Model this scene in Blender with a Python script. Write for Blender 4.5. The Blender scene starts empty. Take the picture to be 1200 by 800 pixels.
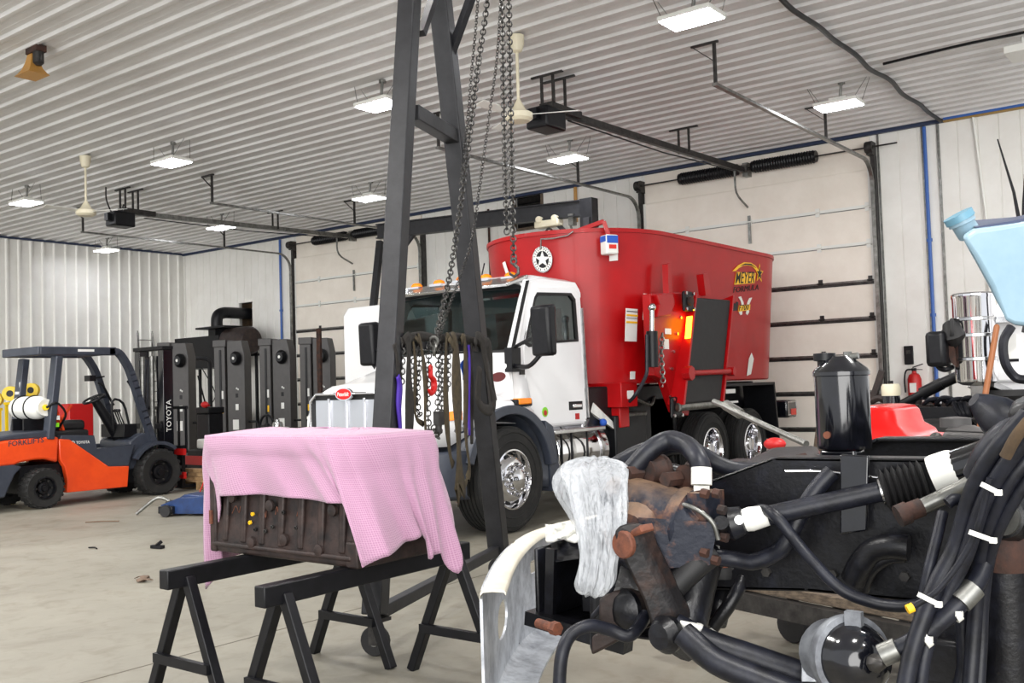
import bpy, bmesh, math, random
from mathutils import Vector, Matrix
random.seed(7)
C = bpy.context.scene.collection
V = Vector
# ------------------------------------------------------------------ camera
FOC, YAW, PIT, ROL = 1163.85, 0.654964, 0.0447558, -0.0308123
EYE = V((0, 0, 1.5))
FW = V((-math.sin(YAW)*math.cos(PIT), math.cos(YAW)*math.cos(PIT), math.sin(PIT)))
_r = V((math.cos(YAW), math.sin(YAW), 0)); _u = _r.cross(FW)
RT = _r*math.cos(ROL)+_u*math.sin(ROL); UP = -_r*math.sin(ROL)+_u*math.cos(ROL)
def ray(x, y): return FW + RT*((x-600)/FOC) - UP*((y-400)/FOC)
def at(x, y, d): return EYE + ray(x, y)*d                 # a point measured in the photograph at a known distance
def onX(x, y, v): r = ray(x, y); return EYE + r*(v/r.x)   # ... on the plane X = v
def onY(x, y, v): r = ray(x, y); return EYE + r*(v/r.y)
def onZ(x, y, v): r = ray(x, y); return EYE + r*((v-EYE.z)/r.z)
cam = bpy.data.cameras.new('camera'); camo = bpy.data.objects.new('camera', cam); C.objects.link(camo)
cam.sensor_width = 36; cam.lens = FOC/1200*36; cam.clip_end = 200; cam.clip_start = .05
M3 = Matrix((RT, UP, -FW)).transposed()
camo.matrix_world = Matrix.Translation(EYE) @ M3.to_4x4()
bpy.context.scene.camera = camo

# ------------------------------------------------------------------ materials
MATS = {}
def mat(name, col, rough=.5, metal=0, noise=0, nscale=8, col2=None, bump=0, bscale=60, emit=None, es=0, trans=0, coat=0, spec=.5, alpha=1, lo=.35, hi=.65, stretch=None, ndetail=6, bdist=.005):
    m = bpy.data.materials.new(name); m.use_nodes = True
    nt = m.node_tree; b = nt.nodes['Principled BSDF']
    def srgb(c): return tuple(((x/255)/12.92 if x/255 <= .04045 else ((x/255+.055)/1.055)**2.4) for x in c)+(1,)
    c1 = srgb(col)
    b.inputs['Base Color'].default_value = c1
    b.inputs['Roughness'].default_value = rough; b.inputs['Metallic'].default_value = metal
    b.inputs['Specular IOR Level'].default_value = spec
    b.inputs['Transmission Weight'].default_value = trans
    b.inputs['Coat Weight'].default_value = coat; b.inputs['Coat Roughness'].default_value = .08
    b.inputs['Alpha'].default_value = alpha
    if emit: b.inputs['Emission Color'].default_value = srgb(emit); b.inputs['Emission Strength'].default_value = es
    tc = nt.nodes.new('ShaderNodeTexCoord'); src = tc.outputs['Object']
    if stretch:
        mp = nt.nodes.new('ShaderNodeMapping'); mp.inputs['Scale'].default_value = stretch
        nt.links.new(src, mp.inputs['Vector']); src = mp.outputs['Vector']
    if col2 is not None:
        n = nt.nodes.new('ShaderNodeTexNoise'); n.inputs['Scale'].default_value = nscale; n.inputs['Detail'].default_value = ndetail; n.inputs['Roughness'].default_value = .65
        nt.links.new(src, n.inputs['Vector'])
        r = nt.nodes.new('ShaderNodeValToRGB'); r.color_ramp.elements[0].position = lo; r.color_ramp.elements[1].position = hi
        r.color_ramp.elements[0].color = c1; r.color_ramp.elements[1].color = srgb(col2)
        nt.links.new(n.outputs['Fac'], r.inputs['Fac']); nt.links.new(r.outputs['Color'], b.inputs['Base Color'])
    if bump:
        n = nt.nodes.new('ShaderNodeTexNoise'); n.inputs['Scale'].default_value = bscale; n.inputs['Detail'].default_value = 5
        nt.links.new(src, n.inputs['Vector'])
        bp = nt.nodes.new('ShaderNodeBump'); bp.inputs['Strength'].default_value = bump; bp.inputs['Distance'].default_value = bdist
        nt.links.new(n.outputs['Fac'], bp.inputs['Height']); nt.links.new(bp.outputs['Normal'], b.inputs['Normal'])
    MATS[name] = m
    return m
K = {}
K['steel_white'] = mat('white_ribbed_steel', (240,239,234), .4, 0, col2=(232,230,224), nscale=1.5, spec=.4)
K['ceil'] = mat('ceiling_steel', (226,225,224), .42, 0, col2=(212,210,208), nscale=.8, spec=.4)
K['door'] = mat('door_panel_cream', (240,233,222), .55, 0, col2=(232,224,212), nscale=2, spec=.3)
K['galv'] = mat('galvanised_steel', (150,150,146), .38, .85, col2=(110,110,106), nscale=12)
K['darksteel'] = mat('dark_track_steel', (74,72,70), .45, .6, col2=(48,46,46), nscale=14)
K['navy'] = mat('navy_painted_trim', (40,52,80), .5)
K['bluepipe'] = mat('blue_air_line', (52,96,170), .4)
K['black'] = mat('black_paint', (11,12,15), .4, 0, col2=(20,20,24), nscale=20, spec=.3)
K['blackgloss'] = mat('glossy_black_paint', (10,11,15), .14, 0, col2=(18,19,26), nscale=30, coat=.5)
K['blacksteel'] = mat('worn_black_steel', (18,19,23), .5, 0, col2=(34,34,38), nscale=9, bump=.15, bscale=40)
K['chassis'] = mat('greasy_chassis_black', (12,12,16), .36, 0, col2=(30,32,42), nscale=16, bump=.25, bscale=70, lo=.5, hi=.85, spec=.4)
K['rubber'] = mat('black_rubber', (18,18,20), .62, 0, col2=(28,27,28), nscale=12)
K['tire'] = mat('tire_rubber', (20,20,20), .75, 0, col2=(46,43,40), nscale=9, bump=.2, bscale=30, lo=.5, hi=.9)
K['hose'] = mat('black_hose', (14,15,21), .42, 0, col2=(30,32,42), nscale=18, bump=.12, bscale=90, spec=.35)
K['chain'] = mat('chain_steel', (58,58,60), .36, .75, col2=(92,90,86), nscale=30)
K['chrome'] = mat('polished_chrome', (225,225,228), .08, 1)
K['alum'] = mat('polished_aluminium', (206,206,206), .2, 1, col2=(170,170,172), nscale=8)
K['white'] = mat('white_truck_paint', (243,243,244), .22, 0, coat=.4)
K['red'] = mat('red_mixer_paint', (172,8,14), .36, 0, col2=(158,7,12), nscale=2, coat=.08, spec=.3)
K['redgloss'] = mat('bright_red_gloss', (206,14,12), .22, 0, coat=.15, spec=.4)
K['redplastic'] = mat('red_plastic', (190,24,24), .4)
K['orange'] = mat('orange_forklift_paint', (232,78,26), .32, 0, col2=(216,66,22), nscale=3, coat=.2)
K['frk'] = mat('forklift_charcoal', (48,53,64), .42, 0, col2=(58,63,74), nscale=6)
K['seat'] = mat('black_vinyl', (20,20,22), .5)
K['glassdark'] = mat('cab_glass', (128,144,144), .03, 0, trans=1, spec=.6)
K['amber'] = mat('amber_lens', (255,140,10), .25)
K['amberlit'] = mat('lit_amber_lamp', (255,180,30), .3, emit=(255,190,40), es=4)
K['led'] = mat('led_panel', (255,255,255), .5, emit=(246,248,255), es=34)
K['white_plastic'] = mat('white_plastic', (228,228,222), .45)
K['cream'] = mat('cream_enamel', (222,214,188), .45)
K['paper'] = mat('paper_label', (232,232,228), .7)
K['yellow'] = mat('yellow_paint', (240,205,20), .4)
K['yellowtxt'] = mat('yellow_decal', (245,190,30), .5)
K['liftgrey'] = mat('lift_charcoal', (70,68,68), .5, 0, col2=(78,76,75), nscale=4)
K['tanbrown'] = mat('tan_horn_plastic', (190,140,70), .45)
K['rust'] = mat('rusty_iron', (74,44,32), .8, 0, col2=(36,28,26), nscale=14, bump=.2, bscale=120)
K['rustbright'] = mat('bright_rust', (122,70,48), .75, 0, col2=(80,46,34), nscale=30, bump=.3)
K['cast'] = mat('dark_cast_iron', (30,25,25), .55, .2, col2=(58,44,40), nscale=12, bump=.5, bscale=35)
K['gear'] = mat('rusted_steering_gear_iron', (30,34,46), .5, .25, col2=(132,88,60), nscale=6.5, bump=.5, bscale=40, lo=.48, hi=.66)
K['arm'] = mat('worn_black_forging', (20,18,20), .5, .2, col2=(70,48,38), nscale=11, bump=.6, bscale=45, lo=.45, hi=.8)
K['offwhite_metal'] = mat('scuffed_aluminium', (196,200,206), .4, .55, col2=(120,124,132), nscale=14, bump=.1, lo=.42, hi=.75)
K['creamflange'] = mat('cream_bumper_flange', (226,220,204), .5, 0, col2=(206,200,184), nscale=9)
K['tape'] = mat('white_tape', (228,228,222), .6)
K['wood'] = mat('weathered_board', (112,98,82), .8, 0, col2=(70,60,50), nscale=10, stretch=(1,8,8), bump=.3)
K['palletwood'] = mat('pallet_wood', (182,150,108), .8, 0, col2=(130,100,68), nscale=9)
K['broom'] = mat('varnished_handle', (140,84,44), .45)
K['bluetank'] = mat('pale_blue_plastic', (140,166,180), .38, 0, col2=(126,154,170), nscale=5, spec=.4)
K['bluecap'] = mat('blue_cap_plastic', (96,140,160), .4)
K['jackblue'] = mat('blue_jack_paint', (28,56,104), .35, 0, col2=(20,40,78), nscale=10)
K['strapolive'] = mat('worn_olive_webbing', (76,66,46), .85, 0, col2=(54,46,34), nscale=20)
K['strapblack'] = mat('black_webbing', (30,28,26), .85, 0, col2=(44,40,36), nscale=24)
K['maroon'] = mat('maroon_emblem', (104,12,22), .3)
K['purple'] = mat('purple_sling', (66,36,150), .7)
K['bluesling'] = mat('blue_webbing', (36,84,180), .7)
K['green'] = mat('green_liquid', (130,215,40), .3)
K['leaf'] = mat('brown_leaf', (108,90,76), .85)
K['greygrille'] = mat('silver_grille_mesh', (180,184,190), .3, .7)
K['dial'] = mat('dark_interior', (22,22,24), .6)
K['tailred'] = mat('red_reflector', (210,40,20), .3)
K['tan'] = mat('tan_cardboard', (204,176,136), .8)
K['brake'] = mat('grey_cast_chamber', (150,154,160), .45, .4, col2=(92,94,100), nscale=10, bump=.15)

gm = K['gear']; nt = gm.node_tree; bs = nt.nodes['Principled BSDF']
rp = [n for n in nt.nodes if n.type == 'VALTORGB'][0]; ge = nt.nodes.new('ShaderNodeNewGeometry'); sx = nt.nodes.new('ShaderNodeSeparateXYZ'); nt.links.new(ge.outputs['Normal'], sx.inputs[0])
ns = [n for n in nt.nodes if n.type == 'TEX_NOISE'][0]; ad = nt.nodes.new('ShaderNodeMath'); ad.operation = 'MULTIPLY_ADD'; ad.inputs[1].default_value = 1.6; ad.inputs[2].default_value = -.8
nt.links.new(ns.outputs['Fac'], ad.inputs[0]); a2 = nt.nodes.new('ShaderNodeMath'); nt.links.new(ad.outputs[0], a2.inputs[0]); nt.links.new(sx.outputs['Z'], a2.inputs[1])
mr = nt.nodes.new('ShaderNodeMapRange'); mr.inputs['From Min'].default_value = .45; mr.inputs['From Max'].default_value = 1.05; nt.links.new(a2.outputs[0], mr.inputs['Value'])
mxr = nt.nodes.new('ShaderNodeMix'); mxr.data_type = 'RGBA'; mxr.inputs['B'].default_value = (.22,.14,.09,1); nt.links.new(mr.outputs['Result'], mxr.inputs['Factor']); nt.links.new(rp.outputs['Color'], mxr.inputs['A']); nt.links.new(mxr.outputs['Result'], bs.inputs['Base Color'])
# ------------------------------------------------------------------ mesh builder
def basis(d, up=V((0, 0, 1))):
    d = V(d).normalized()
    if abs(d.dot(up)) > .98: up = V((0, 1, 0)) if abs(d.y) < .9 else V((1, 0, 0))
    a = d.cross(up).normalized(); return a, a.cross(d).normalized(), d
def smoothpath(pts, n=6):
    pts = [V(p) for p in pts]
    if len(pts) < 3: return pts
    out = []
    q = [pts[0]*2-pts[1]]+pts+[pts[-1]*2-pts[-2]]
    for i in range(1, len(q)-2):
        a, b, c, d = q[i-1:i+3]
        for k in range(n):
            t = k/n
            out.append(.5*((2*b)+(c-a)*t+(2*a-5*b+4*c-d)*t*t+(3*b-a-3*c+d)*t**3))
    out.append(pts[-1]); return out
class MB:
    def __init__(s): s.v = []; s.f = []; s.mi = []; s.cur = 0
    def add(s, vs, fs):
        o = len(s.v); s.v += [V(p) for p in vs]
        for f in fs: s.f.append([i+o for i in f]); s.mi.append(s.cur)
        return s
    def use(s, i): s.cur = i; return s
    def hexa(s, p): return s.add(p, [(0,3,2,1),(4,5,6,7),(0,1,5,4),(1,2,6,5),(2,3,7,6),(3,0,4,7)])
    def box(s, x0, x1, y0, y1, z0, z1): return s.hexa([(x0,y0,z0),(x1,y0,z0),(x1,y1,z0),(x0,y1,z0),(x0,y0,z1),(x1,y0,z1),(x1,y1,z1),(x0,y1,z1)])
    def cbox(s, c, sz, R=None):
        c = V(c); h = [x/2 for x in sz]; R = R or Matrix.Identity(3)
        return s.hexa([c+R@V((a*h[0],b*h[1],d*h[2])) for d in (-1,1) for a,b in ((-1,-1),(1,-1),(1,1),(-1,1))])
    def bar(s, p, q, w, h=None, up=V((0,0,1))):
        p, q = V(p), V(q); h = h or w; a, b, d = basis(q-p, up)
        return s.hexa([e+a*(i*w/2)+b*(j*h/2) for e in (p, q) for i, j in ((-1,-1),(1,-1),(1,1),(-1,1))])
    def prism(s, poly, ext):
        poly = [V(p) for p in poly]; n = len(poly); e = V(ext)
        return s.add(poly+[p+e for p in poly], [tuple(range(n))[::-1], tuple(range(n, 2*n))]+[(i, (i+1)%n, n+(i+1)%n, n+i) for i in range(n)])
    def loft(s, rings, caps=True, closed=True):
        n = len(rings[0]); vs = [p for r in rings for p in r]; fs = []
        for k in range(len(rings)-1):
            for i in range(n if closed else n-1):
                j = (i+1) % n; fs.append((k*n+i, k*n+j, (k+1)*n+j, (k+1)*n+i))
        if caps: fs += [tuple(range(n))[::-1], tuple(range((len(rings)-1)*n, len(rings)*n))]
        return s.add(vs, fs)
    def tube(s, pts, r, n=8, smooth=0, caps=True):
        pts = smoothpath(pts, smooth) if smooth else [V(p) for p in pts]
        m = len(pts); rings = []; a = None
        for i, p in enumerate(pts):
            d = (pts[min(i+1, m-1)]-pts[max(i-1, 0)])
            if d.length < 1e-9: d = V((0,0,1))
            d.normalize()
            if a is None: a, b, _ = basis(d)
            else: a = (a-d*a.dot(d)).normalized(); b = a.cross(d)
            if isinstance(r, (list, tuple)):
                u = i/(m-1)*(len(r)-1); k0 = min(int(u), len(r)-2); rr = r[k0]+(r[k0+1]-r[k0])*(u-k0)
            else: rr = r(i/(m-1)) if callable(r) else r
            rings.append([p+(a*math.cos(t)+b*math.sin(t))*rr for t in [2*math.pi*k/n for k in range(n)]])
        return s.loft(rings, caps)
    def cyl(s, p, q, r, r2=None, n=16): return s.tube([p, q], [r, r if r2 is None else r2], n)
    def lathe(s, o, axis, prof, n=24):   # prof: list of (radius, along)
        o = V(o); a, b, d = basis(axis); rings = []
        for r, h in prof: rings.append([o+d*h+(a*math.cos(t)+b*math.sin(t))*max(r, .0004) for t in [2*math.pi*k/n for k in range(n)]])
        hole = prof[0][0] > .0215 and prof[-1][0] > .0215
        if hole: rings.append([V(p) for p in rings[0]])
        return s.loft(rings, not hole)
    def sphere(s, c, r, n=12, m=8):
        c = V(c); r = V((r, r, r)) if not hasattr(r, '__len__') else V(r); rings = []
        for i in range(m+1):
            t = math.pi*i/m; rr = max(math.sin(t), .01)
            rings.append([c+V((r.x*rr*math.cos(2*math.pi*k/n), r.y*rr*math.sin(2*math.pi*k/n), -r.z*math.cos(t))) for k in range(n)])
        return s.loft(rings)
    def torus(s, c, axis, R, r, n=24, m=8):
        c = V(c); a, b, d = basis(axis); vs = []; fs = []
        for i in range(n):
            t = 2*math.pi*i/n; e = a*math.cos(t)+b*math.sin(t)
            for j in range(m):
                u = 2*math.pi*j/m; vs.append(c+e*(R+r*math.cos(u))+d*(r*math.sin(u)))
        for i in range(n):
            for j in range(m): fs.append((i*m+j, ((i+1)%n)*m+j, ((i+1)%n)*m+(j+1)%m, i*m+(j+1)%m))
        return s.add(vs, fs)
    def ring(s, outer, inner, ext):      # panel with an opening; outer and inner have as many points
        o = [V(p) for p in outer]; i = [V(p) for p in inner]; n = len(o); e = V(ext)
        vs = o+i+[p+e for p in o]+[p+e for p in i]; fs = []
        for k in range(n):
            j = (k+1) % n
            fs += [(k, j, n+j, n+k), (2*n+k, 3*n+k, 3*n+j, 2*n+j), (k, 2*n+k, 2*n+j, j), (n+k, n+j, 3*n+j, 3*n+k)]
        return s.add(vs, fs)
    def grid(s, P):
        h = len(P); w = len(P[0])
        return s.add([p for r in P for p in r], [(i*w+j, i*w+j+1, (i+1)*w+j+1, (i+1)*w+j) for i in range(h-1) for j in range(w-1)])
    def bolt(s, p, axis, r=.012, h=.01): return s.cyl(V(p), V(p)+V(axis).normalized()*h, r, n=6)
    def link(s, c, d, side, L, W, r, n=10, m=5):
        c = V(c); d = V(d).normalized(); side = (V(side)-d*V(side).dot(d)).normalized(); nn = d.cross(side)
        a = (L-W)/2; R = (W-2*r)/2+0; vs = []; fs = []
        for i in range(n):
            t = 2*math.pi*i/n; e = d*math.sin(t)+side*math.cos(t)
            o = c+d*(a if math.sin(t) > 1e-6 else (-a if math.sin(t) < -1e-6 else 0))
            for j in range(m):
                u = 2*math.pi*j/m; vs.append(o+e*(R+r+r*math.cos(u))+nn*(r*math.sin(u)))
        for i in range(n):
            for j in range(m): fs.append((i*m+j, ((i+1)%n)*m+j, ((i+1)%n)*m+(j+1)%m, i*m+(j+1)%m))
        return s.add(vs, fs)
    def chain(s, pts, pitch=.03, W=.034, r=.005, smooth=6, n=10):
        pts = smoothpath(pts, smooth); L = pitch+2*r; acc = 0; k = 0; want = 0
        for i in range(len(pts)-1):
            a, b = pts[i], pts[i+1]; l = (b-a).length
            while want <= acc+l and l > 0:
                p = a+(b-a)*((want-acc)/l); d = b-a; x, y, _ = basis(d)
                q = x+y if k % 2 else x-y
                s.link(p, d, q, L, W, r, n); k += 1; want += pitch
            acc += l
        return s
OFF = {}
def tagp(o, label=None, cat=None, group=None, kind=None):
    for k, v in (('label', label), ('category', cat), ('group', group), ('kind', kind)):
        if v: o[k] = v
    return o
def thing(name, label, cat, loc=(0,0,0), group=None):
    o = bpy.data.objects.new(name, None); C.objects.link(o); o.location = loc; o.empty_display_size = .2
    OFF[o.name] = V(loc); return tagp(o, label, cat, group)
def build(b, name, mats, parent=None, smooth=35, bevel=0, label=None, cat=None, group=None, kind=None, local=False, solid=0, subd=0):
    if not isinstance(mats, (list, tuple)): mats = [mats]
    vs = b.v
    if parent is not None:
        off = V((0,0,0)) if local else OFF[parent.name]
        vs = [p-off for p in vs]; base = None
    else:
        x = [p.x for p in vs]; y = [p.y for p in vs]
        base = V(((min(x)+max(x))/2, (min(y)+max(y))/2, min(p.z for p in vs)))
        vs = [p-base for p in vs]
    me = bpy.data.meshes.new(name); me.from_pydata([tuple(p) for p in vs], [], b.f)
    for m in mats: me.materials.append(K[m] if isinstance(m, str) else m)
    for p, i in zip(me.polygons, b.mi): p.material_index = i
    bm = bmesh.new(); bm.from_mesh(me); bmesh.ops.recalc_face_normals(bm, faces=bm.faces); bm.to_mesh(me); bm.free()
    if smooth:
        me.polygons.foreach_set('use_smooth', [True]*len(me.polygons))
        me.set_sharp_from_angle(angle=math.radians(smooth))
    o = bpy.data.objects.new(name, me); C.objects.link(o)
    if parent is not None: o.parent = parent; OFF[o.name] = V((0,0,0)) if local else OFF[parent.name]
    else: o.location = base; OFF[o.name] = base
    if solid:
        md = o.modifiers.new('thick', 'SOLIDIFY'); md.thickness = solid; md.offset = 0
    if subd:
        md = o.modifiers.new('sub', 'SUBSURF'); md.levels = subd; md.render_levels = subd
    if bevel:
        md = o.modifiers.new('bevel', 'BEVEL'); md.width = bevel; md.segments = 2; md.limit_method = 'ANGLE'; md.angle_limit = math.radians(40)
        md.harden_normals = False
    return tagp(o, label, cat, group, kind)
def lettering(s, parent, o, xdir, ydir, h, m, depth=.002, w=None, name='lettering', shear=0, fit=None):
    # raised lettering as a mesh; o = lower left corner, xdir and ydir unit vectors in world space
    cu = bpy.data.curves.new('t', 'FONT'); cu.body = s; cu.size = 1; cu.extrude = .5; cu.shear = shear; cu.offset = (w or 0); cu.resolution_u = 2
    ob = bpy.data.objects.new('t', cu); C.objects.link(ob)
    dg = bpy.context.evaluated_depsgraph_get(); me = bpy.data.meshes.new_from_object(ob.evaluated_get(dg))
    xd, yd = V(xdir).normalized(), V(ydir).normalized(); nd = xd.cross(yd)
    xs = [v.co.x for v in me.vertices]; ys = [v.co.y for v in me.vertices]; x0 = min(xs); W = max(xs)-x0; y0 = min(ys); H = max(ys)-y0
    sx = (fit/W) if fit else h/H
    b = MB(); b.add([V(o)+xd*((v.co.x-x0)*sx)+yd*((v.co.y-y0)*h/H)+nd*(v.co.z*depth) for v in me.vertices], [tuple(p.vertices) for p in me.polygons])
    bpy.data.objects.remove(ob); bpy.data.curves.remove(cu); bpy.data.meshes.remove(me)
    return build(b, name, m, parent, smooth=0)
def copy_tree(o, parent=None):
    c = o.copy(); C.objects.link(c); c.parent = parent
    OFF[c.name] = OFF.get(o.name, V((0,0,0)))
    for ch in [x for x in bpy.data.objects if x.parent == o]: copy_tree(ch, c)
    return c
def star(c, xd, yd, R, r, n=5):
    return [V(c)+V(xd)*(math.sin(math.pi*k/n)*(R if k % 2 == 0 else r))+V(yd)*(math.cos(math.pi*k/n)*(R if k % 2 == 0 else r)) for k in range(2*n)]
# ------------------------------------------------------------------ room shell
H, XL, YB = 5.56, -24.5, 16.7
XR, YF = 4.0, -4.0
def struct(b, name, m, parent=None, **k): return build(b, name, m, parent, kind='structure' if parent is None else None, **k)
# floor: trowelled concrete with stains
fm = bpy.data.materials.new('stained_concrete'); fm.use_nodes = True; nt = fm.node_tree; bs = nt.nodes['Principled BSDF']
tc = nt.nodes.new('ShaderNodeTexCoord')
def noise(scale, detail, dist=0, st=None):
    n = nt.nodes.new('ShaderNodeTexNoise'); n.inputs['Scale'].default_value = scale; n.inputs['Detail'].default_value = detail; n.inputs['Distortion'].default_value = dist; n.inputs['Roughness'].default_value = .6
    src = tc.outputs['Object']
    if st:
        mp = nt.nodes.new('ShaderNodeMapping'); mp.inputs['Scale'].default_value = st; nt.links.new(src, mp.inputs['Vector']); src = mp.outputs['Vector']
    nt.links.new(src, n.inputs['Vector']); return n.outputs['Fac']
def ramp(src, p0, p1, c0, c1):
    r = nt.nodes.new('ShaderNodeValToRGB'); r.color_ramp.elements[0].position = p0; r.color_ramp.elements[1].position = p1
    r.color_ramp.elements[0].color = c0+(1,); r.color_ramp.elements[1].color = c1+(1,); nt.links.new(src, r.inputs['Fac']); return r.outputs['Color']
def mul(a, b, f=1):
    m = nt.nodes.new('ShaderNodeMix'); m.data_type = 'RGBA'; m.blend_type = 'MULTIPLY'; m.inputs['Factor'].default_value = f
    nt.links.new(a, m.inputs['A']); nt.links.new(b, m.inputs['B']); return m.outputs['Result']
base = ramp(noise(.45, 8, .4), .3, .7, (.198,.184,.148), (.287,.270,.223))
st1 = ramp(noise(1.1, 9, 1.2), .28, .46, (.55,.50,.44), (1,1,1))
st2 = ramp(noise(6, 10, .6), .3, .5, (.78,.75,.7), (1,1,1))
st3 = ramp(noise(2.2, 6, 2, (1, .25, 1)), .3, .42, (.8,.78,.74), (1,1,1))
col = mul(mul(mul(base, st1, .6), st2, .8), st3, .7)
nt.links.new(col, bs.inputs['Base Color'])
rg = nt.nodes.new('ShaderNodeMapRange'); rg.inputs['To Min'].default_value = .38; rg.inputs['To Max'].default_value = .7
nt.links.new(noise(1.5, 6), rg.inputs['Value']); nt.links.new(rg.outputs['Result'], bs.inputs['Roughness'])
bp = nt.nodes.new('ShaderNodeBump'); bp.inputs['Strength'].default_value = .12; bp.inputs['Distance'].default_value = .01
nt.links.new(noise(25, 6), bp.inputs['Height']); nt.links.new(bp.outputs['Normal'], bs.inputs['Normal'])
struct(MB().box(XL-.2, XR, YF, YB+.6, -.15, 0), 'floor', fm)
# control joints sawn in the slab
b = MB()
for x in (onZ(95,800,0).x,): b.box(x-.006, x+.006, YF, YB, -.01, .0015)
struct(b, 'trim_7', mat('joint_filler', (104,98,88), .9))

def ribbed(lo, hi, pitch, start, w, d, minor=True):
    # profile of (position, protrusion) along the sheet
    p = [(lo, 0)]; x = start-math.floor((start-lo)/pitch)*pitch
    while x < lo+w: x += pitch
    while x < hi-w:
        if minor:
            for k in (1/3, 2/3):
                m = x-pitch+pitch*k
                if m > lo+.03: p += [(m-.012, 0), (m-.005, .003), (m+.005, .003), (m+.012, 0)]
        p += [(x-w, 0), (x-w*.5, d), (x+w*.5, d), (x+w, 0)]; x += pitch
    p.append((hi, 0)); return p
def sheet(prof, f0, f1):
    b = MB(); b.loft([[f0(a, d) for a, d in prof], [f1(a, d) for a, d in prof]], caps=False, closed=False); return b
pr = ribbed(YF, YB, .3055, 5.26, .036, .034)
b = sheet(pr, lambda a, d: V((XL, a, H-d)), lambda a, d: V((XR, a, H-d))); b.box(XL, XR, YF, YB+.4, H+.005, H+.1)
struct(b, 'ceiling', 'ceil', smooth=0)
pr = ribbed(YF, YB, .3, 11.69, .045, .042, False)
b = sheet(pr, lambda a, d: V((XL+d, a, 0)), lambda a, d: V((XL+d, a, H))); b.box(XL-.1, XL-.005, YF, YB+.1, 0, H)
struct(b, 'wall_left', 'steel_white', smooth=0)
# back wall with two openings (flue hole, louvre hole)
HX0, HX1, HZ0, HZ1 = -22.02, -21.46, 3.3, 3.95
VX0, VX1, VZ0, VZ1 = -12.62, -11.95, 4.82, 5.48
b = MB()
def strip(x0, x1, z0, z1):
    pr = ribbed(x0, x1, .3, x0+((-5.02-x0) % .3), .011, -.016, False)
    b.loft([[V((a, YB-d, z0)) for a, d in pr], [V((a, YB-d, z1)) for a, d in pr]], caps=False, closed=False)
    b.box(x0, x1, YB+.02, YB+.06, z0, z1)
strip(XL, HX0, 0, H); strip(HX0, HX1, 0, HZ0); strip(HX0, HX1, HZ1, H); strip(HX1, VX0, 0, H); strip(VX0, VX1, 0, VZ0); strip(VX0, VX1, VZ1, H); strip(VX1, XR, 0, H)
struct(b, 'wall_back', 'steel_white', smooth=0)
K['pocket'] = mat('dark_wood_pocket', (92,72,48), .8, 0, col2=(50,40,30), nscale=6)
for n, (x0, x1, z0, z1) in ((1, (HX0, HX1, HZ0, HZ1)), (2, (VX0, VX1, VZ0, VZ1))):
    b = MB(); y = YB+.35
    b.box(x0, x1, y, y+.03, z0, z1); b.box(x0-.03, x0, YB+.06, y, z0, z1); b.box(x1, x1+.03, YB+.06, y, z0, z1)
    b.box(x0, x1, YB+.06, y, z0-.03, z0); b.box(x0, x1, YB+.06, y, z1, z1+.03)
    w = struct(b, 'window_%d' % n, 'pocket' if n == 1 else 'dial', smooth=0)
    q = [(x0,z0),(x1,z0),(x1,z1),(x0,z1)]; e = .06 if n == 2 else .03
    struct(MB().ring([(x0-e,YB-.03,z0-e),(x1+e,YB-.03,z0-e),(x1+e,YB-.03,z1+e),(x0-e,YB-.03,z1+e)], [(a,YB-.03,c) for a, c in q], (0,.07,0)), 'window_frame', 'steel_white' if n == 1 else 'wood', w, smooth=0)
    if n == 2:
        b = MB()
        for k in range(5): b.cbox(((x0+x1)/2, YB+.1, z0+.07+k*.13), (x1-x0-.02, .12, .012), Matrix.Rotation(-.7, 3, 'X'))
        struct(b, 'louvre', 'darksteel', w, smooth=0)
# trims along wall tops
struct(MB().box(XL+.03, XL+.1, YF, YB-.1, H-.075, H-.028), 'trim_1', 'navy', smooth=0)
struct(MB().box(XL, -4.0, YB-.09, YB-.02, H-.085, H-.028), 'trim_2', 'navy', smooth=0)
struct(MB().box(-4.0, XR, YB-.09, YB-.02, H-.085, H-.028), 'trim_3', mat('ochre_trim', (168,134,70), .6), smooth=0)
struct(MB().box(-4.36, -4.3, YB-.03, YB-.014, 0, H-.09).box(-4.12, -4.08, YB-.03, YB-.014, 0, H-.09).box(-5.06, -5.03, YB-.03, YB-.014, 0, H-.09), 'trim_4', 'galv', smooth=0)
struct(MB().box(XL+.02, XL+.05, YB-.06, YB-.005, 0, H-.1), 'trim_5', 'steel_white', smooth=0)
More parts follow.
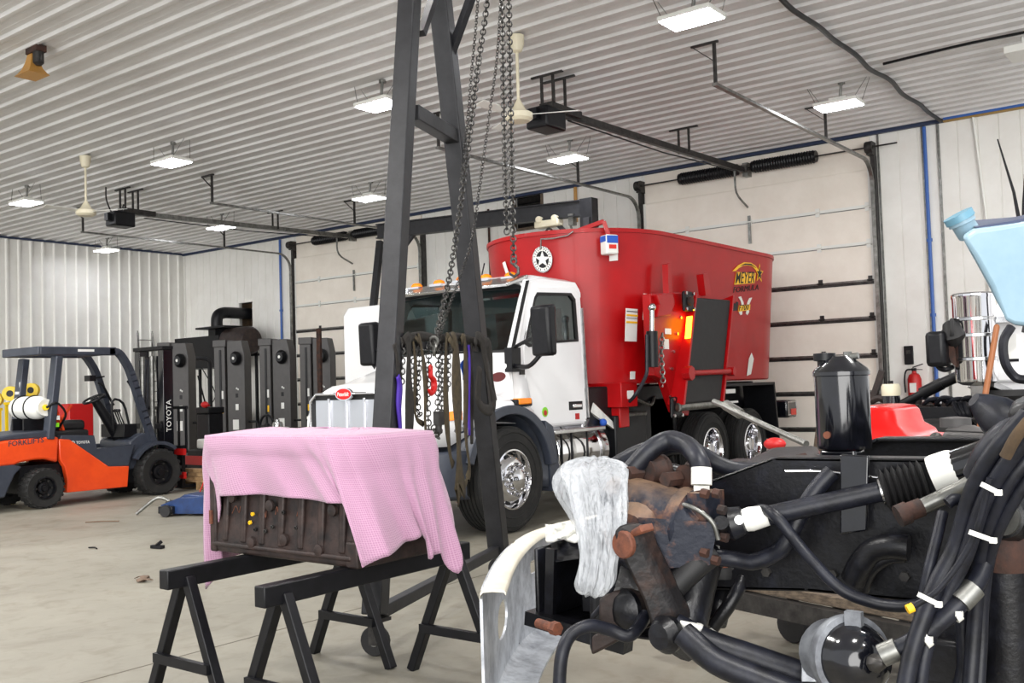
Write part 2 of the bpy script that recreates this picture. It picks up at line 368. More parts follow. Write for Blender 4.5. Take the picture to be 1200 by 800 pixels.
# sectional overhead doors
def door(n, x0, x1, ztop, lines):
    yd = YB-.1; b = MB(); zs = [0]+lines+[ztop]
    for a, c in zip(zs, zs[1:]):
        b.box(x0, x1, yd, yd+.05, a+.006, c-.006)
        b.box(x0, x1, yd+.008, yd+.045, c-.008, c+.008)
    d = struct(b, 'door_%d' % n, 'door', bevel=.006)
    for z in lines:
        struct(MB().box(x0, x1, yd-.016, yd-.001, z+.002, z+(.05 if z > 3.4 else .03)), 'stile_strip', 'white_plastic' if z > 3.4 else 'galv', d, smooth=0)
        struct(MB().box(x0, x1, yd-.012, yd-.001, z-(.012 if z > 3.4 else .05), z), 'stile_edge', 'galv' if z > 3.4 else 'darksteel', d, smooth=0)
        for x in (x0+.9, (x0+x1)/2, x1-.9, x1-.06):
            b = MB().box(x-.035, x+.035, yd-.02, yd, z-.05, z+.09); b.cyl((x-.05, yd-.03, z+.02), (x+.05, yd-.03, z+.02), .014, n=8)
            struct(b, 'hinge', 'white_plastic' if z > 3.4 else 'darksteel', d, smooth=0)
    b = MB().box(x0-.02, x0+.03, yd-.01, yd-.001, 0, ztop).box(x1-.03, x1+.02, yd-.01, yd-.001, 0, ztop)
    struct(b, 'edge_strip', 'white_plastic', d, smooth=0)
    struct(MB().box(x0, x1, yd+.052, yd+.09, ztop, H-.1), 'header_panel', 'door', d, smooth=0)
    struct(MB().box(x0, x1, yd-.012, yd+.05, 0, .05), 'bottom_seal', 'rubber', d, smooth=0)
    cx = (x0+x1)/2
    struct(MB().bar((cx, yd-.03, ztop-.5), (cx, yd-.03, ztop-1.0), .05, .02), 'lift_bracket', 'galv', d, smooth=0)
    return d
PZ = [.61*k for k in range(1, 8)]
door(1, -19.62, -15.3, 4.9, PZ); door(2, -9.45, -5.18, 4.9, PZ)
# ------------------------------------------------------------------ overhead door hardware
def door_gear(tag_, x0, x1, pl, y0s):
    cx = (x0+x1)/2; ys = YB-.22
    t = thing('torsion_shaft', 'thin horizontal steel torsion shaft with end drums over the %s overhead door' % tag_, 'door shaft', (cx, ys, 5.2))
    build(MB().cyl((x0-.12, ys, 5.24), (x1+.5, ys, 5.24), .014, n=8), 'shaft', 'darksteel', t)
    for x in (x0-.05, x1+.05):
        b = MB().lathe((x-.06, ys, 5.24), (1,0,0), [(.03,0),(.09,0),(.1,.03),(.085,.1),(.09,.12),(.03,.12)], 16)
        build(b, 'cable_drum', 'darksteel', t)
        build(MB().box(x-.05, x+.05, ys, YB-.02, 5.12, 5.34), 'end_bracket', 'darksteel', t, smooth=0)
    build(MB().box(cx-.05, cx+.05, ys, YB-.05, 5.1, 5.34).lathe((cx-.06, ys, 5.24), (1,0,0), [(.01,0),(.07,0),(.07,.12),(.01,.12)], 12), 'centre_bracket', 'galv', t, smooth=0)
    for side, a, c in (('leftmost', cx-1.3, cx-.14), ('rightmost', cx+.14, cx+1.3)):
        b = MB(); n = 46
        b.lathe((a, ys, 5.24), (1,0,0), [(.02,0),(.1,.0)]+[((.115 if k % 2 else .1), .03+(c-a-.06)*k/n) for k in range(n+1)]+[(.1,c-a),(.02,c-a)], 14)
        word = 'nearer the flue' if side == 'leftmost' else 'farther from the flue'
        build(b, 'torsion_spring', 'black', None, smooth=50, label='black coiled torsion spring over the %s door, %s' % (tag_, word), cat='spring', group='torsion springs over the doors')
    for side, x in (('far', x0-.07), ('near', x1+.07)):
        t = thing('door_track', '', 'door track', (x, YB-.15, 0))
        r = .38; zt = 5.0; yv = YB-.2
        path = [(x, yv, .02), (x, yv, zt-r)]+[(x, yv-r+r*math.cos(a), zt-r+r*math.sin(a)) for a in [math.pi/2*k/8 for k in range(1, 9)]]+[(x, y0s, zt+.0)]
        rr = MB(); p = [V(q) for q in path]
        for k in range(len(p)-1): rr.bar(p[k], p[k+1]+(p[k+1]-p[k]).normalized()*.004, .034, .06, up=V((1,0,0)))
        build(rr, 'track_rail', 'darksteel' if n == 2 else 'galv', t, smooth=0)
        build(MB().box(x-.035, x+.035, YB-.14, YB-.02, 0, 5.12), 'jamb_angle', 'darksteel', t, smooth=0)
        for ky, yy in enumerate((y0s+.03, y0s+(YB-y0s)*.62)):
            h = MB().bar((x, yy, zt), (x, yy, H-.03), .035, .035)
            h.bar((x-.02, yy-.22, H-.04), (x-.02, yy+.22, H-.04), .04, .03) if False else h.bar((x-.3, yy, H-.04), (x+.05, yy, H-.04), .04, .03)
            h.bar((x-.27, yy, H-.06), (x, yy, zt+.28), .028, .01)
            build(h, 'hanger', 'darksteel', t, smooth=0)
        t['label'] = 'curved door track with ceiling hangers at the %s %s of the %s door' % ('flue' if side == 'far' else 'chain', 'side', tag_)
n = 2
door_gear('wide cream', -9.45, -5.18, 'x', 10.75)
n = 1
door_gear('distant', -19.62, -15.3, 'x', 10.95)
def opener(label, x, y0, y1, dark):
    t = thing('door_opener', label, 'door opener', (x, y0, 4.85))
    z = 5.08
    build(MB().bar((x, y0-.1, z), (x, y1, z+.12), .07, .09), 'rail', dark, t, smooth=0)
    build(MB().tube([(x, y0+.3, z-.07), (x, (y0+y1)/2, z-.06), (x, y1-.2, z+.06)], .011, 6), 'drive_chain', 'black', t)
    b = MB().box(x-.17, x+.17, y0-.42, y0+.02, z-.3, z-.02); build(b, 'motor_housing', 'black', t, bevel=.03)
    build(MB().lathe((x-.28, y0-.2, z-.1), (1,0,0), [(.02,0),(.08,0),(.1,.04),(.1,.1),(.02,.12)], 16).box(x-.06, x+.06, y0-.5, y0-.42, z-.2, z-.06), 'motor', 'black', t)
    build(MB().box(x-.1, x+.1, y0-.2, y0+.5, z-.02, z+.07), 'end_bracket', 'darksteel', t, smooth=0)
    for yy in (y0-.15, y0+.12, y0+(y1-y0)*.62):
        build(MB().bar((x-.09, yy, z+.05), (x-.09, yy, H-.03), .03).bar((x+.09, yy, z+.05), (x+.09, yy, H-.03), .03).bar((x-.25, yy, H-.035), (x+.25, yy, H-.035), .04, .025), 'hanger', 'darksteel', t, smooth=0)
    build(MB().tube([(x, y1-.35, z+.05), (x, y1-.3, 4.75), (x-.0, YB-.16, 4.55)], .02, 6, 4), 'door_arm', 'galv', t)
    return t
opener('black door opener with dark heavy rail pointing at the wide cream door', -7.32, 10.6, YB-.3, 'darksteel')
opener('black door opener with pale rail and looped cable above the forklift', -17.46, 10.7, YB-.3, 'galv')
build(MB().tube([onZ(124,219,H-.02), onZ(125,235,5.3), onZ(133,252,5.05), onZ(140,250,5.05), onZ(145,240,5.1)], .014, 6, 6), 'power_cable', 'black', None, label='thin black looped cable hanging from the ceiling to the far opener motor', cat='cable')
# ------------------------------------------------------------------ led lights
def led(x, y, label, i):
    t = thing('ceiling_light', label, 'light', (x, y, H-.3), 'LED high bay lights under the ceiling'); z = H-.34
    build(MB().box(x-.3, x+.3, y-.2, y+.2, z, z+.05), 'housing', 'white_plastic', t, bevel=.01)
    build(MB().box(x-.28, x+.28, y-.18, y+.18, z-.012, z-.001), 'diffuser', 'led', t, smooth=0)
    build(MB().box(x-.12, x+.12, y-.06, y+.06, z+.05, z+.11), 'driver_box', 'white_plastic', t, smooth=0)
    b = MB()
    for sx in (-1, 1):
        for sy in (-1, 1): b.tube([(x+sx*.27, y+sy*.15, z+.05), (x+sx*.42, y+sy*.05, H-.02)], .005, 5)
    build(b, 'hanging_wires', 'galv', t)
    build(MB().cyl((x+.02, y, z+.1), (x+.05, y, H-.02), .02, n=8).cyl((x+.05, y, H-.05), (x+.05, y, H-.015), .05, n=10), 'power_drop', 'galv', t)
LX = (-4.6, -9.12, -13.8, -18.5, -23.2)
LL = {(-9.12,9.2): 'bright LED panel light beside the upper end of the gantry leg', (-13.8,9.2): 'bright LED panel light beside the ceiling fan, between horn speaker and opener',
 (-18.5,9.2): 'bright LED panel light above the forklift roof, past the ceiling fan', (-4.6,9.2): 'bright LED panel light largest in view, before the long door track',
 (-4.6,13.55): 'bright LED panel light nearest the black ceiling hose', (-9.12,13.55): 'bright LED panel light under the opener with the dark heavy rail',
 (-13.8,13.55): 'bright LED panel light beside the gantry leg, farther one of that column', (-18.5,13.55): 'bright LED panel light under the pale opener rail',
 (-23.2,13.55): 'bright LED panel light nearest the flue corner, below a door track'}
i = 0
for (x, y), l in LL.items(): led(x, y, l, i); i += 1
p = onZ(1199,61,5.35)
build(MB().cbox(p,(.34,.5,.09)).cyl(p,V((p.x,p.y,H-.02)),.02,n=8), 'junction_box', 'white_plastic', None, bevel=.01, label='white box hanging from the ceiling past the thick black hose', cat='ceiling box')
# ceiling fans, horn, hose
def fan(x, y, label):
    t = thing('ceiling_fan', label, 'fan', (x, y, H-1)); z = H-.95
    build(MB().lathe((x, y, H-.03), (0,0,-1), [(.02,0),(.09,0),(.085,.1),(.06,.18),(.02,.2)], 16), 'canopy', 'cream', t)
    build(MB().cyl((x, y, z+.1), (x, y, H-.2), .018, n=10), 'downrod', 'cream', t)
    build(MB().lathe((x, y, z-.08), (0,0,1), [(.02,0),(.12,.0),(.16,.03),(.16,.09),(.09,.13),(.05,.2),(.02,.26)], 20), 'motor', 'cream', t)
    for k in range(3):
        a = 2*math.pi*k/3+.5; d = V((math.cos(a), math.sin(a), 0)); s = V((-math.sin(a), math.cos(a), 0))
        c = V((x, y, z)); w = V((0,0,.02))
        build(MB().hexa([c+d*.14-s*.05-w, c+d*.7-s*.075-w, c+d*.7+s*.075+w*.5, c+d*.14+s*.05+w*.5, c+d*.14-s*.05-w*.7, c+d*.7-s*.075-w*.7, c+d*.7+s*.075+w*.8, c+d*.14+s*.05+w*.8]), 'blade', 'white_plastic', t, smooth=0)
fan(-15.5, 8.7, 'cream ceiling fan on a short downrod above the forklift')
fan(-6.75, 9.05, 'white ceiling fan half hidden behind the hanging chains')
t = thing('horn_speaker', 'tan flared horn speaker hanging under the ceiling', 'speaker', (-11.1, 5.6, H-.4))
o = V((-11.12, 5.62, H-.08))
b = MB(); rings = []
for k, (w, z) in enumerate([(.05,0),(.06,-.06),(.075,-.12),(.1,-.18),(.14,-.235),(.17,-.26)]):
    rings.append([o+V((sx*w, sy*w*.75, z))+V((k*-.004, 0, 0)) for sx, sy in ((-1,-1),(1,-1),(1,1),(-1,1))])
b.loft(rings); build(b, 'horn', 'tanbrown', t, smooth=30, bevel=.004)
build(MB().box(o.x-.05, o.x+.2, o.y-.06, o.y+.06, H-.1, H-.025), 'mount_plate', 'rust', t, smooth=0)
build(MB().lathe(o+V((.13,0,-.02)), (0,0,-1), [(.01,0),(.06,0),(.06,.12),(.03,.15),(.01,.15)], 14).torus(o+V((.12,0,-.07)), (0,1,0), .08, .012, 16, 6), 'driver', 'darksteel', t)
b = MB(); P = []
for k in range(26): P.append((-3.93+.02*math.sin(k*1.3)-.004*k, 9.2+k*(YB-.15-9.2)/25, H-.07+.015*math.sin(k*.9)))
b.tube(P, .03, 10, 3); build(b, 'ceiling_hose', K['black'], None, label='thick black hose running along the ceiling to the blue wall pipe', cat='hose')
build(MB().tube([onZ(1035,75,H-.04), onZ(1080,64,H-.04), onZ(1140,50,H-.05), onZ(1200,38,H-.04), onZ(1240,28,H-.04)], .018, 6, 4), 'ceiling_cable', 'black', None, label='slim black cable branching across the ceiling from the thick hose', cat='cable')
def pipe(pts, label, r=.03, m='bluepipe', name='air_pipe'):
    b = MB().tube(pts, r, 10)
    for z in (1.2, 2.4, 3.6): b.cyl((pts[0][0], pts[0][1], z), (pts[0][0], pts[0][1], z+.05), r*1.5, n=10)
    build(b, name, m, None, label=label, cat='pipe')
pipe([(-4.3, YB-.05, .0), (-4.3, YB-.05, H-.1)], 'blue vertical air pipe beside the fire extinguisher')
pipe([(-20.25, YB-.06, 0), (-20.25, YB-.06, H-.1)], 'blue vertical air pipe between flue hole and distant door')
build(MB().tube([(-3.98, YB-.14, H-.05), (XR-.1, YB-.14, H-.05)], .022, 8), 'air_pipe', 'bluepipe', None, label='blue horizontal air pipe along the ochre wall top', cat='pipe')
build(MB().tube([onY(1140,137,YB-.04), onY(1155,250,YB-.04), V((onY(1155,250,YB-.04).x, YB-.04, 0))], .02, 8), 'conduit', 'white_plastic', None, label='white vertical conduit with a red end on the panelled wall', cat='conduit')
build(MB().tube([onY(572,245,YB-.04), onY(575,330,YB-.04), V((onY(575,330,YB-.04).x, YB-.04, 0))], .025, 8), 'conduit', K['rust'], None, label='dark red vertical conduit on wall behind the truck cab roof', cat='conduit')
build(MB().tube([onY(674,215,YB-.05), onY(675,260,YB-.05)], .035, 8).cyl(onY(674,212,YB-.05), onY(674,216,YB-.05), .05), 'conduit', 'tanbrown', None, label='short ochre pipe on the wall above the gantry beam end', cat='pipe')
p = onY(1065,416,YB-.03)
t = thing('wall_switch', 'small black switch box on the wall above the fire extinguisher', 'switch', p)
build(MB().cbox(p, (.14,.05,.3)), 'box', 'black', t, bevel=.01); build(MB().cbox(p+V((0,-.03,.05)), (.06,.02,.06)), 'button', 'darksteel', t, smooth=0)
p = onY(1073,472,YB-.12); p.z = 1.05
t = thing('fire_extinguisher', 'red fire extinguisher hung on the wall by the blue pipe', 'fire extinguisher', p)
build(MB().lathe(p, (0,0,1), [(.01,0),(.1,0),(.105,.03),(.105,.36),(.08,.43),(.035,.46),(.03,.5),(.01,.5)], 20), 'cylinder', 'redplastic', t)
build(MB().box(p.x-.03, p.x+.03, p.y-.03, p.y+.03, p.z+.49, p.z+.54).bar(p+V((-.02,0,.55)), p+V((.14,0,.6)), .025, .015).bar(p+V((-.02,0,.52)), p+V((.13,0,.51)), .025, .012), 'valve_handle', 'black', t, smooth=0)
build(MB().tube([p+V((-.03,0,.52)), p+V((-.12,-.01,.5)), p+V((-.15,-.02,.35)), p+V((-.14,-.03,.15))], .014, 8, 4), 'hose', 'black', t)
build(MB().box(p.x-.04, p.x+.04, p.y+.09, YB-.012, p.z+.25, p.z+.45), 'bracket', 'darksteel', t, smooth=0)
build(MB().box(p.x-.05, p.x+.05, p.y-.108, p.y-.1, p.z+.15, p.z+.3), 'tag', 'paper', t, smooth=0)
# ------------------------------------------------------------------ forklift (faces +Y, its right side to the camera)
def solid_tire(t, x0, x1, y, z, R, rimr, name, lugs=22, hubm='black', out=1):
    w = abs(x1-x0); c = V(((x0+x1)/2, y, z)); h = w/2
    b = MB().lathe(c, (1,0,0), [(rimr,-h*.9),(R*.9,-h),(R*.97,-h*.8),(R*.975,h*.8),(R*.9,h),(rimr,h*.9)], 40)
    for k in range(lugs):
        a = 2*math.pi*k/lugs
        for s in (-1, 1):
            aa = a+(.5*2*math.pi/lugs if s > 0 else 0)
            e = V((0, math.cos(aa), math.sin(aa))); tt = V((0, -math.sin(aa), math.cos(aa)))
            p = c+e*R*.93+V((s*h*.55, 0, 0)); q = tt*R*.075
            b.hexa([p-q+V((-h*.42,0,0)), p-q+V((h*.42,0,0)), p+q+V((h*.42,0,0)), p+q+V((-h*.42,0,0))]+[v+e*R*.075 for v in (p-q*.8+V((-h*.4,0,0)), p-q*.8+V((h*.4,0,0)), p+q*.8+V((h*.4,0,0)), p+q*.8+V((-h*.4,0,0)))])
    o = build(b, name, 'tire', t, smooth=30)
    b = MB().lathe(c, (out,0,0), [(.02,-h*.5),(rimr*1.02,-h*.5),(rimr*1.02,h*.92),(rimr*.9,h*.95),(rimr*.85,h*.45),(rimr*.55,h*.35),(rimr*.5,h*.6),(rimr*.3,h*.65),(rimr*.25,h*.9),(.01,h*.9)], 28)
    build(b, 'rim', hubm, o, smooth=40)
    b = MB()
    for k in range(6):
        a = 2*math.pi*k/6; b.bolt(c+V((out*h*.36, math.cos(a)*rimr*.7, math.sin(a)*rimr*.7)), (out,0,0), .016, .04)
    build(b, 'wheel_nuts', 'darksteel', o, smooth=0)
FX = -13.7
t = thing('forklift', 'orange and charcoal forklift parked by the ribbed white wall', 'forklift', (-14.25, 7.9, 0))
fk = t
xa, xb = -14.78, -13.72
for s, (x0, x1) in ((1, (-13.86, -13.62)), (-1, (-14.9, -14.66))):
    solid_tire(t, x0, x1, 7.01, .28, .28, .16, 'rear_wheel', out=s)
    solid_tire(t, x0-(.04 if s > 0 else 0), x1+(0 if s > 0 else .04), 8.82, .35, .355, .2, 'front_wheel', out=s)
def prof(pts, x0=xa, x1=xb): return [(x0, y, z) for y, z in pts], (x1-x0, 0, 0)
# counterweight with wheel arch
def arc(cy, cz, r, a0, a1, n=8): return [(cy+r*math.cos(math.radians(a0+(a1-a0)*k/n)), cz+r*math.sin(math.radians(a0+(a1-a0)*k/n))) for k in range(n+1)]
P = [(6.05,.62),(6.62,.63)]+arc(7.03,.26,.43,118,62,6)[0:0]+[(6.72,.66),(6.9,.68),(7.05,.68),(7.24,.62)]+[(7.26,.98),(7.1,.99),(6.5,.97),(6.1,.9),(6.0,.8)]
b = MB(); b.prism(*prof(P)); build(b, 'counterweight', 'orange', t, bevel=.03)
P = [(6.04,.2),(6.5,.2),(6.56,.34),(6.64,.5),(6.74,.6),(6.62,.64),(6.05,.63)]
build(MB().prism(*prof(P)), 'counterweight_base', 'frk', t, bevel=.02)
P = [(6.02,.9),(6.2,.99),(6.6,1.05),(7.16,1.08),(7.16,.975),(6.5,.97),(6.1,.9)]
build(MB().prism(*prof(P, xa+.02, xb-.02)), 'hood_cover', 'frk', t, bevel=.025)
# body side
P = [(7.27,.2)]+[(7.4,.16)]+[(8.31,.17),(8.34,.48),(8.01,.50),(7.64,.76),(7.45,.9),(7.26,.94)]
P = [(7.27,.66),(7.34,.55),(7.38,.35),(7.36,.18)]+[(8.31,.17),(8.34,.48),(8.01,.50),(7.42,.93),(7.26,.95)]
build(MB().prism(*prof(P, xb-.1, xb)), 'side_panel', 'orange', t, bevel=.012)
build(MB().prism(*prof(P, xa, xa+.1)), 'side_panel', 'orange', t, bevel=.012)
build(MB().box(xa+.12, xb-.12, 6.75, 8.9, .22, .6), 'chassis', 'black', t, smooth=0)
P = [(7.28,.94),(7.42,.92),(8.01,.49),(8.34,.48),(8.44,.80),(7.84,.77),(7.8,.97),(7.3,1.0)]
build(MB().prism(*prof(P, xb-.13, xb-.012)), 'step_panel', 'frk', t, bevel=.012)
build(MB().prism(*prof(P, xa+.012, xa+.13)), 'step_panel', 'frk', t, bevel=.012)
build(MB().box(xa+.13, xb-.13, 7.75, 8.55, .68, .74), 'floor_plate', 'darksteel', t, smooth=0)
# front fender
for x0, x1 in ((xb-.14, xb+.06), (xa-.06, xa+.14)):
    o = arc(8.82,.35,.47,150,50,10); q = arc(8.82,.35,.42,150,50,10)
    build(MB().prism([(x0,y,z) for y, z in o+q[::-1]], (x1-x0,0,0)), 'front_fender', 'frk', t, smooth=40)
P = [(8.34,.4),(8.42,.85),(8.6,.95),(8.8,.95),(8.85,.5)]
build(MB().prism(*prof(P, xa+.1, xb-.1)), 'cowl', 'frk', t, bevel=.02)
# seat area
build(MB().box(xa+.15, xb-.12, 7.2, 7.78, .9, 1.06), 'engine_cover', 'seat', t, bevel=.03)
s = build(MB().box(xa+.3, xb-.28, 7.3, 7.82, 1.04, 1.2), 'seat', 'seat', t, bevel=.05)
b = MB().prism([(xa+.32, y, z) for y, z in ((7.22,1.18),(7.42,1.18),(7.36,1.4),(7.24,1.55),(7.14,1.55),(7.12,1.4))], (.44,0,0)); build(b, 'backrest', 'seat', s, bevel=.04)
build(MB().bar((xb-.2,7.42,1.05),(xb-.2,7.28,1.45),.09,.03).bar((xb-.2,7.38,1.18),(xb-.22,7.56,1.42),.05,.02), 'seat_belt', 'orange', s, smooth=0)
# overhead guard
for x in (xb-.05, xa+.05):
    q = [(x,7.13,.95),(x,7.27,2.12)]
    build(MB().bar(*q, .1, .17, up=V((1,0,0))), 'rear_post', 'frk', t, bevel=.015)
    pts = smoothpath([(x,8.05,2.2),(x,8.2,2.19),(x,8.32,2.05),(x,8.42,1.85),(x,8.6,1.3),(x,8.78,.8)], 5)
    b = MB()
    for a, c in zip(pts, pts[1:]): b.bar(a, c+(c-a)*.15, .09, .11, up=V((1,0,0)))
    build(b, 'front_post', 'frk', t, smooth=0)
    sx = -1 if x > -14.2 else 1
    build(MB().tube([(x+sx*.06,8.4,1.75),(x+sx*.1,8.46,1.7),(x+sx*.1,8.6,1.45),(x+sx*.06,8.66,1.4)], .018, 8, 4), 'grab_handle', 'black', t)
b = MB().bar((xb-.06,7.0,2.2),(xb-.06,8.16,2.2),.13,.12).bar((xa+.06,7.0,2.2),(xa+.06,8.16,2.2),.13,.12)
b.bar((xa,7.04,2.2),(xb,7.04,2.2),.14,.12).bar((xa,8.1,2.2),(xb,8.1,2.2),.1,.1)
for k in range(5): b.bar((xa+.1+.21*k,7.05,2.22),(xa+.1+.21*k,8.1,2.22),.03,.07)
build(b, 'roof_guard', 'frk', t, bevel=.02)
build(MB().box(xb+.004,xb+.008,7.55,7.8,2.19,2.225), 'roof_decal', 'paper', t, smooth=0)
for y in (7.22,): build(MB().box(xb+.002, xb+.006, y-.04, y+.04, 1.12, 1.18), 'green_decal', 'green', t, smooth=0); build(MB().box(xb+.002, xb+.006, y-.03, y+.05, 1.22, 1.28), 'warning_decal', 'paper', t, smooth=0)
build(MB().box(xa+.08,xa+.12,7.12,7.18,1.6,1.64).box(xa+.105, xa+.115, 7.17, 7.27, 1.6, 1.78), 'post_decal', 'paper', t, smooth=0)
# steering
sc_ = V((-14.3, 8.12, 1.5))
build(MB().cyl(sc_, sc_+V((.02,.42,-.65)), .06, .1), 'steering_column', 'black', t)
w = build(MB().torus(sc_, (0,-.45,1), .16, .018), 'steering_wheel', 'black', t)
b = MB()
for k in range(3):
    a = 2*math.pi*k/3; A, B, D = basis((0,-.45,1)); b.bar(sc_, sc_+(A*math.cos(a)+B*math.sin(a))*.16, .02)
build(b, 'spoke', 'black', w, smooth=0)
build(MB().box(-14.6,-13.95,8.4,8.62,.9,1.1).tube([(-14.05,8.3,1.0),(-14.02,8.25,1.45),(-14.0,8.42,1.42),(-13.98,8.5,1.1)],.02,8,3), 'dashboard', 'black', t, bevel=.03)
for k in range(3): build(MB().cyl((-14.1+k*.06,8.42,1.1),(-14.1+k*.06,8.34,1.3),.01,n=6).sphere((-14.1+k*.06,8.34,1.31),.025), 'lever', 'black', t)
build(MB().tube([(-14.66,8.5,1.85),(-14.6,8.3,1.82)],.012,6).cbox((-14.58,8.22,1.82),(.16,.1,.09)), 'mirror_lamp', 'black', t)
# lpg tank
tk = build(MB().lathe((-14.6, 7.1, 1.4), (1,0,0), [(.02,0),(.1,.01),(.15,.05),(.165,.12),(.165,.62),(.15,.7),(.11,.74),(.12,.76),(.12,.84),(.11,.84),(.02,.8)], 28), 'gas_cylinder', 'white_plastic', t)
tk.location = (.0, 0, 0)
build(MB().lathe((-13.84,7.1,1.4), (1,0,0), [(.02,0),(.1,.005),(.1,.03),(.02,.06)], 20).cyl((-13.8,7.1,1.4),(-13.72,7.08,1.4),.035), 'valve', 'yellow', tk)
for x in (-14.4, -14.08): build(MB().torus((x,7.1,1.4),(1,0,0),.17,.012,24,6).box(x-.02,x+.02,6.93,7.27,1.08,1.25), 'tank_strap', 'black', tk)
build(MB().tube([(-13.72,7.08,1.4),(-13.66,7.2,1.46),(-13.72,7.36,1.3),(-13.9,7.36,1.1)], .016, 8, 5), 'gas_hose', 'black', t)
# mast
for x in (-13.92, -14.58):
    s = 1 if x > -14.2 else -1
    build(MB().box(x-.07,x+.07,9.02,9.2,.08,2.24), 'outer_mast_rail', 'blackgloss', t, bevel=.008)
    build(MB().box(x-.14*s-.035,x-.14*s+.035,9.06,9.22,.12,2.15), 'inner_mast_rail', 'blackgloss', t, bevel=.006)
    build(MB().cyl((x-.2*s,9.0,.3),(x-.2*s,9.0,1.2),.05).cyl((x-.2*s,9.0,1.2),(x-.2*s,9.0,2.15),.035), 'lift_cylinder', 'galv', t)
    build(MB().box(x-.09,x+.09,9.32,9.38,.04,.72).prism([(x-.06,9.34,.04),(x-.06,10.4,.04),(x-.06,10.42,.055),(x-.06,9.34,.1)],(.12,0,0)), 'fork', 'black', t, smooth=0)
for q in ((-14.66,-13.84,9.0,9.2,2.24,2.3),(-14.6,-13.9,9.0,9.05,1.0,1.08),(-14.6,-13.9,9.02,9.08,.25,.35)): build(MB().box(*q), 'mast_crossbar', 'black', t, bevel=.008)
b = MB().bar((-14.75,9.32,.62),(-13.75,9.32,.62),.05,.1).bar((-14.75,9.32,.25),(-13.75,9.32,.25),.05,.1)
build(b, 'carriage', 'redplastic', t, smooth=0)
b = MB()
for k in range(6): b.bar((-14.74+k*.195,9.36,.6),(-14.74+k*.195,9.36,1.32),.03,.03)
b.bar((-14.76,9.36,1.32),(-13.73,9.36,1.32),.04,.05); build(b, 'load_backrest', 'black', t, smooth=0)
build(MB().tube([(-14.2,9.0,2.1),(-14.2,8.95,1.2),(-14.15,8.95,.7)],.018,8,4).tube([(-14.28,9.0,2.1),(-14.28,8.95,1.2),(-14.2,8.95,.7)],.018,8,4), 'mast_hose', 'hose', t)
build(MB().box(xb+.0,xb+.006,9.02,9.0+.1,1.95,2.1).box(xb-.13,xb-.126+.0,9.0,9.02,1.5,1.6), 'mast_decal', 'paper', t, smooth=0) if False else None
lettering('FORKLIFTS', t, (xb+.001,6.55,.885), (0,1,.06), (0,0,1), .075, 'frk', .004, w=.012)
lettering('TOYOTA', t, (xb-.01,7.56,.87+.06), (0,1,0), (0,0,1), .05, 'paper', .004, fit=.25) if False else lettering('TOYOTA', t, (xb-.011,7.52,.86), (0,1,.0), (0,0,1), .04, 'paper', .004, fit=.2)
build(MB().torus((xb-.009,7.47,.88),(1,0,0),.024,.004,16,5), 'oval_emblem', 'paper', t)
lettering('TOYOTA', t, (-13.849,9.15,.95), (0,0,1), (0,-1,0), .085, 'paper', .004, fit=.5)
# ------------------------------------------------------------------ mobile column lifts
def column_lift(px, py, d, label, first=None):
    c = at(px, py, d); c.z = 0
    if first is not None:
        o = copy_tree(first); o.location = c; o['label'] = label; return o
    t = thing('column_lift', label, 'vehicle lift', (0,0,0), 'charcoal mobile column lifts'); h = 2.6
    # local frame: x = along the width seen by the camera, y = depth; rotated to face the aisle
    build(MB().box(-.4,-.1,-.2,.25,.0,h-.1).box(-.42,-.06,-.24,.28,h-.14,h), 'mast_channel', 'liftgrey', t, bevel=.012, local=True)
    build(MB().prism([(-.06,-.16,.12),(.42,-.16,.12),(.42,-.16,h-.3),(.34,-.16,h-.02),(-.06,-.16,h-.02)],(0,.42,0)), 'column_cover', 'liftgrey', t, bevel=.012, local=True)
    build(MB().box(-.25,-.2,-.225,-.2,.3,h-.2), 'guide_groove', 'black', t, smooth=0, local=True)
    m = build(MB().lathe((.22,-.16,h-.38),(0,-1,0),[(.02,0),(.13,0),(.14,.05),(.14,.12),(.1,.18),(.09,.22),(.02,.22)],18), 'drive_motor', 'black', t, local=True)
    build(MB().cyl((.22,-.4,h-.38),(.22,-.385,h-.38),.03), 'motor_cap', 'paper', m, local=True)
    for x, z, w, hh, mm in ((-.2,h-1.1,.1,.16,'paper'),(-.2,h-1.4,.09,.13,'yellowtxt'),(.2,h-1.35,.08,.12,'paper'),(.16,h-1.7,.16,.2,'paper'),(-.2,h-2.0,.13,.16,'paper'),(.2,h-1.12,.07,.08,'black')):
        build(MB().box(x-w/2,x+w/2,-.212 if x < -.1 else -.168,-.16 if x > -.1 else -.2,z-hh/2,z+hh/2), 'warning_sticker', mm, t, smooth=0, local=True)
    build(MB().sphere((.2,-.17,h-.98),.022).sphere((.24,-.17,h-1.0),.02), 'button', 'paper', t, local=True)
    build(MB().box(-.45,-.05,-.35,.25,.05,.45).box(-.48,-.36,-1.0,-.2,.08,.2).box(.0,.12,-1.0,-.2,.08,.2), 'wheel_fork', 'black', t, smooth=0, local=True)
    build(MB().box(-.5,.5,.2,.75,.03,.14), 'base_frame', 'black', t, smooth=0, local=True)
    for x in (-.4,.4):
        build(MB().lathe((x-.04,.6,.1),(1,0,0),[(.02,0),(.1,0),(.1,.08),(.02,.08)],16), 'caster_wheel', 'rubber', t, local=True)
        build(MB().lathe((x-.04,-.9,.08),(1,0,0),[(.02,0),(.08,0),(.08,.08),(.02,.08)],16), 'caster_wheel', 'rubber', t, local=True)
    build(MB().tube([(.42,.05,.95),(.62,.05,.95),(.66,.05,.9),(.66,.05,.3),(.42,.05,.3)],.022,8), 'steering_handle', 'black', t, local=True)
    t.rotation_euler.z = math.radians(28); t.scale = (.77,.77,1); t.location = c
    return t
L0 = column_lift(207, 440, 20.3, 'charcoal column lift directly behind the forklift mast')
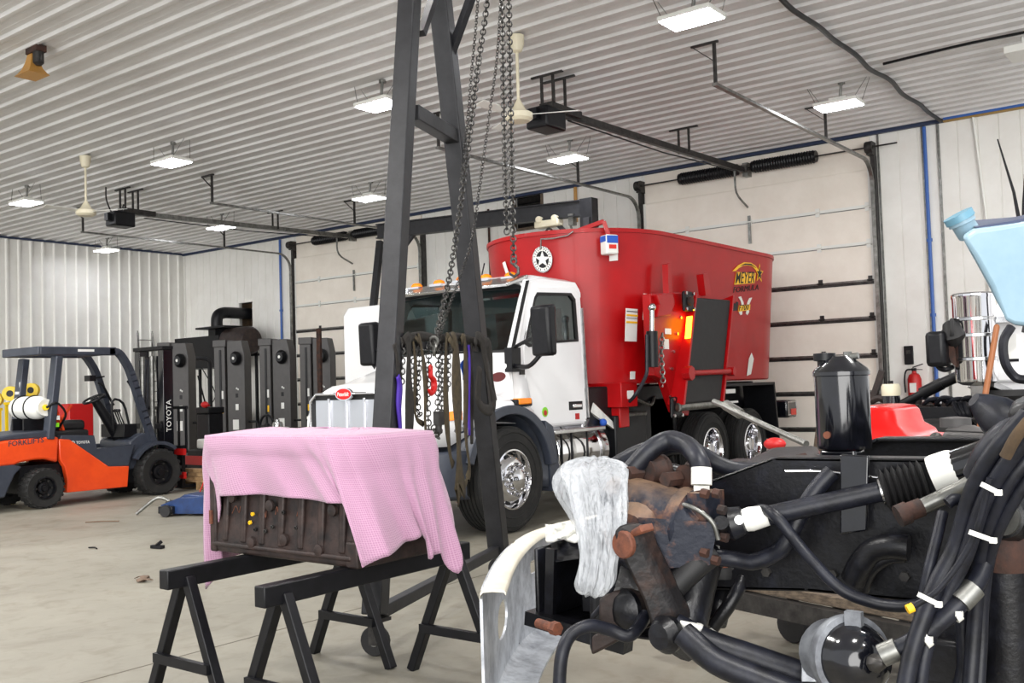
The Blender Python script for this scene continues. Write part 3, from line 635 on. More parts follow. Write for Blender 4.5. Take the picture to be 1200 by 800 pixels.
column_lift(272, 440, 20, 'charcoal column lift in front of the black flue heater, second from the forklift', L0)
column_lift(325, 440, 20, 'charcoal column lift against the wall, third from the forklift', L0)
L4 = column_lift(372, 440, 20, 'charcoal column lift beside the white hood with a rusty bar leaning on it', L0)
q = L4.location
d4 = V((q.x, q.y, 0)); pp = at(374, 410, 19.1)
build(MB().bar((pp.x, pp.y, .0), (pp.x-.02, pp.y+.02, 2.72), .1, .05), 'steel_bar', K['rust'], None, smooth=0, label='tall rusty flat bar standing against the last column lift', cat='steel bar')
# ------------------------------------------------------------------ waste oil heater with flue
hx, hy = -21.74, 15.75
t = thing('oil_heater', 'black waste oil heater on a frame with flue pipe into the wall', 'heater', (hx, hy, 0))
a0 = onY(200, 392, 14.6); 
build(MB().box(-23.1,-21.2,15.4,16.15,2.2,3.02), 'heater_cabinet', 'black', t, bevel=.01)
build(MB().lathe((-21.2,15.75,2.85),(1,0,0),[(.02,0),(.34,0),(.36,.06),(.36,.8),(.3,.9),(.02,.92)],24), 'burner_drum', K['cast'], t)
build(MB().box(-22.1,-20.9,15.35,16.2,3.2,3.25).box(-21.9,-21.6,15.6,16.0,3.02,3.2), 'cover_plate', 'black', t, smooth=0)
build(MB().tube([(hx,15.75,3.1),(hx,15.75,3.4),(hx,15.77,3.52),(hx,15.84,3.6),(hx,15.97,3.64),(hx,16.12,3.65),(hx,16.9,3.65)], .15, 16, 5), 'flue_pipe', 'black', t, smooth=60)
b = MB()
for x in (-23.0,-20.6):
    for y in (15.45,16.1): b.bar((x,y,0),(x,y,2.6),.06)
b.bar((-23.1,15.45,2.5),(-20.5,15.45,2.5),.06).bar((-23.1,16.1,2.5),(-20.5,16.1,2.5),.06)
build(b, 'support_frame', 'black', t, smooth=0)
build(MB().box(-22.9,-20.9,15.5,16.1,.0,1.1), 'oil_tank', 'black', t, bevel=.05)
build(MB().tube([at(228,420,22.5),at(244,422,22.5),at(246,440,22.5),at(247,520,22.3)],.05,10,4).tube([at(232,440,22.6),at(240,470,22.6),at(246,490,22.6)],.02,6,4).tube([at(236,430,22.6),at(252,460,22.7),at(247,475,22.7)],.012,6,4), 'supply_line', 'black', t)
# wire ladder shelf on the wall
b = MB(); p0 = onX(163,422,XL+.25); p1 = onX(180,422,XL+.25)
t = thing('step_ladder', 'small silver step ladder beside the ribbed wall behind the forklift roof', 'ladder', (p0.x+.2, (p0.y+p1.y)/2, 0))
for yy, s in ((p0.y,1),(p1.y,-1)):
    build(MB().bar((p0.x-.05,yy,3.25),(p0.x+.35,yy-.12*s,.0),.03,.05), 'front_rail', 'alum', t, smooth=0)
    build(MB().bar((p0.x-.05,yy,3.3),(p0.x-.17,yy,.0),.025,.03), 'rear_rail', 'alum', t, smooth=0)
b = MB()
for k in range(11):
    z = .25+k*.28; f = z/3.25; b.bar((p0.x+.35-.4*f,p0.y-.1*(1-f),z),(p0.x+.35-.4*f,p1.y+.1*(1-f),z),.07,.025)
build(b, 'step', 'alum', t, smooth=0)
# yellow machines behind the forklift, red box
def ring_tool(px, py, d, label):
    c = at(px, py, d); r = .15
    t = thing('cable_reel', label, 'reel', (c.x, c.y, 0), 'yellow reels behind the forklift')
    dr = V((.8,-.6,0))
    build(MB().lathe(c-dr*.12, dr, [(r*.45,0),(r,0),(r,.04),(r*.7,.06),(r*.7,.18),(r,.2),(r,.24),(r*.45,.24)], 24), 'drum', 'yellow', t)
    build(MB().lathe(c-dr*.1, dr, [(.02,0),(r*.44,0),(r*.44,.2),(.02,.2)], 16), 'hub', 'black', t)
    build(MB().bar((c.x-.2,c.y,c.z-.2),(c.x-.2,c.y,0),.05).bar((c.x+.2,c.y,c.z-.2),(c.x+.2,c.y,0),.05).bar((c.x-.25,c.y,c.z-.2),(c.x+.25,c.y,c.z-.2),.08,.05), 'stand', 'yellow', t, smooth=0)
ring_tool(13, 461, 20.3, 'yellow reel on a stand behind the white gas cylinder, nearer one')
ring_tool(37, 457, 21.2, 'yellow reel on a stand just behind the rear guard post')
ring_tool(-6, 468, 20.5, 'yellow reel on a stand farthest from the forklift mast')
c = at(86,480,19.5)
t = thing('tool_chest', 'dark red tool chest seen under the forklift roof behind the seat', 'tool chest', (c.x,c.y,0))
build(MB().box(c.x-.3,c.x+.3,c.y-.25,c.y+.25,.1,c.z+.12), 'body', 'redplastic', t, bevel=.02)
for k in range(4): 
    dd = build(MB().box(c.x-.27,c.x+.27,c.y-.27,c.y-.252,.2+k*.22,.38+k*.22), 'drawer', 'redplastic', t, bevel=.005)
    build(MB().box(c.x-.2,c.x+.2,c.y-.29,c.y-.272,.32+k*.22,.35+k*.22), 'handle', 'alum', dd, smooth=0)
for sx in (-.24,.24):
    for sy in (-.2,.2): build(MB().lathe((c.x+sx-.02,c.y+sy,.055),(1,0,0),[(.01,0),(.055,0),(.055,.04),(.01,.04)],12), 'caster', 'rubber', t)
# ------------------------------------------------------------------ blue floor jack
t = thing('floor_jack', 'blue low trolley jack lying on the concrete beside the pink cloth', 'floor jack', (-10.6,7.4,0))
A = onZ(180,603,.02); B = onZ(250,603,.02); d = (B-A); d.z = 0; d.normalize(); s = V((-d.y, d.x, 0)); up = V((0,0,1))
def jp(l, w, z): return A+d*l+s*w+up*(z-.02)
b = MB()
for w in (0, .34):
    b.prism([jp(.1,w,.03),jp(.1,w,.14),jp(.35,w,.23),jp(.7,w,.24),jp(1.5,w,.17),jp(1.5,w,.03)], s*.025)
build(b, 'side_plate', 'jackblue', t, bevel=.006)
build(MB().prism([jp(.3,.02,.2),jp(.42,.02,.27),jp(.9,.02,.24),jp(1.5,.02,.16),jp(1.5,.02,.13),jp(.3,.02,.16)], s*.32), 'top_cover', 'jackblue', t, bevel=.01)
build(MB().prism([jp(.1,-.06,.04),jp(.1,.44,.04),jp(.3,.44,.04),jp(.3,-.06,.04)], up*.09), 'front_plate', 'chassis', t, bevel=.01)
for w in (-.1,.41): build(MB().lathe(jp(.22,w,.075),s,[(.01,0),(.07,0),(.075,.01),(.075,.05),(.07,.06),(.01,.06)],18), 'front_roller', 'rubber', t)
for w in (-.06,.4): build(MB().lathe(jp(1.4,w,.06),s,[(.01,0),(.06,0),(.06,.04),(.01,.04)],14), 'rear_caster', 'rubber', t)
build(MB().tube([jp(.2,.17,.13),jp(.05,.17,.2),jp(-.05,.14,.21),jp(-.2,.1,.1),jp(-.3,.08,.02)],.022,8,4), 'handle_socket', 'galv', t)
build(MB().lathe(jp(.15,.17,.13),up,[(.01,0),(.07,0),(.08,.03),(.05,.05),(.01,.05)],16), 'saddle', 'darksteel', t)
# stack of pallet boards by the fork tips, red tongue
p = onZ(238,573,0)
t = thing('pallet', 'weathered wooden pallet on floor behind the blue jack', 'pallet', p)
for k in range(5): build(MB().box(p.x-.5,p.x+.5,p.y-.1+k*.22,p.y+.04+k*.22,.12,.145), 'deck_board', 'palletwood', t, smooth=0)
for k in range(3): build(MB().box(p.x-.5+k*.46,p.x-.42+k*.46,p.y-.1,p.y+.92,0,.119), 'stringer', 'palletwood', t, smooth=0)
for j, (dz, w) in enumerate(((.146,.0),(.206,.06),(.266,-.04))):
    build(MB().box(p.x-.4+w,p.x+.5+w,p.y-.05,p.y+.1,dz,dz+.055), 'timber', 'palletwood', None, smooth=0, label=('short timber lying lowest in the stack on the pallet','short timber in the middle of the stack on the pallet','short timber on top of the stack on the pallet')[j], cat='timber', group='timbers on the pallet')
p = onZ(245,582,0); 
t = thing('jack_stand', 'red jack stand peeking out behind the pink cloth', 'jack stand', p)
b = MB()
for a in range(4):
    e = V((math.cos(a*math.pi/2+.6), math.sin(a*math.pi/2+.6), 0)); b.bar(p+e*.16+up*.01, p+e*.05+up*.28, .04, .01)
build(b, 'leg', 'redgloss', t, smooth=0); build(MB().bar(p+up*.2,p+up*.42,.05).cbox(p+up*.43,(.13,.06,.03)), 'ratchet_post', 'darksteel', t, smooth=0)
# work bench between the lifts and truck with clutter
p = at(315,500,17); p2 = at(372,500,16.2)
t = thing('work_bench', 'long low bench of parts between column lifts and white truck', 'bench', (p.x,p.y,0))
dd = (p2-p); dd.z = 0; dd.normalize(); ss = V((-dd.y,dd.x,0)); zt = p.z+.0
def bp_(l, w, z): return V((p.x,p.y,0))+dd*l+ss*w+up*z
build(MB().prism([bp_(-.7,0,zt-.25),bp_(1.3,0,zt-.25),bp_(1.3,.6,zt-.25),bp_(-.7,.6,zt-.25)], up*.05), 'bench_top', 'darksteel', t, smooth=0)
for l in (-.65,1.25):
    for w in (.05,.55): build(MB().bar(bp_(l,w,0),bp_(l,w,zt-.25),.06), 'leg', 'darksteel', t, smooth=0)
zt -= .2
q = bp_(.75,.3,zt)
t = thing('spray_bottle', 'spray bottle of bright green liquid on the parts bench', 'bottle', q)
build(MB().lathe(q,up,[(.01,0),(.07,.0),(.075,.03),(.075,.18),(.05,.24),(.03,.27),(.01,.27)],16), 'bottle', 'green', t)
build(MB().cyl(q+up*.27,q+up*.31,.022).cbox(q+V((.03,-.03,.34)),(.12,.06,.05)), 'trigger_head', 'white_plastic', t)
q = bp_(.45,.25,zt)
t = thing('grinder', 'red power tool lying on the parts bench', 'power tool', q)
build(MB().tube([q+dd*-.2+up*.06,q+dd*.05+up*.08,q+dd*.22+up*.1],[.05,.065,.04],10), 'body', 'redgloss', t)
build(MB().cyl(q+dd*.22+up*.02,q+dd*.22+up*.05,.09).cyl(q+dd*.2+up*.05,q+dd*.2+up*.12,.03), 'disc_head', 'darksteel', t)
q = bp_(.15,.25,zt)
t = thing('parts_bin', 'blue parts bin on the bench next to red power tool', 'bin', q)
build(MB().loft([[q+dd*sx*w+ss*sy*w*.7+up*z for sx, sy in ((-1,-1),(1,-1),(1,1),(-1,1))] for w, z in ((.12,0),(.16,.16),(.15,.16),(.11,.02))]), 'bin', K['bluesling'], t, smooth=0)
build(MB().sphere(q+up*.14,(.08,.08,.06)), 'contents', 'chrome', t)
q = bp_(-.45,.3,zt)
build(MB().torus(q+up*.2,ss,.19,.022,28,8).cyl(q+up*.2-ss*.02,q+up*.2+ss*.03,.05).bar(q+up*.2-dd*.19,q+up*.2+dd*.19,.02).bar(q+up*.02,q+up*.38,.02), 'hand_wheel', 'black', None, label='black spoked hand wheel standing on the parts bench', cat='wheel')
q = bp_(-.15,.3,zt)
build(MB().lathe(q,up,[(.01,0),(.1,0),(.1,.22),(.08,.27),(.04,.28),(.04,.31),(.01,.31)],18), 'canister', 'alum', None, label='silver canister on the parts bench beside hand wheel', cat='canister')
# engine cart under lift row: white tray and cardboard
q = at(257,512,16.9)
t = thing('parts_cart', 'dark parts cart with white tray beyond the pink cloth', 'cart', (q.x,q.y,0))
build(MB().box(q.x-.5,q.x+.45,q.y-.3,q.y+.3,.25,q.z-.2), 'cart_body', 'black', t, bevel=.02)
build(MB().box(q.x-.3,q.x+.1,q.y-.25,q.y+.2,q.z-.19,q.z-.02), 'tray', 'white_plastic', t, bevel=.03)
build(MB().box(q.x-.52,q.x+.47,q.y-.32,q.y-.301,q.z-.45,q.z-.3), 'red_band', 'redplastic', t, smooth=0)
for sx in (-.42,.38):
    for sy in (-.24,.24): build(MB().lathe((q.x+sx-.03,q.y+sy,.125),(1,0,0),[(.01,0),(.125,0),(.125,.06),(.01,.06)],14), 'caster', 'rubber', t)
q = at(246,478,18.5)
build(MB().box(q.x-.18,q.x+.18,q.y-.16,q.y+.16,0,q.z-.1).box(q.x-.2,q.x+.2,q.y-.18,q.y+.18,q.z-.1,q.z+.02), 'battery_charger', 'black', None, bevel=.02, label='tall black battery charger box with red knob between two column lifts', cat='charger')
q = at(240,474,18.2)
build(MB().sphere(q,(.1,.06,.06)).bar(q,q+V((.0,.1,-.02)),.03), 'red_knob', 'redplastic', bpy.data.objects['battery_charger'])
# floor debris
p = onZ(168,680,0)
b = MB(); rr = []
for k in range(9): rr.append([p+V((-.12+.03*k, .05*math.sin(k*.8)+s_*.05*math.sin(math.pi*(k+.5)/9), .008+.02*math.sin(k*1.1)**2)) for s_ in (-1,0,1)])
b.grid(rr); build(b, 'dead_leaf', 'leaf', None, label='curled brown leaf on the bare concrete', cat='leaf', solid=.004)
p = onZ(183,643,0)
build(MB().bar(p+V((-.07,0,.02)),p+V((.07,.03,.02)),.05,.03).bar(p+V((0,0,.03)),p+V((.02,.05,.07)),.03), 'plastic_clip', 'black', None, smooth=0, label='small black broken clip on the floor', cat='debris')
p = onZ(109,643,0)
build(MB().tube([p+V((-.08,0,.008)),p+V((0,.02,.012)),p+V((.07,.0,.008))],.008,6,3), 'wire_scrap', 'black', None, label='tiny dark wire scrap on the floor', cat='debris')
p = onZ(120,612,0)
build(MB().tube([p+V((-.17,-.12,.008)),p+V((-.05,-.02,.012)),p+V((.06,.03,.015)),p+V((.15,.13,.008))],.009,6,4), 'twig', K['leaf'], None, label='thin brown twig on the floor in front of the forklift', cat='twig')
# ------------------------------------------------------------------ white mixer truck, nose towards -Y
TX = -7.5
t = thing('mixer_truck', 'white cab truck carrying a big red feed mixer, parked nose first', 'truck', (TX, 11, 0))
tr = t
def road_tire(x0, x1, y, z, R, rimr, out, deep, hubm='chrome', name='wheel'):
    w = abs(x1-x0); c = V(((x0+x1)/2, y, z)); h = w/2; gl = []
    n = 6
    for k in range(n):   # circumferential grooves
        a = -h*.78+2*h*.78*k/n; e = 2*h*.78/n
        gl += [(R,a+.004),(R,a+e-.012),(R-.014,a+e-.010),(R-.014,a+e+.0)]
    b = MB().lathe(c, (out,0,0), [(rimr,-h*.95),(R*.82,-h),(R*.95,-h*.93)]+gl+[(R*.95,h*.93),(R*.82,h),(rimr*1.05,h*.95),(rimr,h*.9)], 56)
    for rr_ in (R*.72, R*.88): b.torus(c+V((out*h*.985,0,0)), (1,0,0), rr_, .006, 48, 5)
    o = build(b, name, 'tire', t, smooth=28)
    f = h*.92
    if deep:
        pr_ = [(.02,-h*.9),(rimr,-h*.9),(rimr*1.03,f+.01),(rimr*.98,f+.015),(rimr*.93,f-.01),(rimr*.9,f-.22),(rimr*.62,f-.24),(rimr*.5,f-.2),(rimr*.42,f-.19),(rimr*.4,f-.06),(rimr*.3,f-.02),(.01,f-.015)]
        zf, rb = f-.22, rimr*.62
    else:
        pr_ = [(.02,-h*.9),(rimr,-h*.9),(rimr*1.03,f+.01),(rimr*.98,f+.015),(rimr*.93,f-.01),(rimr*.9,f-.05),(rimr*.68,f+.02),(rimr*.56,f+.03),(rimr*.4,f+.03),(rimr*.36,f+.08),(rimr*.2,f+.11),(.01,f+.115)]
        zf, rb = f-.018, rimr*.5
    rm = build(MB().lathe(c, (out,0,0), pr_, 48), 'rim', hubm, o, smooth=40)
    b = MB()
    for k in range(10):
        a = 2*math.pi*k/10; e = V((0, math.cos(a), math.sin(a))); p = c+V((out*(zf+.004),0,0))+e*rimr*.78
        b.lathe(p-V((out*.02,0,0)), (out,0,0), [(.001,0),(.034,0),(.034,.024),(.001,.024)], 12)
    build(b, 'hand_hole', 'black', o, smooth=0)
    b = MB(); sep = not deep and out > 0 and hubm == 'chrome'
    for k in range(10):
        a = 2*math.pi*(k+.5)/10; e = V((0, math.cos(a), math.sin(a))); p = c+V((out*(f+.02 if not deep else f-.21),0,0))+e*rb
        b.lathe(p, (out,0,0), [(.024,0),(.024,.05),(.016,.07),(.002,.075)], 8)
        if sep: build(b, 'lug_nut', 'chrome', o, smooth=30); b = MB()
    if not sep: build(b, 'lug_nut', 'chrome', o, smooth=30)
    return o
SR = .545
road_tire(-6.62, -6.24, 8.09, SR, SR, .3, 1, False)
road_tire(-8.76, -8.38, 8.09, SR, SR, .3, -1, False)
for y in (12.66, 13.98):
    road_tire(-6.54, -6.25, y, .53, .53, .3, 1, True); road_tire(-6.88, -6.59, y, .53, .53, .3, 1, True)
    road_tire(-8.75, -8.46, y, .53, .53, .3, -1, True)
# frame rails, axles, drivetrain
for x in (-7.95, -7.05): build(MB().box(x-.045,x+.045,7.2,15.5,.78,1.06), 'frame_rail', 'chassis', t, smooth=0)
build(MB().cyl((-8.5,8.09,.54),(-6.5,8.09,.54),.06), 'front_axle', 'chassis', t)
for y in (12.66,13.98): build(MB().cyl((-8.6,y,.53),(-6.4,y,.53),.09).sphere((-7.5,y,.55),(.25,.22,.24)), 'drive_axle', 'chassis', t)
build(MB().box(-7.9,-7.1,7.3,9.4,.55,1.2), 'engine', 'chassis', t, bevel=.05)
build(MB().box(-8.5,-6.5,9.85,12.0,.62,1.46).box(-8.2,-6.75,12.0,15.2,1.06,1.46), 'mixer_subframe', 'black', t, bevel=.02)
build(MB().box(-6.75,-6.4,10.35,11.1,.45,1.1), 'tool_box', 'black', t, bevel=.02)
# hood and front fenders, one moulded shell
ST = [ # y, zt, wt, zs, wf, zf
 (7.02,1.47,.50,1.30,.64,1.22),(7.07,1.52,.53,1.31,.70,1.28),(7.2,1.565,.57,1.33,.82,1.33),(7.4,1.585,.62,1.35,.99,1.36),(7.6,1.64,.67,1.37,1.12,1.375),(7.8,1.685,.71,1.385,1.2,1.38),
 (8.0,1.735,.75,1.40,1.235,1.375),(8.2,1.785,.80,1.41,1.235,1.36),(8.4,1.83,.86,1.42,1.23,1.32),(8.55,1.86,.92,1.42,1.2,1.27),(8.68,1.87,.99,1.40,1.12,1.2)]
def archz(y, r=.70): return SR+math.sqrt(max(r*r-(y-8.09)**2, 0)) if abs(y-8.09) < r-.02 else .75
rings = []
for y, zt, wt, zs, wf, zf in ST:
    zb = max(archz(y), .92) if y < 7.5 else max(archz(y), .95)
    zb = min(zb, zf-.05); crown = .0
    half = [(0,zt),(wt*.45,zt-.004),(wt*.78,zt-.02),(wt*.95,zt-.055),(wt,zt-.11),(wt+.02,(zt+zs)/2-.04),(wt+.06,zs),(wt+(wf-wt)*.5,zf+.015),(wf-.06,zf-.01),(wf-.015,zf-.04),(wf,zf-.09),(wf,zb)]
    rings.append([V((TX-x,y,z)) for x, z in half[::-1]]+[V((TX+x,y,z)) for x, z in half[1:]])
b = MB().loft(rings, caps=False, closed=False)
build(b, 'hood', 'white', t, smooth=50, solid=.02)
# black fender lips
for s in (-1, 1):
    x = TX+s*1.2
    o = [(8.09+.76*math.cos(a), SR+.76*math.sin(a)) for a in [math.radians(8+155*k/22) for k in range(23)]]
    q = [(8.09+.665*math.cos(a), SR+.665*math.sin(a)) for a in [math.radians(8+155*k/22) for k in range(23)]]
    b = MB().prism([(x-s*.03,y,z) for y, z in o+q[::-1]], (s*.1,0,0))
    build(b, 'fender_lip', 'frk', t, smooth=40, bevel=.01)
    b = MB(); q = [(8.09+.69*math.cos(a), SR+.69*math.sin(a)) for a in [math.radians(-12+185*k/22) for k in range(23)]]
    b.loft([[V((TX+s*.62,y,z)) for y, z in q],[V((x,y,z)) for y, z in q]], caps=False, closed=False)
    build(b, 'wheel_well', 'frk', t, smooth=50, solid=.015)
    build(MB().prism([(x-s*.25,8.8,.35),(x-s*.25,9.0,.35),(x-s*.25,8.86,1.05),(x-s*.25,8.72,1.12)], (s*.28,0,0)), 'mud_guard', 'frk', t, bevel=.01)
    p = V((TX+s*1.225, 8.28, 1.33)); build(MB().box(p.x-.05,p.x+.04,8.16,8.44,1.285,1.36), 'marker_base', 'black', t, bevel=.01)
    build(MB().box(p.x-.045,p.x+.05,8.2,8.42,1.305,1.37), 'marker_lamp', 'amber', t, bevel=.012)
    # headlamp
    b = MB().hexa([(TX+s*.58,7.03,1.02),(TX+s*1.1,7.5,1.04),(TX+s*1.08,7.66,1.06),(TX+s*.58,7.4,1.02),(TX+s*.6,7.07,1.26),(TX+s*1.09,7.53,1.29),(TX+s*1.06,7.66,1.3),(TX+s*.6,7.4,1.26)])
    hl = build(b, 'headlamp', 'chrome', t, bevel=.03)
    def hp(f, z, o=0): return V((TX+s*(.6+.5*f),7.05+.46*f,z))+V((s*.68,-.73,0))*o
    build(MB().hexa([hp(.55,1.17,.0),hp(.98,1.18,.0),hp(.98,1.18,.025),hp(.55,1.17,.025),hp(.55,1.26,-.02),hp(.98,1.275,-.02),hp(.98,1.275,.012),hp(.55,1.26,.012)]), 'turn_signal', 'amber', hl, bevel=.006)
    build(MB().lathe(hp(.25,1.13,-.01),(s*.68,-.73,0),[(.01,0),(.07,0),(.075,.02),(.05,.04),(.01,.045)],18), 'lens', 'glassdark', hl)
# grille
gz0, gz1 = .72, 1.43
build(MB().box(TX-.53,TX+.53,7.0,7.03,gz0,gz1+.03), 'grille_back', 'dial', t, smooth=0)
K['perf'] = mat('perforated_screen', (196,200,206), .3, .6)
nt = K['perf'].node_tree; bs = nt.nodes['Principled BSDF']; tcn = nt.nodes.new('ShaderNodeTexCoord'); vr = nt.nodes.new('ShaderNodeTexVoronoi'); vr.inputs['Scale'].default_value = 38; vr.inputs['Randomness'].default_value = 0
nt.links.new(tcn.outputs['Object'], vr.inputs['Vector']); r = nt.nodes.new('ShaderNodeValToRGB'); r.color_ramp.elements[0].position = .3; r.color_ramp.elements[1].position = .36; r.color_ramp.elements[0].color = (.06,.065,.07,1); r.color_ramp.elements[1].color = (.5,.52,.56,1)
nt.links.new(vr.outputs['Distance'], r.inputs['Fac']); nt.links.new(r.outputs['Color'], bs.inputs['Base Color'])
for x0, x1 in ((-.48,-.27),(-.25,-.01),(.01,.25),(.27,.48)): build(MB().box(TX+x0,TX+x1,6.99,7.0,gz0,gz1-.02), 'screen_panel', 'perf', t, smooth=0)
b = MB()
for x in (-.26,0,.26): b.box(TX+x-.018,TX+x+.018,6.965,6.999,gz0,gz1)
build(b, 'grille_bar', 'chrome', t, bevel=.006)
q = [(-.55,gz0-.05),(.55,gz0-.05),(.55,gz1-.02),(.45,gz1+.06),(-.45,gz1+.06),(-.55,gz1-.02)]; i_ = [(-.525,gz0),(.525,gz0),(.525,gz1-.04),(.44,gz1+.03),(-.44,gz1+.03),(-.525,gz1-.04)]
build(MB().ring([(TX+x,6.955,z) for x, z in q],[(TX+x,6.955,z) for x, z in i_],(0,.08,0)), 'grille_surround', 'chrome', t, bevel=.012)
def oval(c, xd, yd, rx, ry, n=28): return [V(c)+V(xd)*rx*math.cos(2*math.pi*k/n)+V(yd)*ry*math.sin(2*math.pi*k/n) for k in range(n)]
em = build(MB().prism(oval((TX,6.95,1.47),(1,0,0),(0,0,1),.11,.055),(0,-.02,0)), 'grille_emblem', 'redgloss', t, bevel=.004, smooth=40)
build(MB().ring(oval((TX,6.935,1.47),(1,0,0),(0,0,1),.122,.065),oval((TX,6.935,1.47),(1,0,0),(0,0,1),.107,.052),(0,.03,0)), 'emblem_rim', 'chrome', em)
lettering('Peterbilt', em, (TX-.085,6.93,1.45), (1,0,0), (0,0,1), .04, 'paper', .004, fit=.17, shear=.2)
# bumper
b = MB(); q = [(-1.22,.5),(-1.1,.28),(-.8,.0),(-.5,-.06),(.5,-.06),(.8,.0),(1.1,.28),(1.22,.5)]
rings = [[V((TX+x,6.88+y,z)) for x, y in q] for z in (.42,.46,.62,.84,.88)]
for k, e in ((0,.05),(4,.03)): rings[k] = [p+V((0,e,0)) for p in rings[k]]
build(MB().loft(rings, caps=False, closed=False), 'bumper', 'frk', t, smooth=30, solid=.03)
build(MB().box(TX-.7,TX+.7,6.95,7.1,.5,.9), 'bumper_core', 'black', t, smooth=0)
for s in (-1,1): build(MB().lathe((TX+s*.6,6.86,.64),(0,-1,0),[(.01,0),(.07,0),(.075,.01),(.02,.015),(.01,.015)],18), 'fog_lamp', 'chrome', t)
# cab: panels round a hollow interior
CX0, CX1 = -8.5, -6.5
out = [(9.9,1.02),(8.62,1.02),(8.5,1.22),(8.35,1.72),(8.72,2.5),(8.84,2.66),(9.1,2.71),(9.8,2.71),(9.88,2.62)]
win = [(9.74,2.0),(9.2,1.97),(8.75,1.92),(8.68,1.95),(8.74,2.1),(8.92,2.48),(8.98,2.54),(9.66,2.57),(9.74,2.5)]
for s, x in ((1, CX1), (-1, CX0)):
    tp = .05
    def sk(y, z): return V((x-s*max(z-1.75,0)*tp, y, z))
    build(MB().ring([sk(y,z) for y, z in out],[sk(y,z) for y, z in win],(-s*.05,0,0)), 'cab_side', 'white', t, bevel=.02)
    dout = [(9.84,1.06),(9.0,1.06),(8.66,1.3),(8.66,1.85),(8.7,2.0),(8.9,2.5),(8.97,2.6),(9.72,2.64),(9.82,2.56)]
    dr = build(MB().ring([sk(y,z)+V((s*.018,0,0)) for y, z in dout],[sk(y,z)+V((s*.018,0,0)) for y, z in win],(-s*.02,0,0)), 'door', 'white', t, bevel=.008)
    wi = [((y-9.25)*.93+9.25,(z-2.25)*.9+2.25) for y, z in win]
    build(MB().ring([sk(y,z)+V((s*.022,0,0)) for y, z in win],[sk(y,z)+V((s*.022,0,0)) for y, z in wi],(-s*.04,0,0)), 'window_seal', 'rubber', dr, smooth=0)
    build(MB().prism([sk(y,z)+V((s*.0,0,0)) for y, z in win],(-s*.006,0,0)), 'window_glass', 'glassdark', dr, smooth=0)
    build(MB().box(x+s*.016-.003,x+s*.016+.006,9.48,9.76,1.2,1.3) , 'handle_recess', 'black', dr, bevel=.02)
    build(MB().box(x+s*.03-.012,x+s*.03+.012,9.54,9.72,1.225,1.27), 'door_handle', 'chrome', dr, bevel=.008)
    build(MB().bar((x+s*.02,9.87,1.1),(x-s*.02,9.87,2.4),.035,.02), 'grab_bar', 'alum', t, smooth=0)
    lx = x+s*.022
    if s > 0:
        build(MB().box(lx,lx+.004,9.03,9.035,1.1,1.15).box(lx-.002,lx+.003,8.94,9.06,1.06+.06,1.24) if False else MB().prism(oval((lx-.002,9.0,1.2),(0,1,0),(0,0,1),.055,.055,18),(.004,0,0)), 'round_sticker', 'green', dr, smooth=0)
        build(MB().prism(oval((lx+.001,9.0,1.19),(0,1,0),(0,0,1),.03,.032,14),(.004,0,0)), 'sticker_centre', 'redplastic', dr, smooth=0)
        build(MB().box(lx-.002,lx+.003,9.6,9.68,1.09,1.16), 'red_decal', 'redplastic', dr, smooth=0)
        build(MB().box(lx-.04,lx-.008,8.58,8.66,1.62,1.7), 'side_marker', 'darksteel', t, smooth=0)
        oe = build(MB().prism(oval((CX1+.0,8.2,1.6),(0,1,.08),(0,0,1),.12,.05),(.012,0,0)), 'side_emblem', 'maroon', t, smooth=0)
# roof, sun visor, back, front pillars
rings = []
for x, d in ((-1.0+.05,.05),(-.95+.03,.0),(-.8,-.04),(0,-.07),(.8,-.04),(.92,.0),(.95,.05)):
    rings.append([V((TX+x,y,z-d)) for y, z in ((8.78,2.6),(8.74,2.63),(8.84,2.68),(9.1,2.72),(9.8,2.71),(9.9,2.64),(9.9,2.58))])
build(MB().loft(rings), 'roof', 'white', t, smooth=50)
build(MB().hexa([(TX-.93,8.5,2.58),(TX+.93,8.5,2.58),(TX+.95,8.86,2.69),(TX-.95,8.86,2.69),(TX-.93,8.48,2.615),(TX+.93,8.48,2.615),(TX+.95,8.86,2.735),(TX-.95,8.86,2.735)]), 'sun_visor', 'alum', t, bevel=.008)
bo = [(-.95,1.02),(.95,1.02),(.93,2.6),(-.93,2.6)]; bi = [(-.7,1.9),(.7,1.9),(.7,2.42),(-.7,2.42)]
build(MB().ring([(TX+x,9.88,z) for x, z in bo],[(TX+x,9.88,z) for x, z in bi],(0,-.04,0)), 'cab_back', 'white', t, smooth=0)
build(MB().box(TX-.7,TX+.7,9.86,9.865,1.9,2.42), 'rear_window', 'glassdark', t, smooth=0)
wo = [(-1.0,8.42,1.83),(0,8.3,1.83),(1.0,8.42,1.83),(.965,8.8,2.66),(0,8.7,2.68),(-.965,8.8,2.66)]
wn = [(-.97,8.45,1.89),(0,8.34,1.89),(.97,8.45,1.89),(.935,8.76,2.57),(0,8.67,2.6),(-.935,8.76,2.57)]
build(MB().ring([(TX+x,y,z) for x, y, z in wo],[(TX+x,y,z) for x, y, z in wn],(0,.06,.01)), 'windshield_frame', 'rubber', t, smooth=0)
build(MB().loft([[V((TX+x,y+.03,z)) for x, y, z in wn[:3]],[V((TX+x,y+.03,z)) for x, y, z in wn[:2:-1]]], caps=False, closed=False), 'windshield', 'glassdark', t, smooth=0, solid=.006)
for s in (-1,1): build(MB().hexa([(TX+s*.985,8.46,1.68),(TX+s*1.01,8.5,1.68),(TX+s*.965,8.88,2.68),(TX+s*.945,8.82,2.68),(TX+s*.975,8.38,1.68),(TX+s*1.0,8.4,1.68),(TX+s*.96,8.8,2.68),(TX+s*.935,8.77,2.68)]), 'pillar', 'white', t, bevel=.01)
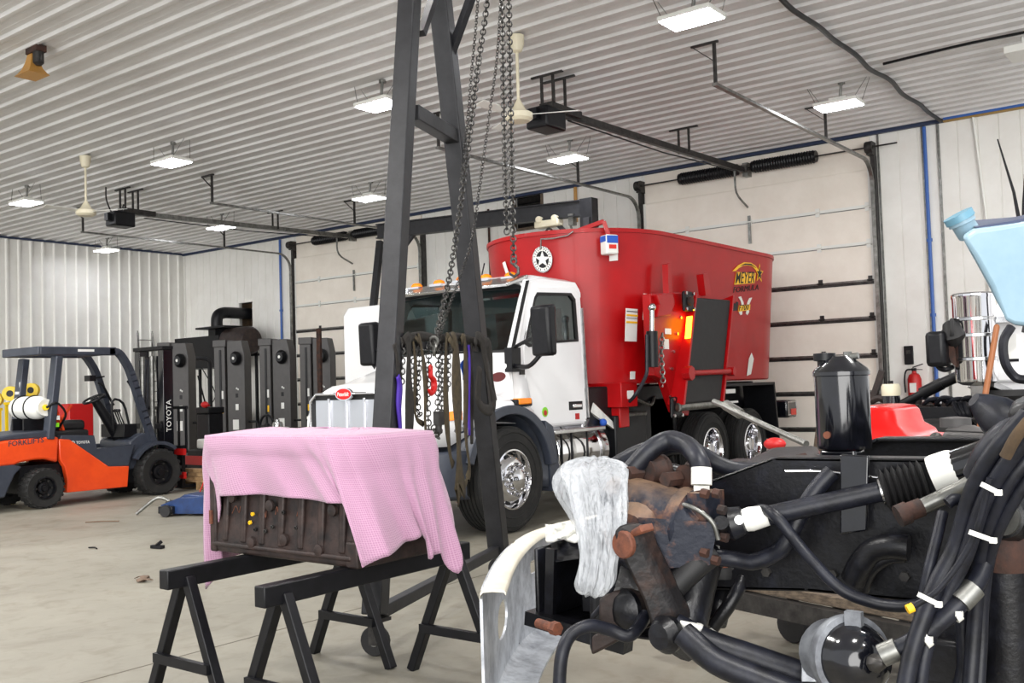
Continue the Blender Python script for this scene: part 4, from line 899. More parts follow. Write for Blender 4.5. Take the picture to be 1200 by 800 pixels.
build(MB().loft([[V((TX-1.0,8.42,1.86)),V((TX,8.29,1.88)),V((TX+1.0,8.42,1.86))],[V((TX-1.0,8.5,1.1)),V((TX,8.4,1.1)),V((TX+1.0,8.5,1.1))]],caps=False,closed=False), 'cowl', 'white', t, solid=.03)
for x0 in (-.7,.1): build(MB().bar((TX+x0,8.29,1.91),(TX+x0+.6,8.36,1.97),.02,.012), 'wiper', 'black', t, smooth=0)
build(MB().box(TX-.94,TX+.94,8.5,9.84,1.0,1.06), 'cab_floor', 'dial', t, smooth=0)
build(MB().box(TX-.92,TX+.92,8.42,8.8,1.35,1.76), 'dashboard', 'dial', t, bevel=.06)
build(MB().torus((TX+.5,8.92,1.8),(0,-.6,1),.2,.018,28,8).bar((TX+.32,8.92,1.8),(TX+.68,8.92,1.8),.03).cyl((TX+.5,8.8,1.62),(TX+.5,8.92,1.8),.03), 'steering_wheel', 'seat', t)
for x in (-.5,.5):
    s_ = build(MB().box(TX+x-.26,TX+x+.26,9.15,9.65,1.3,1.5), 'seat', 'dial', t, bevel=.05)
    build(MB().hexa([(TX+x-.25,9.6,1.45),(TX+x+.25,9.6,1.45),(TX+x+.25,9.74,1.45),(TX+x-.25,9.74,1.45),(TX+x-.18,9.66,2.25),(TX+x+.18,9.66,2.25),(TX+x+.18,9.78,2.25),(TX+x-.18,9.78,2.25)]), 'seat_back', 'dial', s_, bevel=.05)
for x in (-.72,-.36,0,.36,.72):
    q = V((TX+x,8.82,2.73-.03*abs(x))); l = build(MB().box(q.x-.09,q.x+.09,q.y-.05,q.y+.09,q.z-.01,q.z+.02), 'lamp_base', 'chrome', t, smooth=0)
    build(MB().sphere(q+V((0,.02,.03)),(.075,.065,.045)), 'roof_lamp', 'amber', t)
build(MB().tube([(TX+.15,9.0,2.74),(TX+.2,9.02,2.95)],.008,6).cyl((TX+.15,9,2.72),(TX+.15,9,2.76),.03), 'antenna', 'black', t)
# mirrors
for s in (-1, 1):
    mx = TX+s*1.5 if s > 0 else TX-1.27
    dy = 0 if s > 0 else .2
    m = build(MB().hexa([(mx-.13,8.30+dy,1.80),(mx+.12,8.30+dy,1.80),(mx+.13,8.42+dy,1.80),(mx-.13,8.42+dy,1.80),(mx-.13,8.28+dy,2.32),(mx+.11,8.28+dy,2.32),(mx+.13,8.42+dy,2.34),(mx-.13,8.42+dy,2.34)]), 'mirror', 'black', t, bevel=.035)
    build(MB().box(mx-.1,mx+.1,8.421+dy,8.426+dy,1.84,2.28), 'mirror_glass', 'chrome', m, smooth=0)
    build(MB().tube([(TX+s*1.0,8.45+dy,1.72),(mx-s*.2,8.34+dy,1.7),(mx-s*.05,8.36+dy,1.82)],.025,8,5).tube([(TX+s*1.0,8.46+dy,1.9),(mx-s*.2,8.36+dy,1.98),(mx-s*.05,8.36+dy,2.0)],.02,8,5).cbox((TX+s*1.02,8.44+dy,1.78),(.1,.16,.26)), 'mirror_arm', 'black', t)
# fuel tank, steps
ft = build(MB().lathe((-6.7,9.1,.72),(0,1,0),[(.01,0),(.3,0),(.33,.02),(.34,.05),(.34,1.02),(.33,1.05),(.3,1.07),(.01,1.07)],36), 'fuel_tank', 'chrome', t, smooth=40)
for y in (9.35,9.95): build(MB().lathe((-6.7,y,.72),(0,1,0),[(.342,0),(.352,0),(.352,.06),(.342,.06)],36), 'tank_strap', 'alum', ft)
build(MB().cyl((-6.55,9.86,1.02),(-6.52,9.86,1.1),.06), 'filler_cap', 'alum', ft)
build(MB().box(-6.55,-6.32,8.95,10.0,.95,1.0).box(-6.45,-6.28,8.98,9.95,.5,.54), 'cab_step', 'alum', t, bevel=.01)
b = MB()
for y in (9.1,9.3,9.62): b.bar((-6.34,y,.5),(-6.34,y,.96),.02)
build(b, 'step_bracket', 'black', t, smooth=0)
build(MB().hexa([(-7.0,9.95,1.15),(-6.5,9.95,1.15),(-6.42,10.35,.92),(-7.0,10.35,.92),(-7.0,9.93,1.3),(-6.52,9.93,1.36),(-6.42,10.4,1.0),(-7.0,10.4,1.0)]), 'heat_shield', 'alum', t, bevel=.015)
build(MB().lathe((-6.65,10.45,.8),(0,1,0),[(.01,0),(.16,0),(.17,.03),(.17,.4),(.16,.43),(.01,.43)],24), 'air_tank', 'alum', t)
build(MB().sphere((-6.45,10.15,1.03),.045), 'blue_cap', 'bluesling', t)
# rear fender, bumper, mud flap
for s in (-1,1):
    x0 = TX+s*.78; x1 = TX+s*1.3
    b = MB().box(min(x0,x1),max(x0,x1),12.9,14.75,1.4,1.44); b.hexa([(x0,14.7,1.44),(x1,14.7,1.44),(x1,14.75,1.44),(x0,14.75,1.44),(x0,14.83,.55),(x1,14.83,.55),(x1,14.86,.55),(x0,14.86,.55)])
    build(b, 'rear_fender', 'black', t, smooth=0)
build(MB().box(TX-1.28,TX+1.3,15.2,15.6,.86,1.14), 'rear_bumper', 'blackgloss', t, bevel=.03)
build(MB().box(TX+1.3,TX+1.31,15.35,15.55,.9,1.0), 'tail_lamp', 'tailred', t, smooth=0)
build(MB().ring([(TX+1.302,y,z) for y, z in ((15.22,.9),(15.58,.9),(15.58,1.12),(15.22,1.12))],[(TX+1.302,y,z) for y, z in ((15.24,.915),(15.56,.915),(15.56,1.1),(15.24,1.1))],(.004,0,0)), 'bumper_trim', 'alum', t, smooth=0)
build(MB().box(-6.2,-6.19,13.0,13.3,1.3,1.36).box(-6.21,-6.2,13.15,13.4,1.16,1.19), 'white_sticker', 'paper', t, smooth=0)
# ------------------------------------------------------------------ red mixer tub (bolted to the truck)
MX, MF, MR = -7.4, 11.25, 14.45
def stad(r, z, n=40):
    return [V((MX+r*math.cos(2*math.pi*k/n), (MR if math.sin(2*math.pi*k/n) > 1e-6 else (MF if math.sin(2*math.pi*k/n) < -1e-6 else (MR if k == 0 else MR)))+r*math.sin(2*math.pi*k/n), z)) for k in range(n)]
def stad2(r, z, n=24):
    a = [math.pi*k/n for k in range(n+1)]
    return [V((MX+r*math.cos(q), MR+r*math.sin(q), z)) for q in a]+[V((MX-r*math.cos(q), MF-r*math.sin(q), z)) for q in a]
b = MB().loft([stad2(1.11,1.48), stad2(1.13,1.5), stad2(1.27,3.36), stad2(1.29,3.36), stad2(1.29,3.41), stad2(1.24,3.41), stad2(1.2,3.3), stad2(1.09,1.52)])
tub = build(b, 'mixer_tub', 'red', t, smooth=30)
def TS(y, z, d=0.0): return V((MX+1.13+.14*(z-1.5)/1.86+d, y, z))   # on the flat side of the tub
for y in (9.99+1.6, 12.9): pass
# flat items on the tub flank: decals
def decal(name, x0, y0, x1, y1, m, X=None, d=.006, par=None):
    a = onX(x0,y0,X); c = onX(x1,y1,X)
    q = [TS(a.y,a.z,d),TS(c.y,a.z,d),TS(c.y,c.z,d),TS(a.y,c.z,d)]
    return build(MB().prism(q,(.004,0,0)), name, m, par or t, smooth=0)
XX = -6.2
wl = decal('warning_label', 733,361, 748,400, 'paper', XX)
for k, (z0, z1, m) in enumerate(((368,371,'yellowtxt'),(376,379,'yellowtxt'),(364,366,'dial'),(372,373.5,'dial'))): decal('label_band', 734,z0,747,z1,m,XX,.011,wl)
decal('white_label', 743,435, 749,444, 'paper', XX)
fr = [V((0,0,0))]
# label on the rounded front of the tub
def TC(px, py, d=.006):   # on the rounded front end
    r0 = ray(px, py); lo = None
    for k in range(600):
        q = EYE+r0*(9+k*.01)
        rr_ = 1.13+.14*(q.z-1.5)/1.86; yy = max(MF-q.y, 0)
        if math.hypot(q.x-MX, yy) < rr_+d: return q
    return EYE+r0*11
def tdecal(name, pts, m, d=.006, th=.004, par=None):
    q = [TC(x, y, d) for x, y in pts]; n = (q[1]-q[0]).cross(q[-1]-q[0]).normalized()
    if n.dot(EYE-q[0]) < 0: n = -n
    return build(MB().prism(q, n*th), name, m, par or t, smooth=0)
tdecal('white_label', [(714,288),(724,287),(724,305),(714,306)], 'paper', .02)
tdecal('white_label', [(589,308),(592,306),(597,322),(594,324)], 'paper', .02)
# control display on the rim, bracket
p = TC(714,287,.2)
build(MB().bar(p+V((-.02,.06,.06)),p+V((-.08,.02,.3)),.05,.05).bar(p+V((-.08,.02,.3)),p+V((-.45,-.02,.22)),.05,.05).bar(p+V((-.45,-.02,.24)),p+V((-.5,-.02,.0)),.04,.04), 'display_bracket', 'red', t, smooth=0)
ds = build(MB().cbox(p,(.16,.17,.24),Matrix.Rotation(-.5,3,'Z')), 'scale_display', 'white_plastic', t, bevel=.02)
R_ = Matrix.Rotation(-.5,3,'Z'); n_ = R_@V((.0,-1,0)); 
build(MB().cbox(p+R_@V((.082,0,.06)),(.006,.15,.09),R_).cbox(p+R_@V((0,-.087,.07)),(.13,.006,.07),R_), 'screen_band', 'bluesling', ds, smooth=0)
build(MB().cbox(p+R_@V((.083,0,-.03)),(.006,.1,.05),R_), 'readout', 'tailred', ds, smooth=0)
sc0 = TC(636,304,.02); rgt = (TC(648,304,.02)-TC(624,304,.02)).normalized(); upv = V((0,0,1)); nrm = rgt.cross(upv).normalized()
if nrm.dot(EYE-sc0) < 0: nrm = -nrm
sg = build(MB().prism(oval(sc0,rgt,upv,.135,.165,36), nrm*.008), 'star_sign', 'black', t, smooth=0)
build(MB().ring(oval(sc0+nrm*.008,rgt,upv,.125,.152,36), oval(sc0+nrm*.008,rgt,upv,.088,.108,36), nrm*.004), 'sign_ring', 'white_plastic', sg, smooth=0)
build(MB().ring(oval(sc0+nrm*.008,rgt,upv,.135,.165,36), oval(sc0+nrm*.008,rgt,upv,.129,.158,36), nrm*.006), 'sign_rim', 'alum', sg, smooth=0)
b = MB()
for k in range(24):
    a = 2*math.pi*k/24; q = sc0+nrm*.012+rgt*.106*math.sin(a)+upv*.13*math.cos(a); e = (rgt*math.sin(a)+upv*math.cos(a)); f = (rgt*math.cos(a)-upv*math.sin(a))
    if k % 6: b.prism([q-e*.012-f*.005,q+e*.012-f*.005,q+e*.012+f*.005,q-e*.012+f*.005], nrm*.002)
build(b, 'ring_marks', 'dial', sg, smooth=0)
build(MB().prism(star(sc0+nrm*.008,rgt,upv,.105,.042), nrm*.006), 'white_star', 'white_plastic', sg, smooth=0)
build(MB().tube([TC(634,292,.06),TC(634,280,.08),TC(650,279,.08),TC(665,276,.08),TC(672,271,.1)],.012,6), 'sensor_line', 'alum', t)
# brand graphics at the rear of the flank
def G(px, py, d=.006): a = onX(px, py, -6.16); return TS(a.y, a.z, d)
y0, y1 = G(859,320), G(886,320)
yd = V((0,1,0)); zd = V((.075,0,1)).normalized()
b = MB(); oo = [G(857,318),G(863,311),G(870,307.5),G(878,308),G(884,312),G(887,316.5),G(884.5,317),G(880,312.5),G(875,311),G(869,311.5),G(864,314.5),G(861,317.5)]
build(MB().prism(oo,(.005,0,0)), 'logo_swoosh', 'yellowtxt', t, smooth=0)
oo = [G(865,311.5,.012),G(871,308.8,.012),G(878,309.3,.012),G(884,314,.012),G(879,311.2,.012),G(873,310.3,.012)]
build(MB().prism(oo,(.005,0,0)), 'logo_swoosh', 'dial', t, smooth=0)
build(MB().prism([G(860.5,333.5),G(884,331.5),G(884.5,320),G(862,318.5)],(.003,0,0)), 'logo_plate', 'yellowtxt', t, smooth=0)
a = G(861.6,332.2,.011); c = G(883.3,331,.011)
lettering('MEYER', t, a, (c-a), zd, .165, 'dial', .004, fit=(c-a).length, shear=.2, w=.004)
cs = G(888.5,320.5,.012); build(MB().prism(star(cs-V((.004,0,0)),yd,zd,.15,.06),(.004,0,0)), 'logo_star', 'yellowtxt', t, smooth=0)
build(MB().prism(star(cs,yd,zd,.1,.04),(.005,0,0)), 'logo_star', 'dial', t, smooth=0)
a = G(860,343,.008); c = G(889,339.5,.008); lettering('FORMULA', t, a, (c-a), zd, .085, 'dial', .004, fit=(c-a).length, shear=.15)
for pts in ([(866,348),(869,347),(872.5,354),(873,358),(870.5,357),(869,352)],[(882,348.5),(879,349),(877,354),(876.8,358),(879,357),(880.5,353)],[(868,366),(870,363),(871.5,362),(872,368),(870,369)],[(880,365),(878.5,362),(877,362),(876,367),(878,369)]):
    build(MB().prism([G(x,y) for x, y in pts],(.005,0,0)), 'horn_graphic', 'white_plastic', t, smooth=0)
a = G(867.5,364,.014); c = G(880,362.5,.014); build(MB().prism([G(867,365,.008),G(880.5,363,.008),G(880.5,356.5,.008),G(867.5,357.5,.008)],(.004,0,0)), 'model_plate', 'yellowtxt', t, smooth=0)
lettering('F700', t, a, (c-a), zd, .085, 'dial', .004, fit=(c-a).length*.9, shear=.2)
build(MB().prism([G(860,364),G(866,363.5),G(866.5,354),G(864.5,353),G(863,356),G(861,354)],(.004,0,0)), 'black_graphic', 'dial', t, smooth=0)
build(MB().prism([onX(886,440,-6.17),onX(891.5,438,-6.2),onX(893.5,420,-6.2),onX(889.5,413,-6.17),onX(887,420,-6.15)],(.02,0,0)), 'side_lamp', 'led', t, smooth=0) if False else build(MB().prism([G(882.5,440),G(887,438),G(889,420),G(886,413),G(883.5,420)],(.006,0,0)), 'reflective_strip', 'white_plastic', t, smooth=0)
# conveyor on the flank
cv = build(MB().prism([onX(x,y,-6.1) for x, y in ((752,345),(800,343),(812,347),(810,430),(797,487),(783,483),(770,447),(757,440))],(.12,0,0)), 'chute_plate', 'red', t, bevel=.01)
def CQ(px, py, f): # conveyor plane: bottom stands further out than the top
    X = -5.93+.13*f; return onX(px, py, X)
TLq, TRq, BRq, BLq = CQ(816,348,0), CQ(857,351,0), CQ(845,470,1), CQ(801,474,1)
inn = V((-.16,0,-.02))
build(MB().hexa([BLq,BRq,BRq+inn,BLq+inn,TLq,TRq,TRq+inn,TLq+inn]), 'conveyor_belt', 'rubber', t, bevel=.03)
for a, c in ((TLq,BLq),(TRq,BRq)):
    s = -1 if a is TLq else 1; w = V((0,s*.05,0)); e = V((.03,0,0)); e2 = V((-.2,0,0))
    build(MB().hexa([c+w+e,c+w*.1+e,c+w*.1+e2,c+w+e2,a+w+e+V((0,0,.06)),a+w*.1+e+V((0,0,.06)),a+w*.1+e2,a+w+e2]), 'conveyor_side', 'red', t, bevel=.006)
def mixp(a, b, f): return a+(b-a)*f
l, r = mixp(TLq,BLq,.72)+V((.06,-.08,0)), mixp(TRq,BRq,.72)+V((.06,.1,0))
build(MB().cyl(l, r, .035), 'cross_tube', 'red', t); build(MB().cyl(l-V((.05,0,0)), l+V((.05,0,0)), .09, n=8).cyl(r-V((.05,0,0)), r+V((.05,0,0)), .06, n=8), 'hub_plate', 'red', t, smooth=0)
build(MB().cyl(BLq+V((-.05,-.05,-.03)), BRq+V((-.05,.02,-.03)), .05), 'end_roller', 'galv', t)
for q in (onX(806,353,-5.9), onX(792,477,-5.9)):
    bp_ = build(MB().cbox(q,(.05,.26,.26)), 'bearing_block', 'black', t, bevel=.03)
    build(MB().cyl(q,q+V((.06,0,0)),.06), 'bearing_hub', 'rust', bp_)
    for sy in (-.1,.1):
        for sz in (-.1,.1): build(MB().bolt(q+V((.025,sy,sz)),(1,0,0),.022,.02), 'bolt', 'alum', bp_, smooth=0)
build(MB().hexa([onX(802.5,397,-5.84),onX(809.5,396,-5.84),onX(809.5,396,-5.95),onX(802.5,397,-5.95),onX(804.5,371,-5.84),onX(811.5,370,-5.84),onX(811.5,370,-5.95),onX(804.5,371,-5.95)]), 'marker_lamp', 'amberlit', t, smooth=0)
# lift arm bracket, hydraulic cylinder, hoses
build(MB().prism([onX(x,y,-6.02) for x, y in ((761,346),(780,344),(783,356),(778,370),(762,372),(765,358))],(.1,0,0)), 'lift_bracket', 'red', t, bevel=.01)
build(MB().prism([onX(x,y,-6.05) for x, y in ((776,310),(780,309),(781,345),(777,346))],(.08,0,0)), 'gusset', 'red', t, smooth=0)
build(MB().prism([onX(x,y,-6.03) for x, y in ((816,322),(822,321),(826,346),(819,347))],(.1,0,0)), 'gusset', 'red', t, smooth=0)
hc = build(MB().cyl(onX(764,388,-5.9), onX(765,430,-5.9), .07, n=16), 'hydraulic_cylinder', 'black', t)
build(MB().cyl(onX(764,388,-5.9), onX(764,362,-5.9), .03).sphere(onX(764,360,-5.9),.05), 'piston_rod', 'alum', hc)
build(MB().tube([onX(758,392,-5.9),onX(758,425,-5.9),onX(757,440,-5.9),onX(745,462,-5.95),onX(738,470,-6.1)],.022,8,5), 'hydraulic_hose', 'hose', t)
decal('reflector_strip', 752,344,757,375,'paper',XX,.012)
b = MB().chain([onX(776,393,-5.92),onX(775,415,-5.92),onX(776,430,-5.92),onX(777,446,-5.92)], .05,.06,.009, 4, 8)
build(b, 'safety_chain', 'galv', t)
for px_, py_, w, h in ((784,388,3.5,3.5),(782,403,3,6)): 
    a = onX(px_-w,py_-h,-5.96); c = onX(px_+w,py_+h,-5.96); build(MB().box(-5.978,-5.97,a.y,c.y,c.z,a.z), 'small_label', 'paper', t, smooth=0)
b = MB()
for px_, py_ in ((793,391),(789,412),(787,432),(797,372),(800,356),(775,452),(785,465),(797,462)): b.bolt(onX(px_,py_,-5.98),(1,0,0),.022,.02)
build(b, 'chute_bolts', 'alum', t, smooth=0)
# legs and boxes below the tub
for px_ in (733,):
    q = onX(px_,455,-6.35); build(MB().box(-6.9,-6.3,q.y-.18,q.y+.2,1.2,1.5).box(-6.8,-6.38,q.y-.1,q.y+.12,.95,1.2), 'mount_foot', 'red', t, bevel=.01)
    build(MB().box(-6.299,-6.295,q.y-.05,q.y+.1,1.3,1.4), 'foot_label', 'paper', t, smooth=0)
build(MB().box(-7.1,-6.5,11.35,12.1,.5,1.3), 'hydraulic_tank', 'black', t, bevel=.03); build(MB().box(-6.8,-6.45,14.86,15.19,.6,1.2), 'rear_box', 'black', t, bevel=.03)
b = MB().cyl((-6.42,10.6,1.1),(-6.42,11.1,1.1),.03).tube([(-6.4,10.5,1.25),(-6.35,10.7,1.3),(-6.4,11.2,1.2),(-6.5,11.5,1.3)],.02,8,4); build(b, 'hydraulic_line', 'galv', t)
# ------------------------------------------------------------------ second white cab behind it
t = thing('truck_cab', 'plain white truck cab with black window frame, behind the hood of the mixer truck', 'truck', (-11, 11.6, 0))
YC = 11.6
cl_ = onY(404,440,YC); ct_ = onY(406,361,YC); X0, X1, zt_ = cl_.x, cl_.x+2.15, ct_.z
w_ = [onY(432,380,YC).x, onY(421,421,YC).z, onY(421,380,YC).z]
xl, zl, zh = w_
po = [(X0,.95),(X1,.95),(X1,zt_-.12),(X1-.12,zt_),(X0+.12,zt_),(X0,zt_-.12)]
pi_ = [(xl,zl),(X1-.25,zl),(X1-.25,zl+.02),(X1-.28,zh),(xl+.03,zh),(xl,zl+.02)]
build(MB().ring([(x,YC,z) for x, z in po],[(x,YC,z) for x, z in pi_],(0,.06,0)), 'cab_front', 'white', t, bevel=.015)
pj = [(xl+.06,zl+.05),(X1-.3,zl+.05),(X1-.3,zl+.07),(X1-.33,zh-.04),(xl+.08,zh-.04),(xl+.06,zl+.07)]
build(MB().ring([(x,YC-.012,z) for x, z in pi_],[(x,YC-.012,z) for x, z in pj],(0,.06,0)), 'window_frame', 'rubber', t, smooth=0)
build(MB().box(xl,X1-.25,YC+.03,YC+.036,zl,zh), 'windshield', 'glassdark', t, smooth=0)
build(MB().box(X0,X0+.05,YC+.06,YC+1.7,.95,zt_-.1).box(X1-.05,X1,YC+.06,YC+1.7,.95,zt_-.1).box(X0+.1,X1-.1,YC+.06,YC+1.75,zt_-.06,zt_).box(X0,X1,YC+1.7,YC+1.75,.95,zt_-.1), 'cab_shell', 'white', t, bevel=.02)
build(MB().box(X0+.6,X0+.72,YC-.6,YC+4.2,.65,.92).box(X1-.72,X1-.6,YC-.6,YC+4.2,.65,.92), 'frame_rail', 'chassis', t, smooth=0)
for y in (YC+.5, YC+3.7):
    road_tire(X0+.02, X0+.32, y, .5, .5, .28, -1, False, 'alum'); road_tire(X1-.32, X1-.02, y, .5, .5, .28, 1, False, 'alum')
    build(MB().cyl((X0+.2,y,.5),(X1-.2,y,.5),.06), 'axle', 'chassis', t)
# ------------------------------------------------------------------ far gantry crane with chain hoist
t = thing('gantry_crane', 'dark steel gantry crane behind the cabs carrying a cream chain hoist', 'gantry crane', (-11, 13.5, 0))
A = onZ(448,271,4.52); B = onZ(690,243,4.52); d = (B-A).normalized(); s = V((-d.y,d.x,0))
build(MB().bar(A-d*.1,B,.05,.26).bar(A-d*.1+V((0,0,.13)),B+V((0,0,.13)),.16,.02).bar(A-d*.1-V((0,0,.13)),B-V((0,0,.13)),.16,.02), 'beam', 'blacksteel', t, smooth=0)
for e, lbl in ((A,0),(B,1)):
    for w in (-1,1):
        f = e+s*w*(1.0)-V((0,0,e.z)); build(MB().bar(e-V((0,0,.2))+s*w*.08,f+V((0,0,.2)),.11,.11), 'leg', 'blacksteel', t, smooth=0)
        build(MB().lathe(f+s*-.03+V((0,0,.08)),s,[(.01,0),(.08,0),(.08,.06),(.01,.06)],14).cbox(f+V((0,0,.18)),(.12,.12,.04)), 'caster', 'rubber', t)
    build(MB().bar(e-s*.85-V((0,0,e.z-.32)),e+s*.85-V((0,0,e.z-.32)),.08).bar(e-s*.45-V((0,0,2.0)),e+s*.45-V((0,0,2.0)),.08), 'tie_bar', 'blacksteel', t, smooth=0)
    i_ = -1 if lbl else 1
    build(MB().bar(e+d*i_*.7-V((0,0,.12)),e-V((0,0,.85)),.07), 'knee_brace', 'blacksteel', t, smooth=0)
build(MB().cbox(B+V((0,0,-.1)),(.25,.2,.5)), 'end_plate', 'blacksteel', t, smooth=0)
f = .82; h = A+(B-A)*f-V((0,0,.13))
t = thing('chain_hoist', 'cream chain hoist on trolley hanging from the far gantry beam', 'hoist', h)
build(MB().cbox(h-V((0,0,.08)),(.5,.2,.12)).cyl(h+d*-.15+s*-.12,h+d*-.15+s*.12,.06).cyl(h+d*.15+s*-.12,h+d*.15+s*.12,.06), 'trolley', 'cream', t, bevel=.02)
build(MB().torus(h-V((0,0,.22)),s,.06,.02,16,6).sphere(h-V((0,0,.35)),(.1,.1,.08)), 'top_hook', 'darksteel', t)
build(MB().lathe(h+d*-.35-V((0,0,.62)),d,[(.01,0),(.14,0),(.17,.06),(.19,.3),(.17,.55),(.12,.62),(.01,.62)],20), 'hoist_body', 'cream', t)
build(MB().cbox(h-V((0,0,.62))-s*.17,(.3,.04,.1)), 'red_plate', 'redplastic', t, smooth=0)
build(MB().tube([h+d*.4+V((0,0,-.1)),h+d*.5+V((0,0,-.5)),h+d*.42+V((0,0,-.75)),h+d*.3+V((0,0,-.4))],.02,8,5).cbox(h+d*.45-V((0,0,.05)),(.1,.12,.2)), 'hand_chain', 'galv', t)
build(MB().chain([h-V((.05,0,.7)),h-V((.05,0,1.25))],.05,.05,.009,2,8), 'load_chain', 'chain', t)
# ------------------------------------------------------------------ near gantry hoist frame
GA = onZ(447,722,.2); GB = onZ(588,646,.2); gd = (GB-GA).normalized(); gn = gd.cross(V((0,0,1))).normalized()
def onG(px, py, off=0):   # on the upright plane of the A-frame, off metres towards the camera side
    r = ray(px, py); p0 = GA+gn*off; return EYE+r*((p0-EYE).dot(gn)/r.dot(gn))
gmid = V(((GA.x+GB.x)/2-.02,(GA.y+GB.y)/2+.04,0))
def onBm(px, py, off=0):  # on the upright plane under the beam
    nn = gd; r = ray(px, py); p0 = gmid+gd*off; return EYE+r*((p0-EYE).dot(nn)/r.dot(nn))
t = thing('gantry_hoist', 'tall black steel A-frame gantry on casters standing behind the pink cloth', 'gantry crane', (gmid.x, gmid.y, 0))
ZB = 4.75
n0, n1 = onG(441,690), onG(480,0); f0, f1 = onG(583,632), onG(516,0)
n2 = n0+(n1-n0)*((ZB-n0.z)/(n1.z-n0.z)); f2 = f0+(f1-f0)*((ZB-f0.z)/(f1.z-f0.z))
n0 = n0+(n1-n0)*((.23-n0.z)/(n1.z-n0.z)); f0 = f0+(f1-f0)*((.23-f0.z)/(f1.z-f0.z))
def aframe(sh):
    for a, c, w in ((n0,n2,.12),(f0,f2,.135)):
        build(MB().bar(a+sh,c+sh,w,w,up=gn), 'leg', 'blacksteel', t, bevel=.008)
    for a, c in ((n0,n0+V((0,0,-.19))),(f0,f0+V((0,0,-.19)))):
        a = a+sh; q = V((a.x,a.y,.085)); ax = gd
        o = build(MB().lathe(q-ax*.025,ax,[(.01,0),(.08,0),(.085,.008),(.085,.042),(.08,.05),(.01,.05)],22), 'caster_wheel', 'rubber', t)
        build(MB().cyl(q-ax*.027,q+ax*.027,.03), 'wheel_hub', 'galv', o)
        build(MB().cbox(q+ax*.035+V((0,0,.05)),(.05,.012,.14),Matrix.Rotation(math.atan2(gd.y,gd.x)-math.pi/2,3,'Z')).cbox(q-ax*.035+V((0,0,.05)),(.05,.012,.14),Matrix.Rotation(math.atan2(gd.y,gd.x)-math.pi/2,3,'Z')).cbox(q+V((0,0,.12)),(.13,.13,.02)), 'caster_fork', 'darksteel', t, smooth=0)
    build(MB().bar(n0+gd*.05+sh,f0+sh,.07,.07), 'base_bar', 'blacksteel', t, bevel=.006)
    a, c = onG(483,132), onG(530,160)
    build(MB().bar(a+sh,c+sh,.1,.1), 'cross_bar', 'blacksteel', t, bevel=.006)
aframe(V((0,0,0)))
SP = 4.3
aframe(gn*SP)
cA = (n2+f2)/2
build(MB().bar(cA-gn*.25+V((0,0,.1)),cA+gn*(SP+.25)+V((0,0,.1)),.03,.3).bar(cA-gn*.25+V((0,0,.24)),cA+gn*(SP+.25)+V((0,0,.24)),.16,.025).bar(cA-gn*.25+V((0,0,-.04)),cA+gn*(SP+.25)+V((0,0,-.04)),.16,.025), 'beam', 'blacksteel', t, smooth=0)
# knee braces from the legs up to the beam
for a, c in ((onG(490,40),V((n2.x,n2.y,ZB-.05))+gd*.25+gn*.0),): pass
b = MB(); fb = onG(523,66); b.bar(fb+gn*.03, fb+gn*.45-gd*.18+V((0,0,.75)),.05,.05); build(b, 'knee_brace', 'blacksteel', t, smooth=0)
nb = onG(489,40); b = MB(); b.bar(nb+gn*.03, onG(512,-35)+gn*.05,.05,.05); build(b, 'knee_brace', 'blacksteel', t, smooth=0)
r0, r1 = onG(463,404), onG(566,409)
build(MB().bar(r0+gn*.02,r1+gn*.02,.05,.05), 'hanging_rail', 'blacksteel', t, smooth=0)
# chains falling from the beam
for off, label, name in ((.02,'heavy steel chain with hook hanging clear in front of the red tub, thicker strand','lifting_chain'),(-.03,'second heavy chain strand hanging alongside the hooked one','lifting_chain')):
    x = 4 if off > 0 else -4
    pts = [onBm(591+x,-70,off), onBm(594+x,100,off), onBm(598+x,305-(30 if off < 0 else 0),off)]
    build(MB().chain(pts,.031,.036,.0055,8,10), name, 'chain', None, smooth=60, label=label, cat='chain', group='chains hanging from the gantry beam')
q = onBm(602,306,.02)
b = MB().torus(q-V((0,0,.0)),gd,.02,.008,14,6); b.tube([q+V((0,0,-.02)),q+gn*.03+V((0,0,-.05)),q+gn*.03+V((0,0,-.085)),q+V((0,0,-.105)),q-gn*.03+V((0,0,-.085)),q-gn*.03+V((0,0,-.07))],[.012,.012,.012,.011,.009,.005],8); 
build(b, 'chain_hook', 'chain', None, label='forged steel hook at the bottom of the heavy chain before the star sign', cat='hook')
def slack(px, label, pitch, W, r, a=0, c=0):
    pts = []; m = len(px)
    for i, (x, y) in enumerate(px):
        f = i/(m-1); d0 = (EYE-V((0,0,0)));
        p = onBm(x, y); q_ = onG(x, y, .06); pts.append(p*(1-f)+q_*f)
    build(MB().chain(pts,pitch,W,r,8,10), 'lifting_chain', 'chain', None, smooth=60, label=label, cat='chain', group='chains hanging from the gantry beam')
slack([(575,-60),(571,0),(560,80),(549,170),(537,260),(528,318),(519,360),(509,402)], 'heavy slack chain running from the beam down to the strap rail', .031,.036,.0055)
slack([(562,-60),(560,0),(554,70),(549,130),(545,170),(540,215)], 'thin chain hanging beside the heavy slack chain', .019,.02,.003)
slack([(590,-60),(583,60),(574,130),(562,220),(553,280),(540,322),(524,365),(514,400)], 'thin slack chain looping to the strap rail, nearest to the hooked chain', .019,.02,.003)
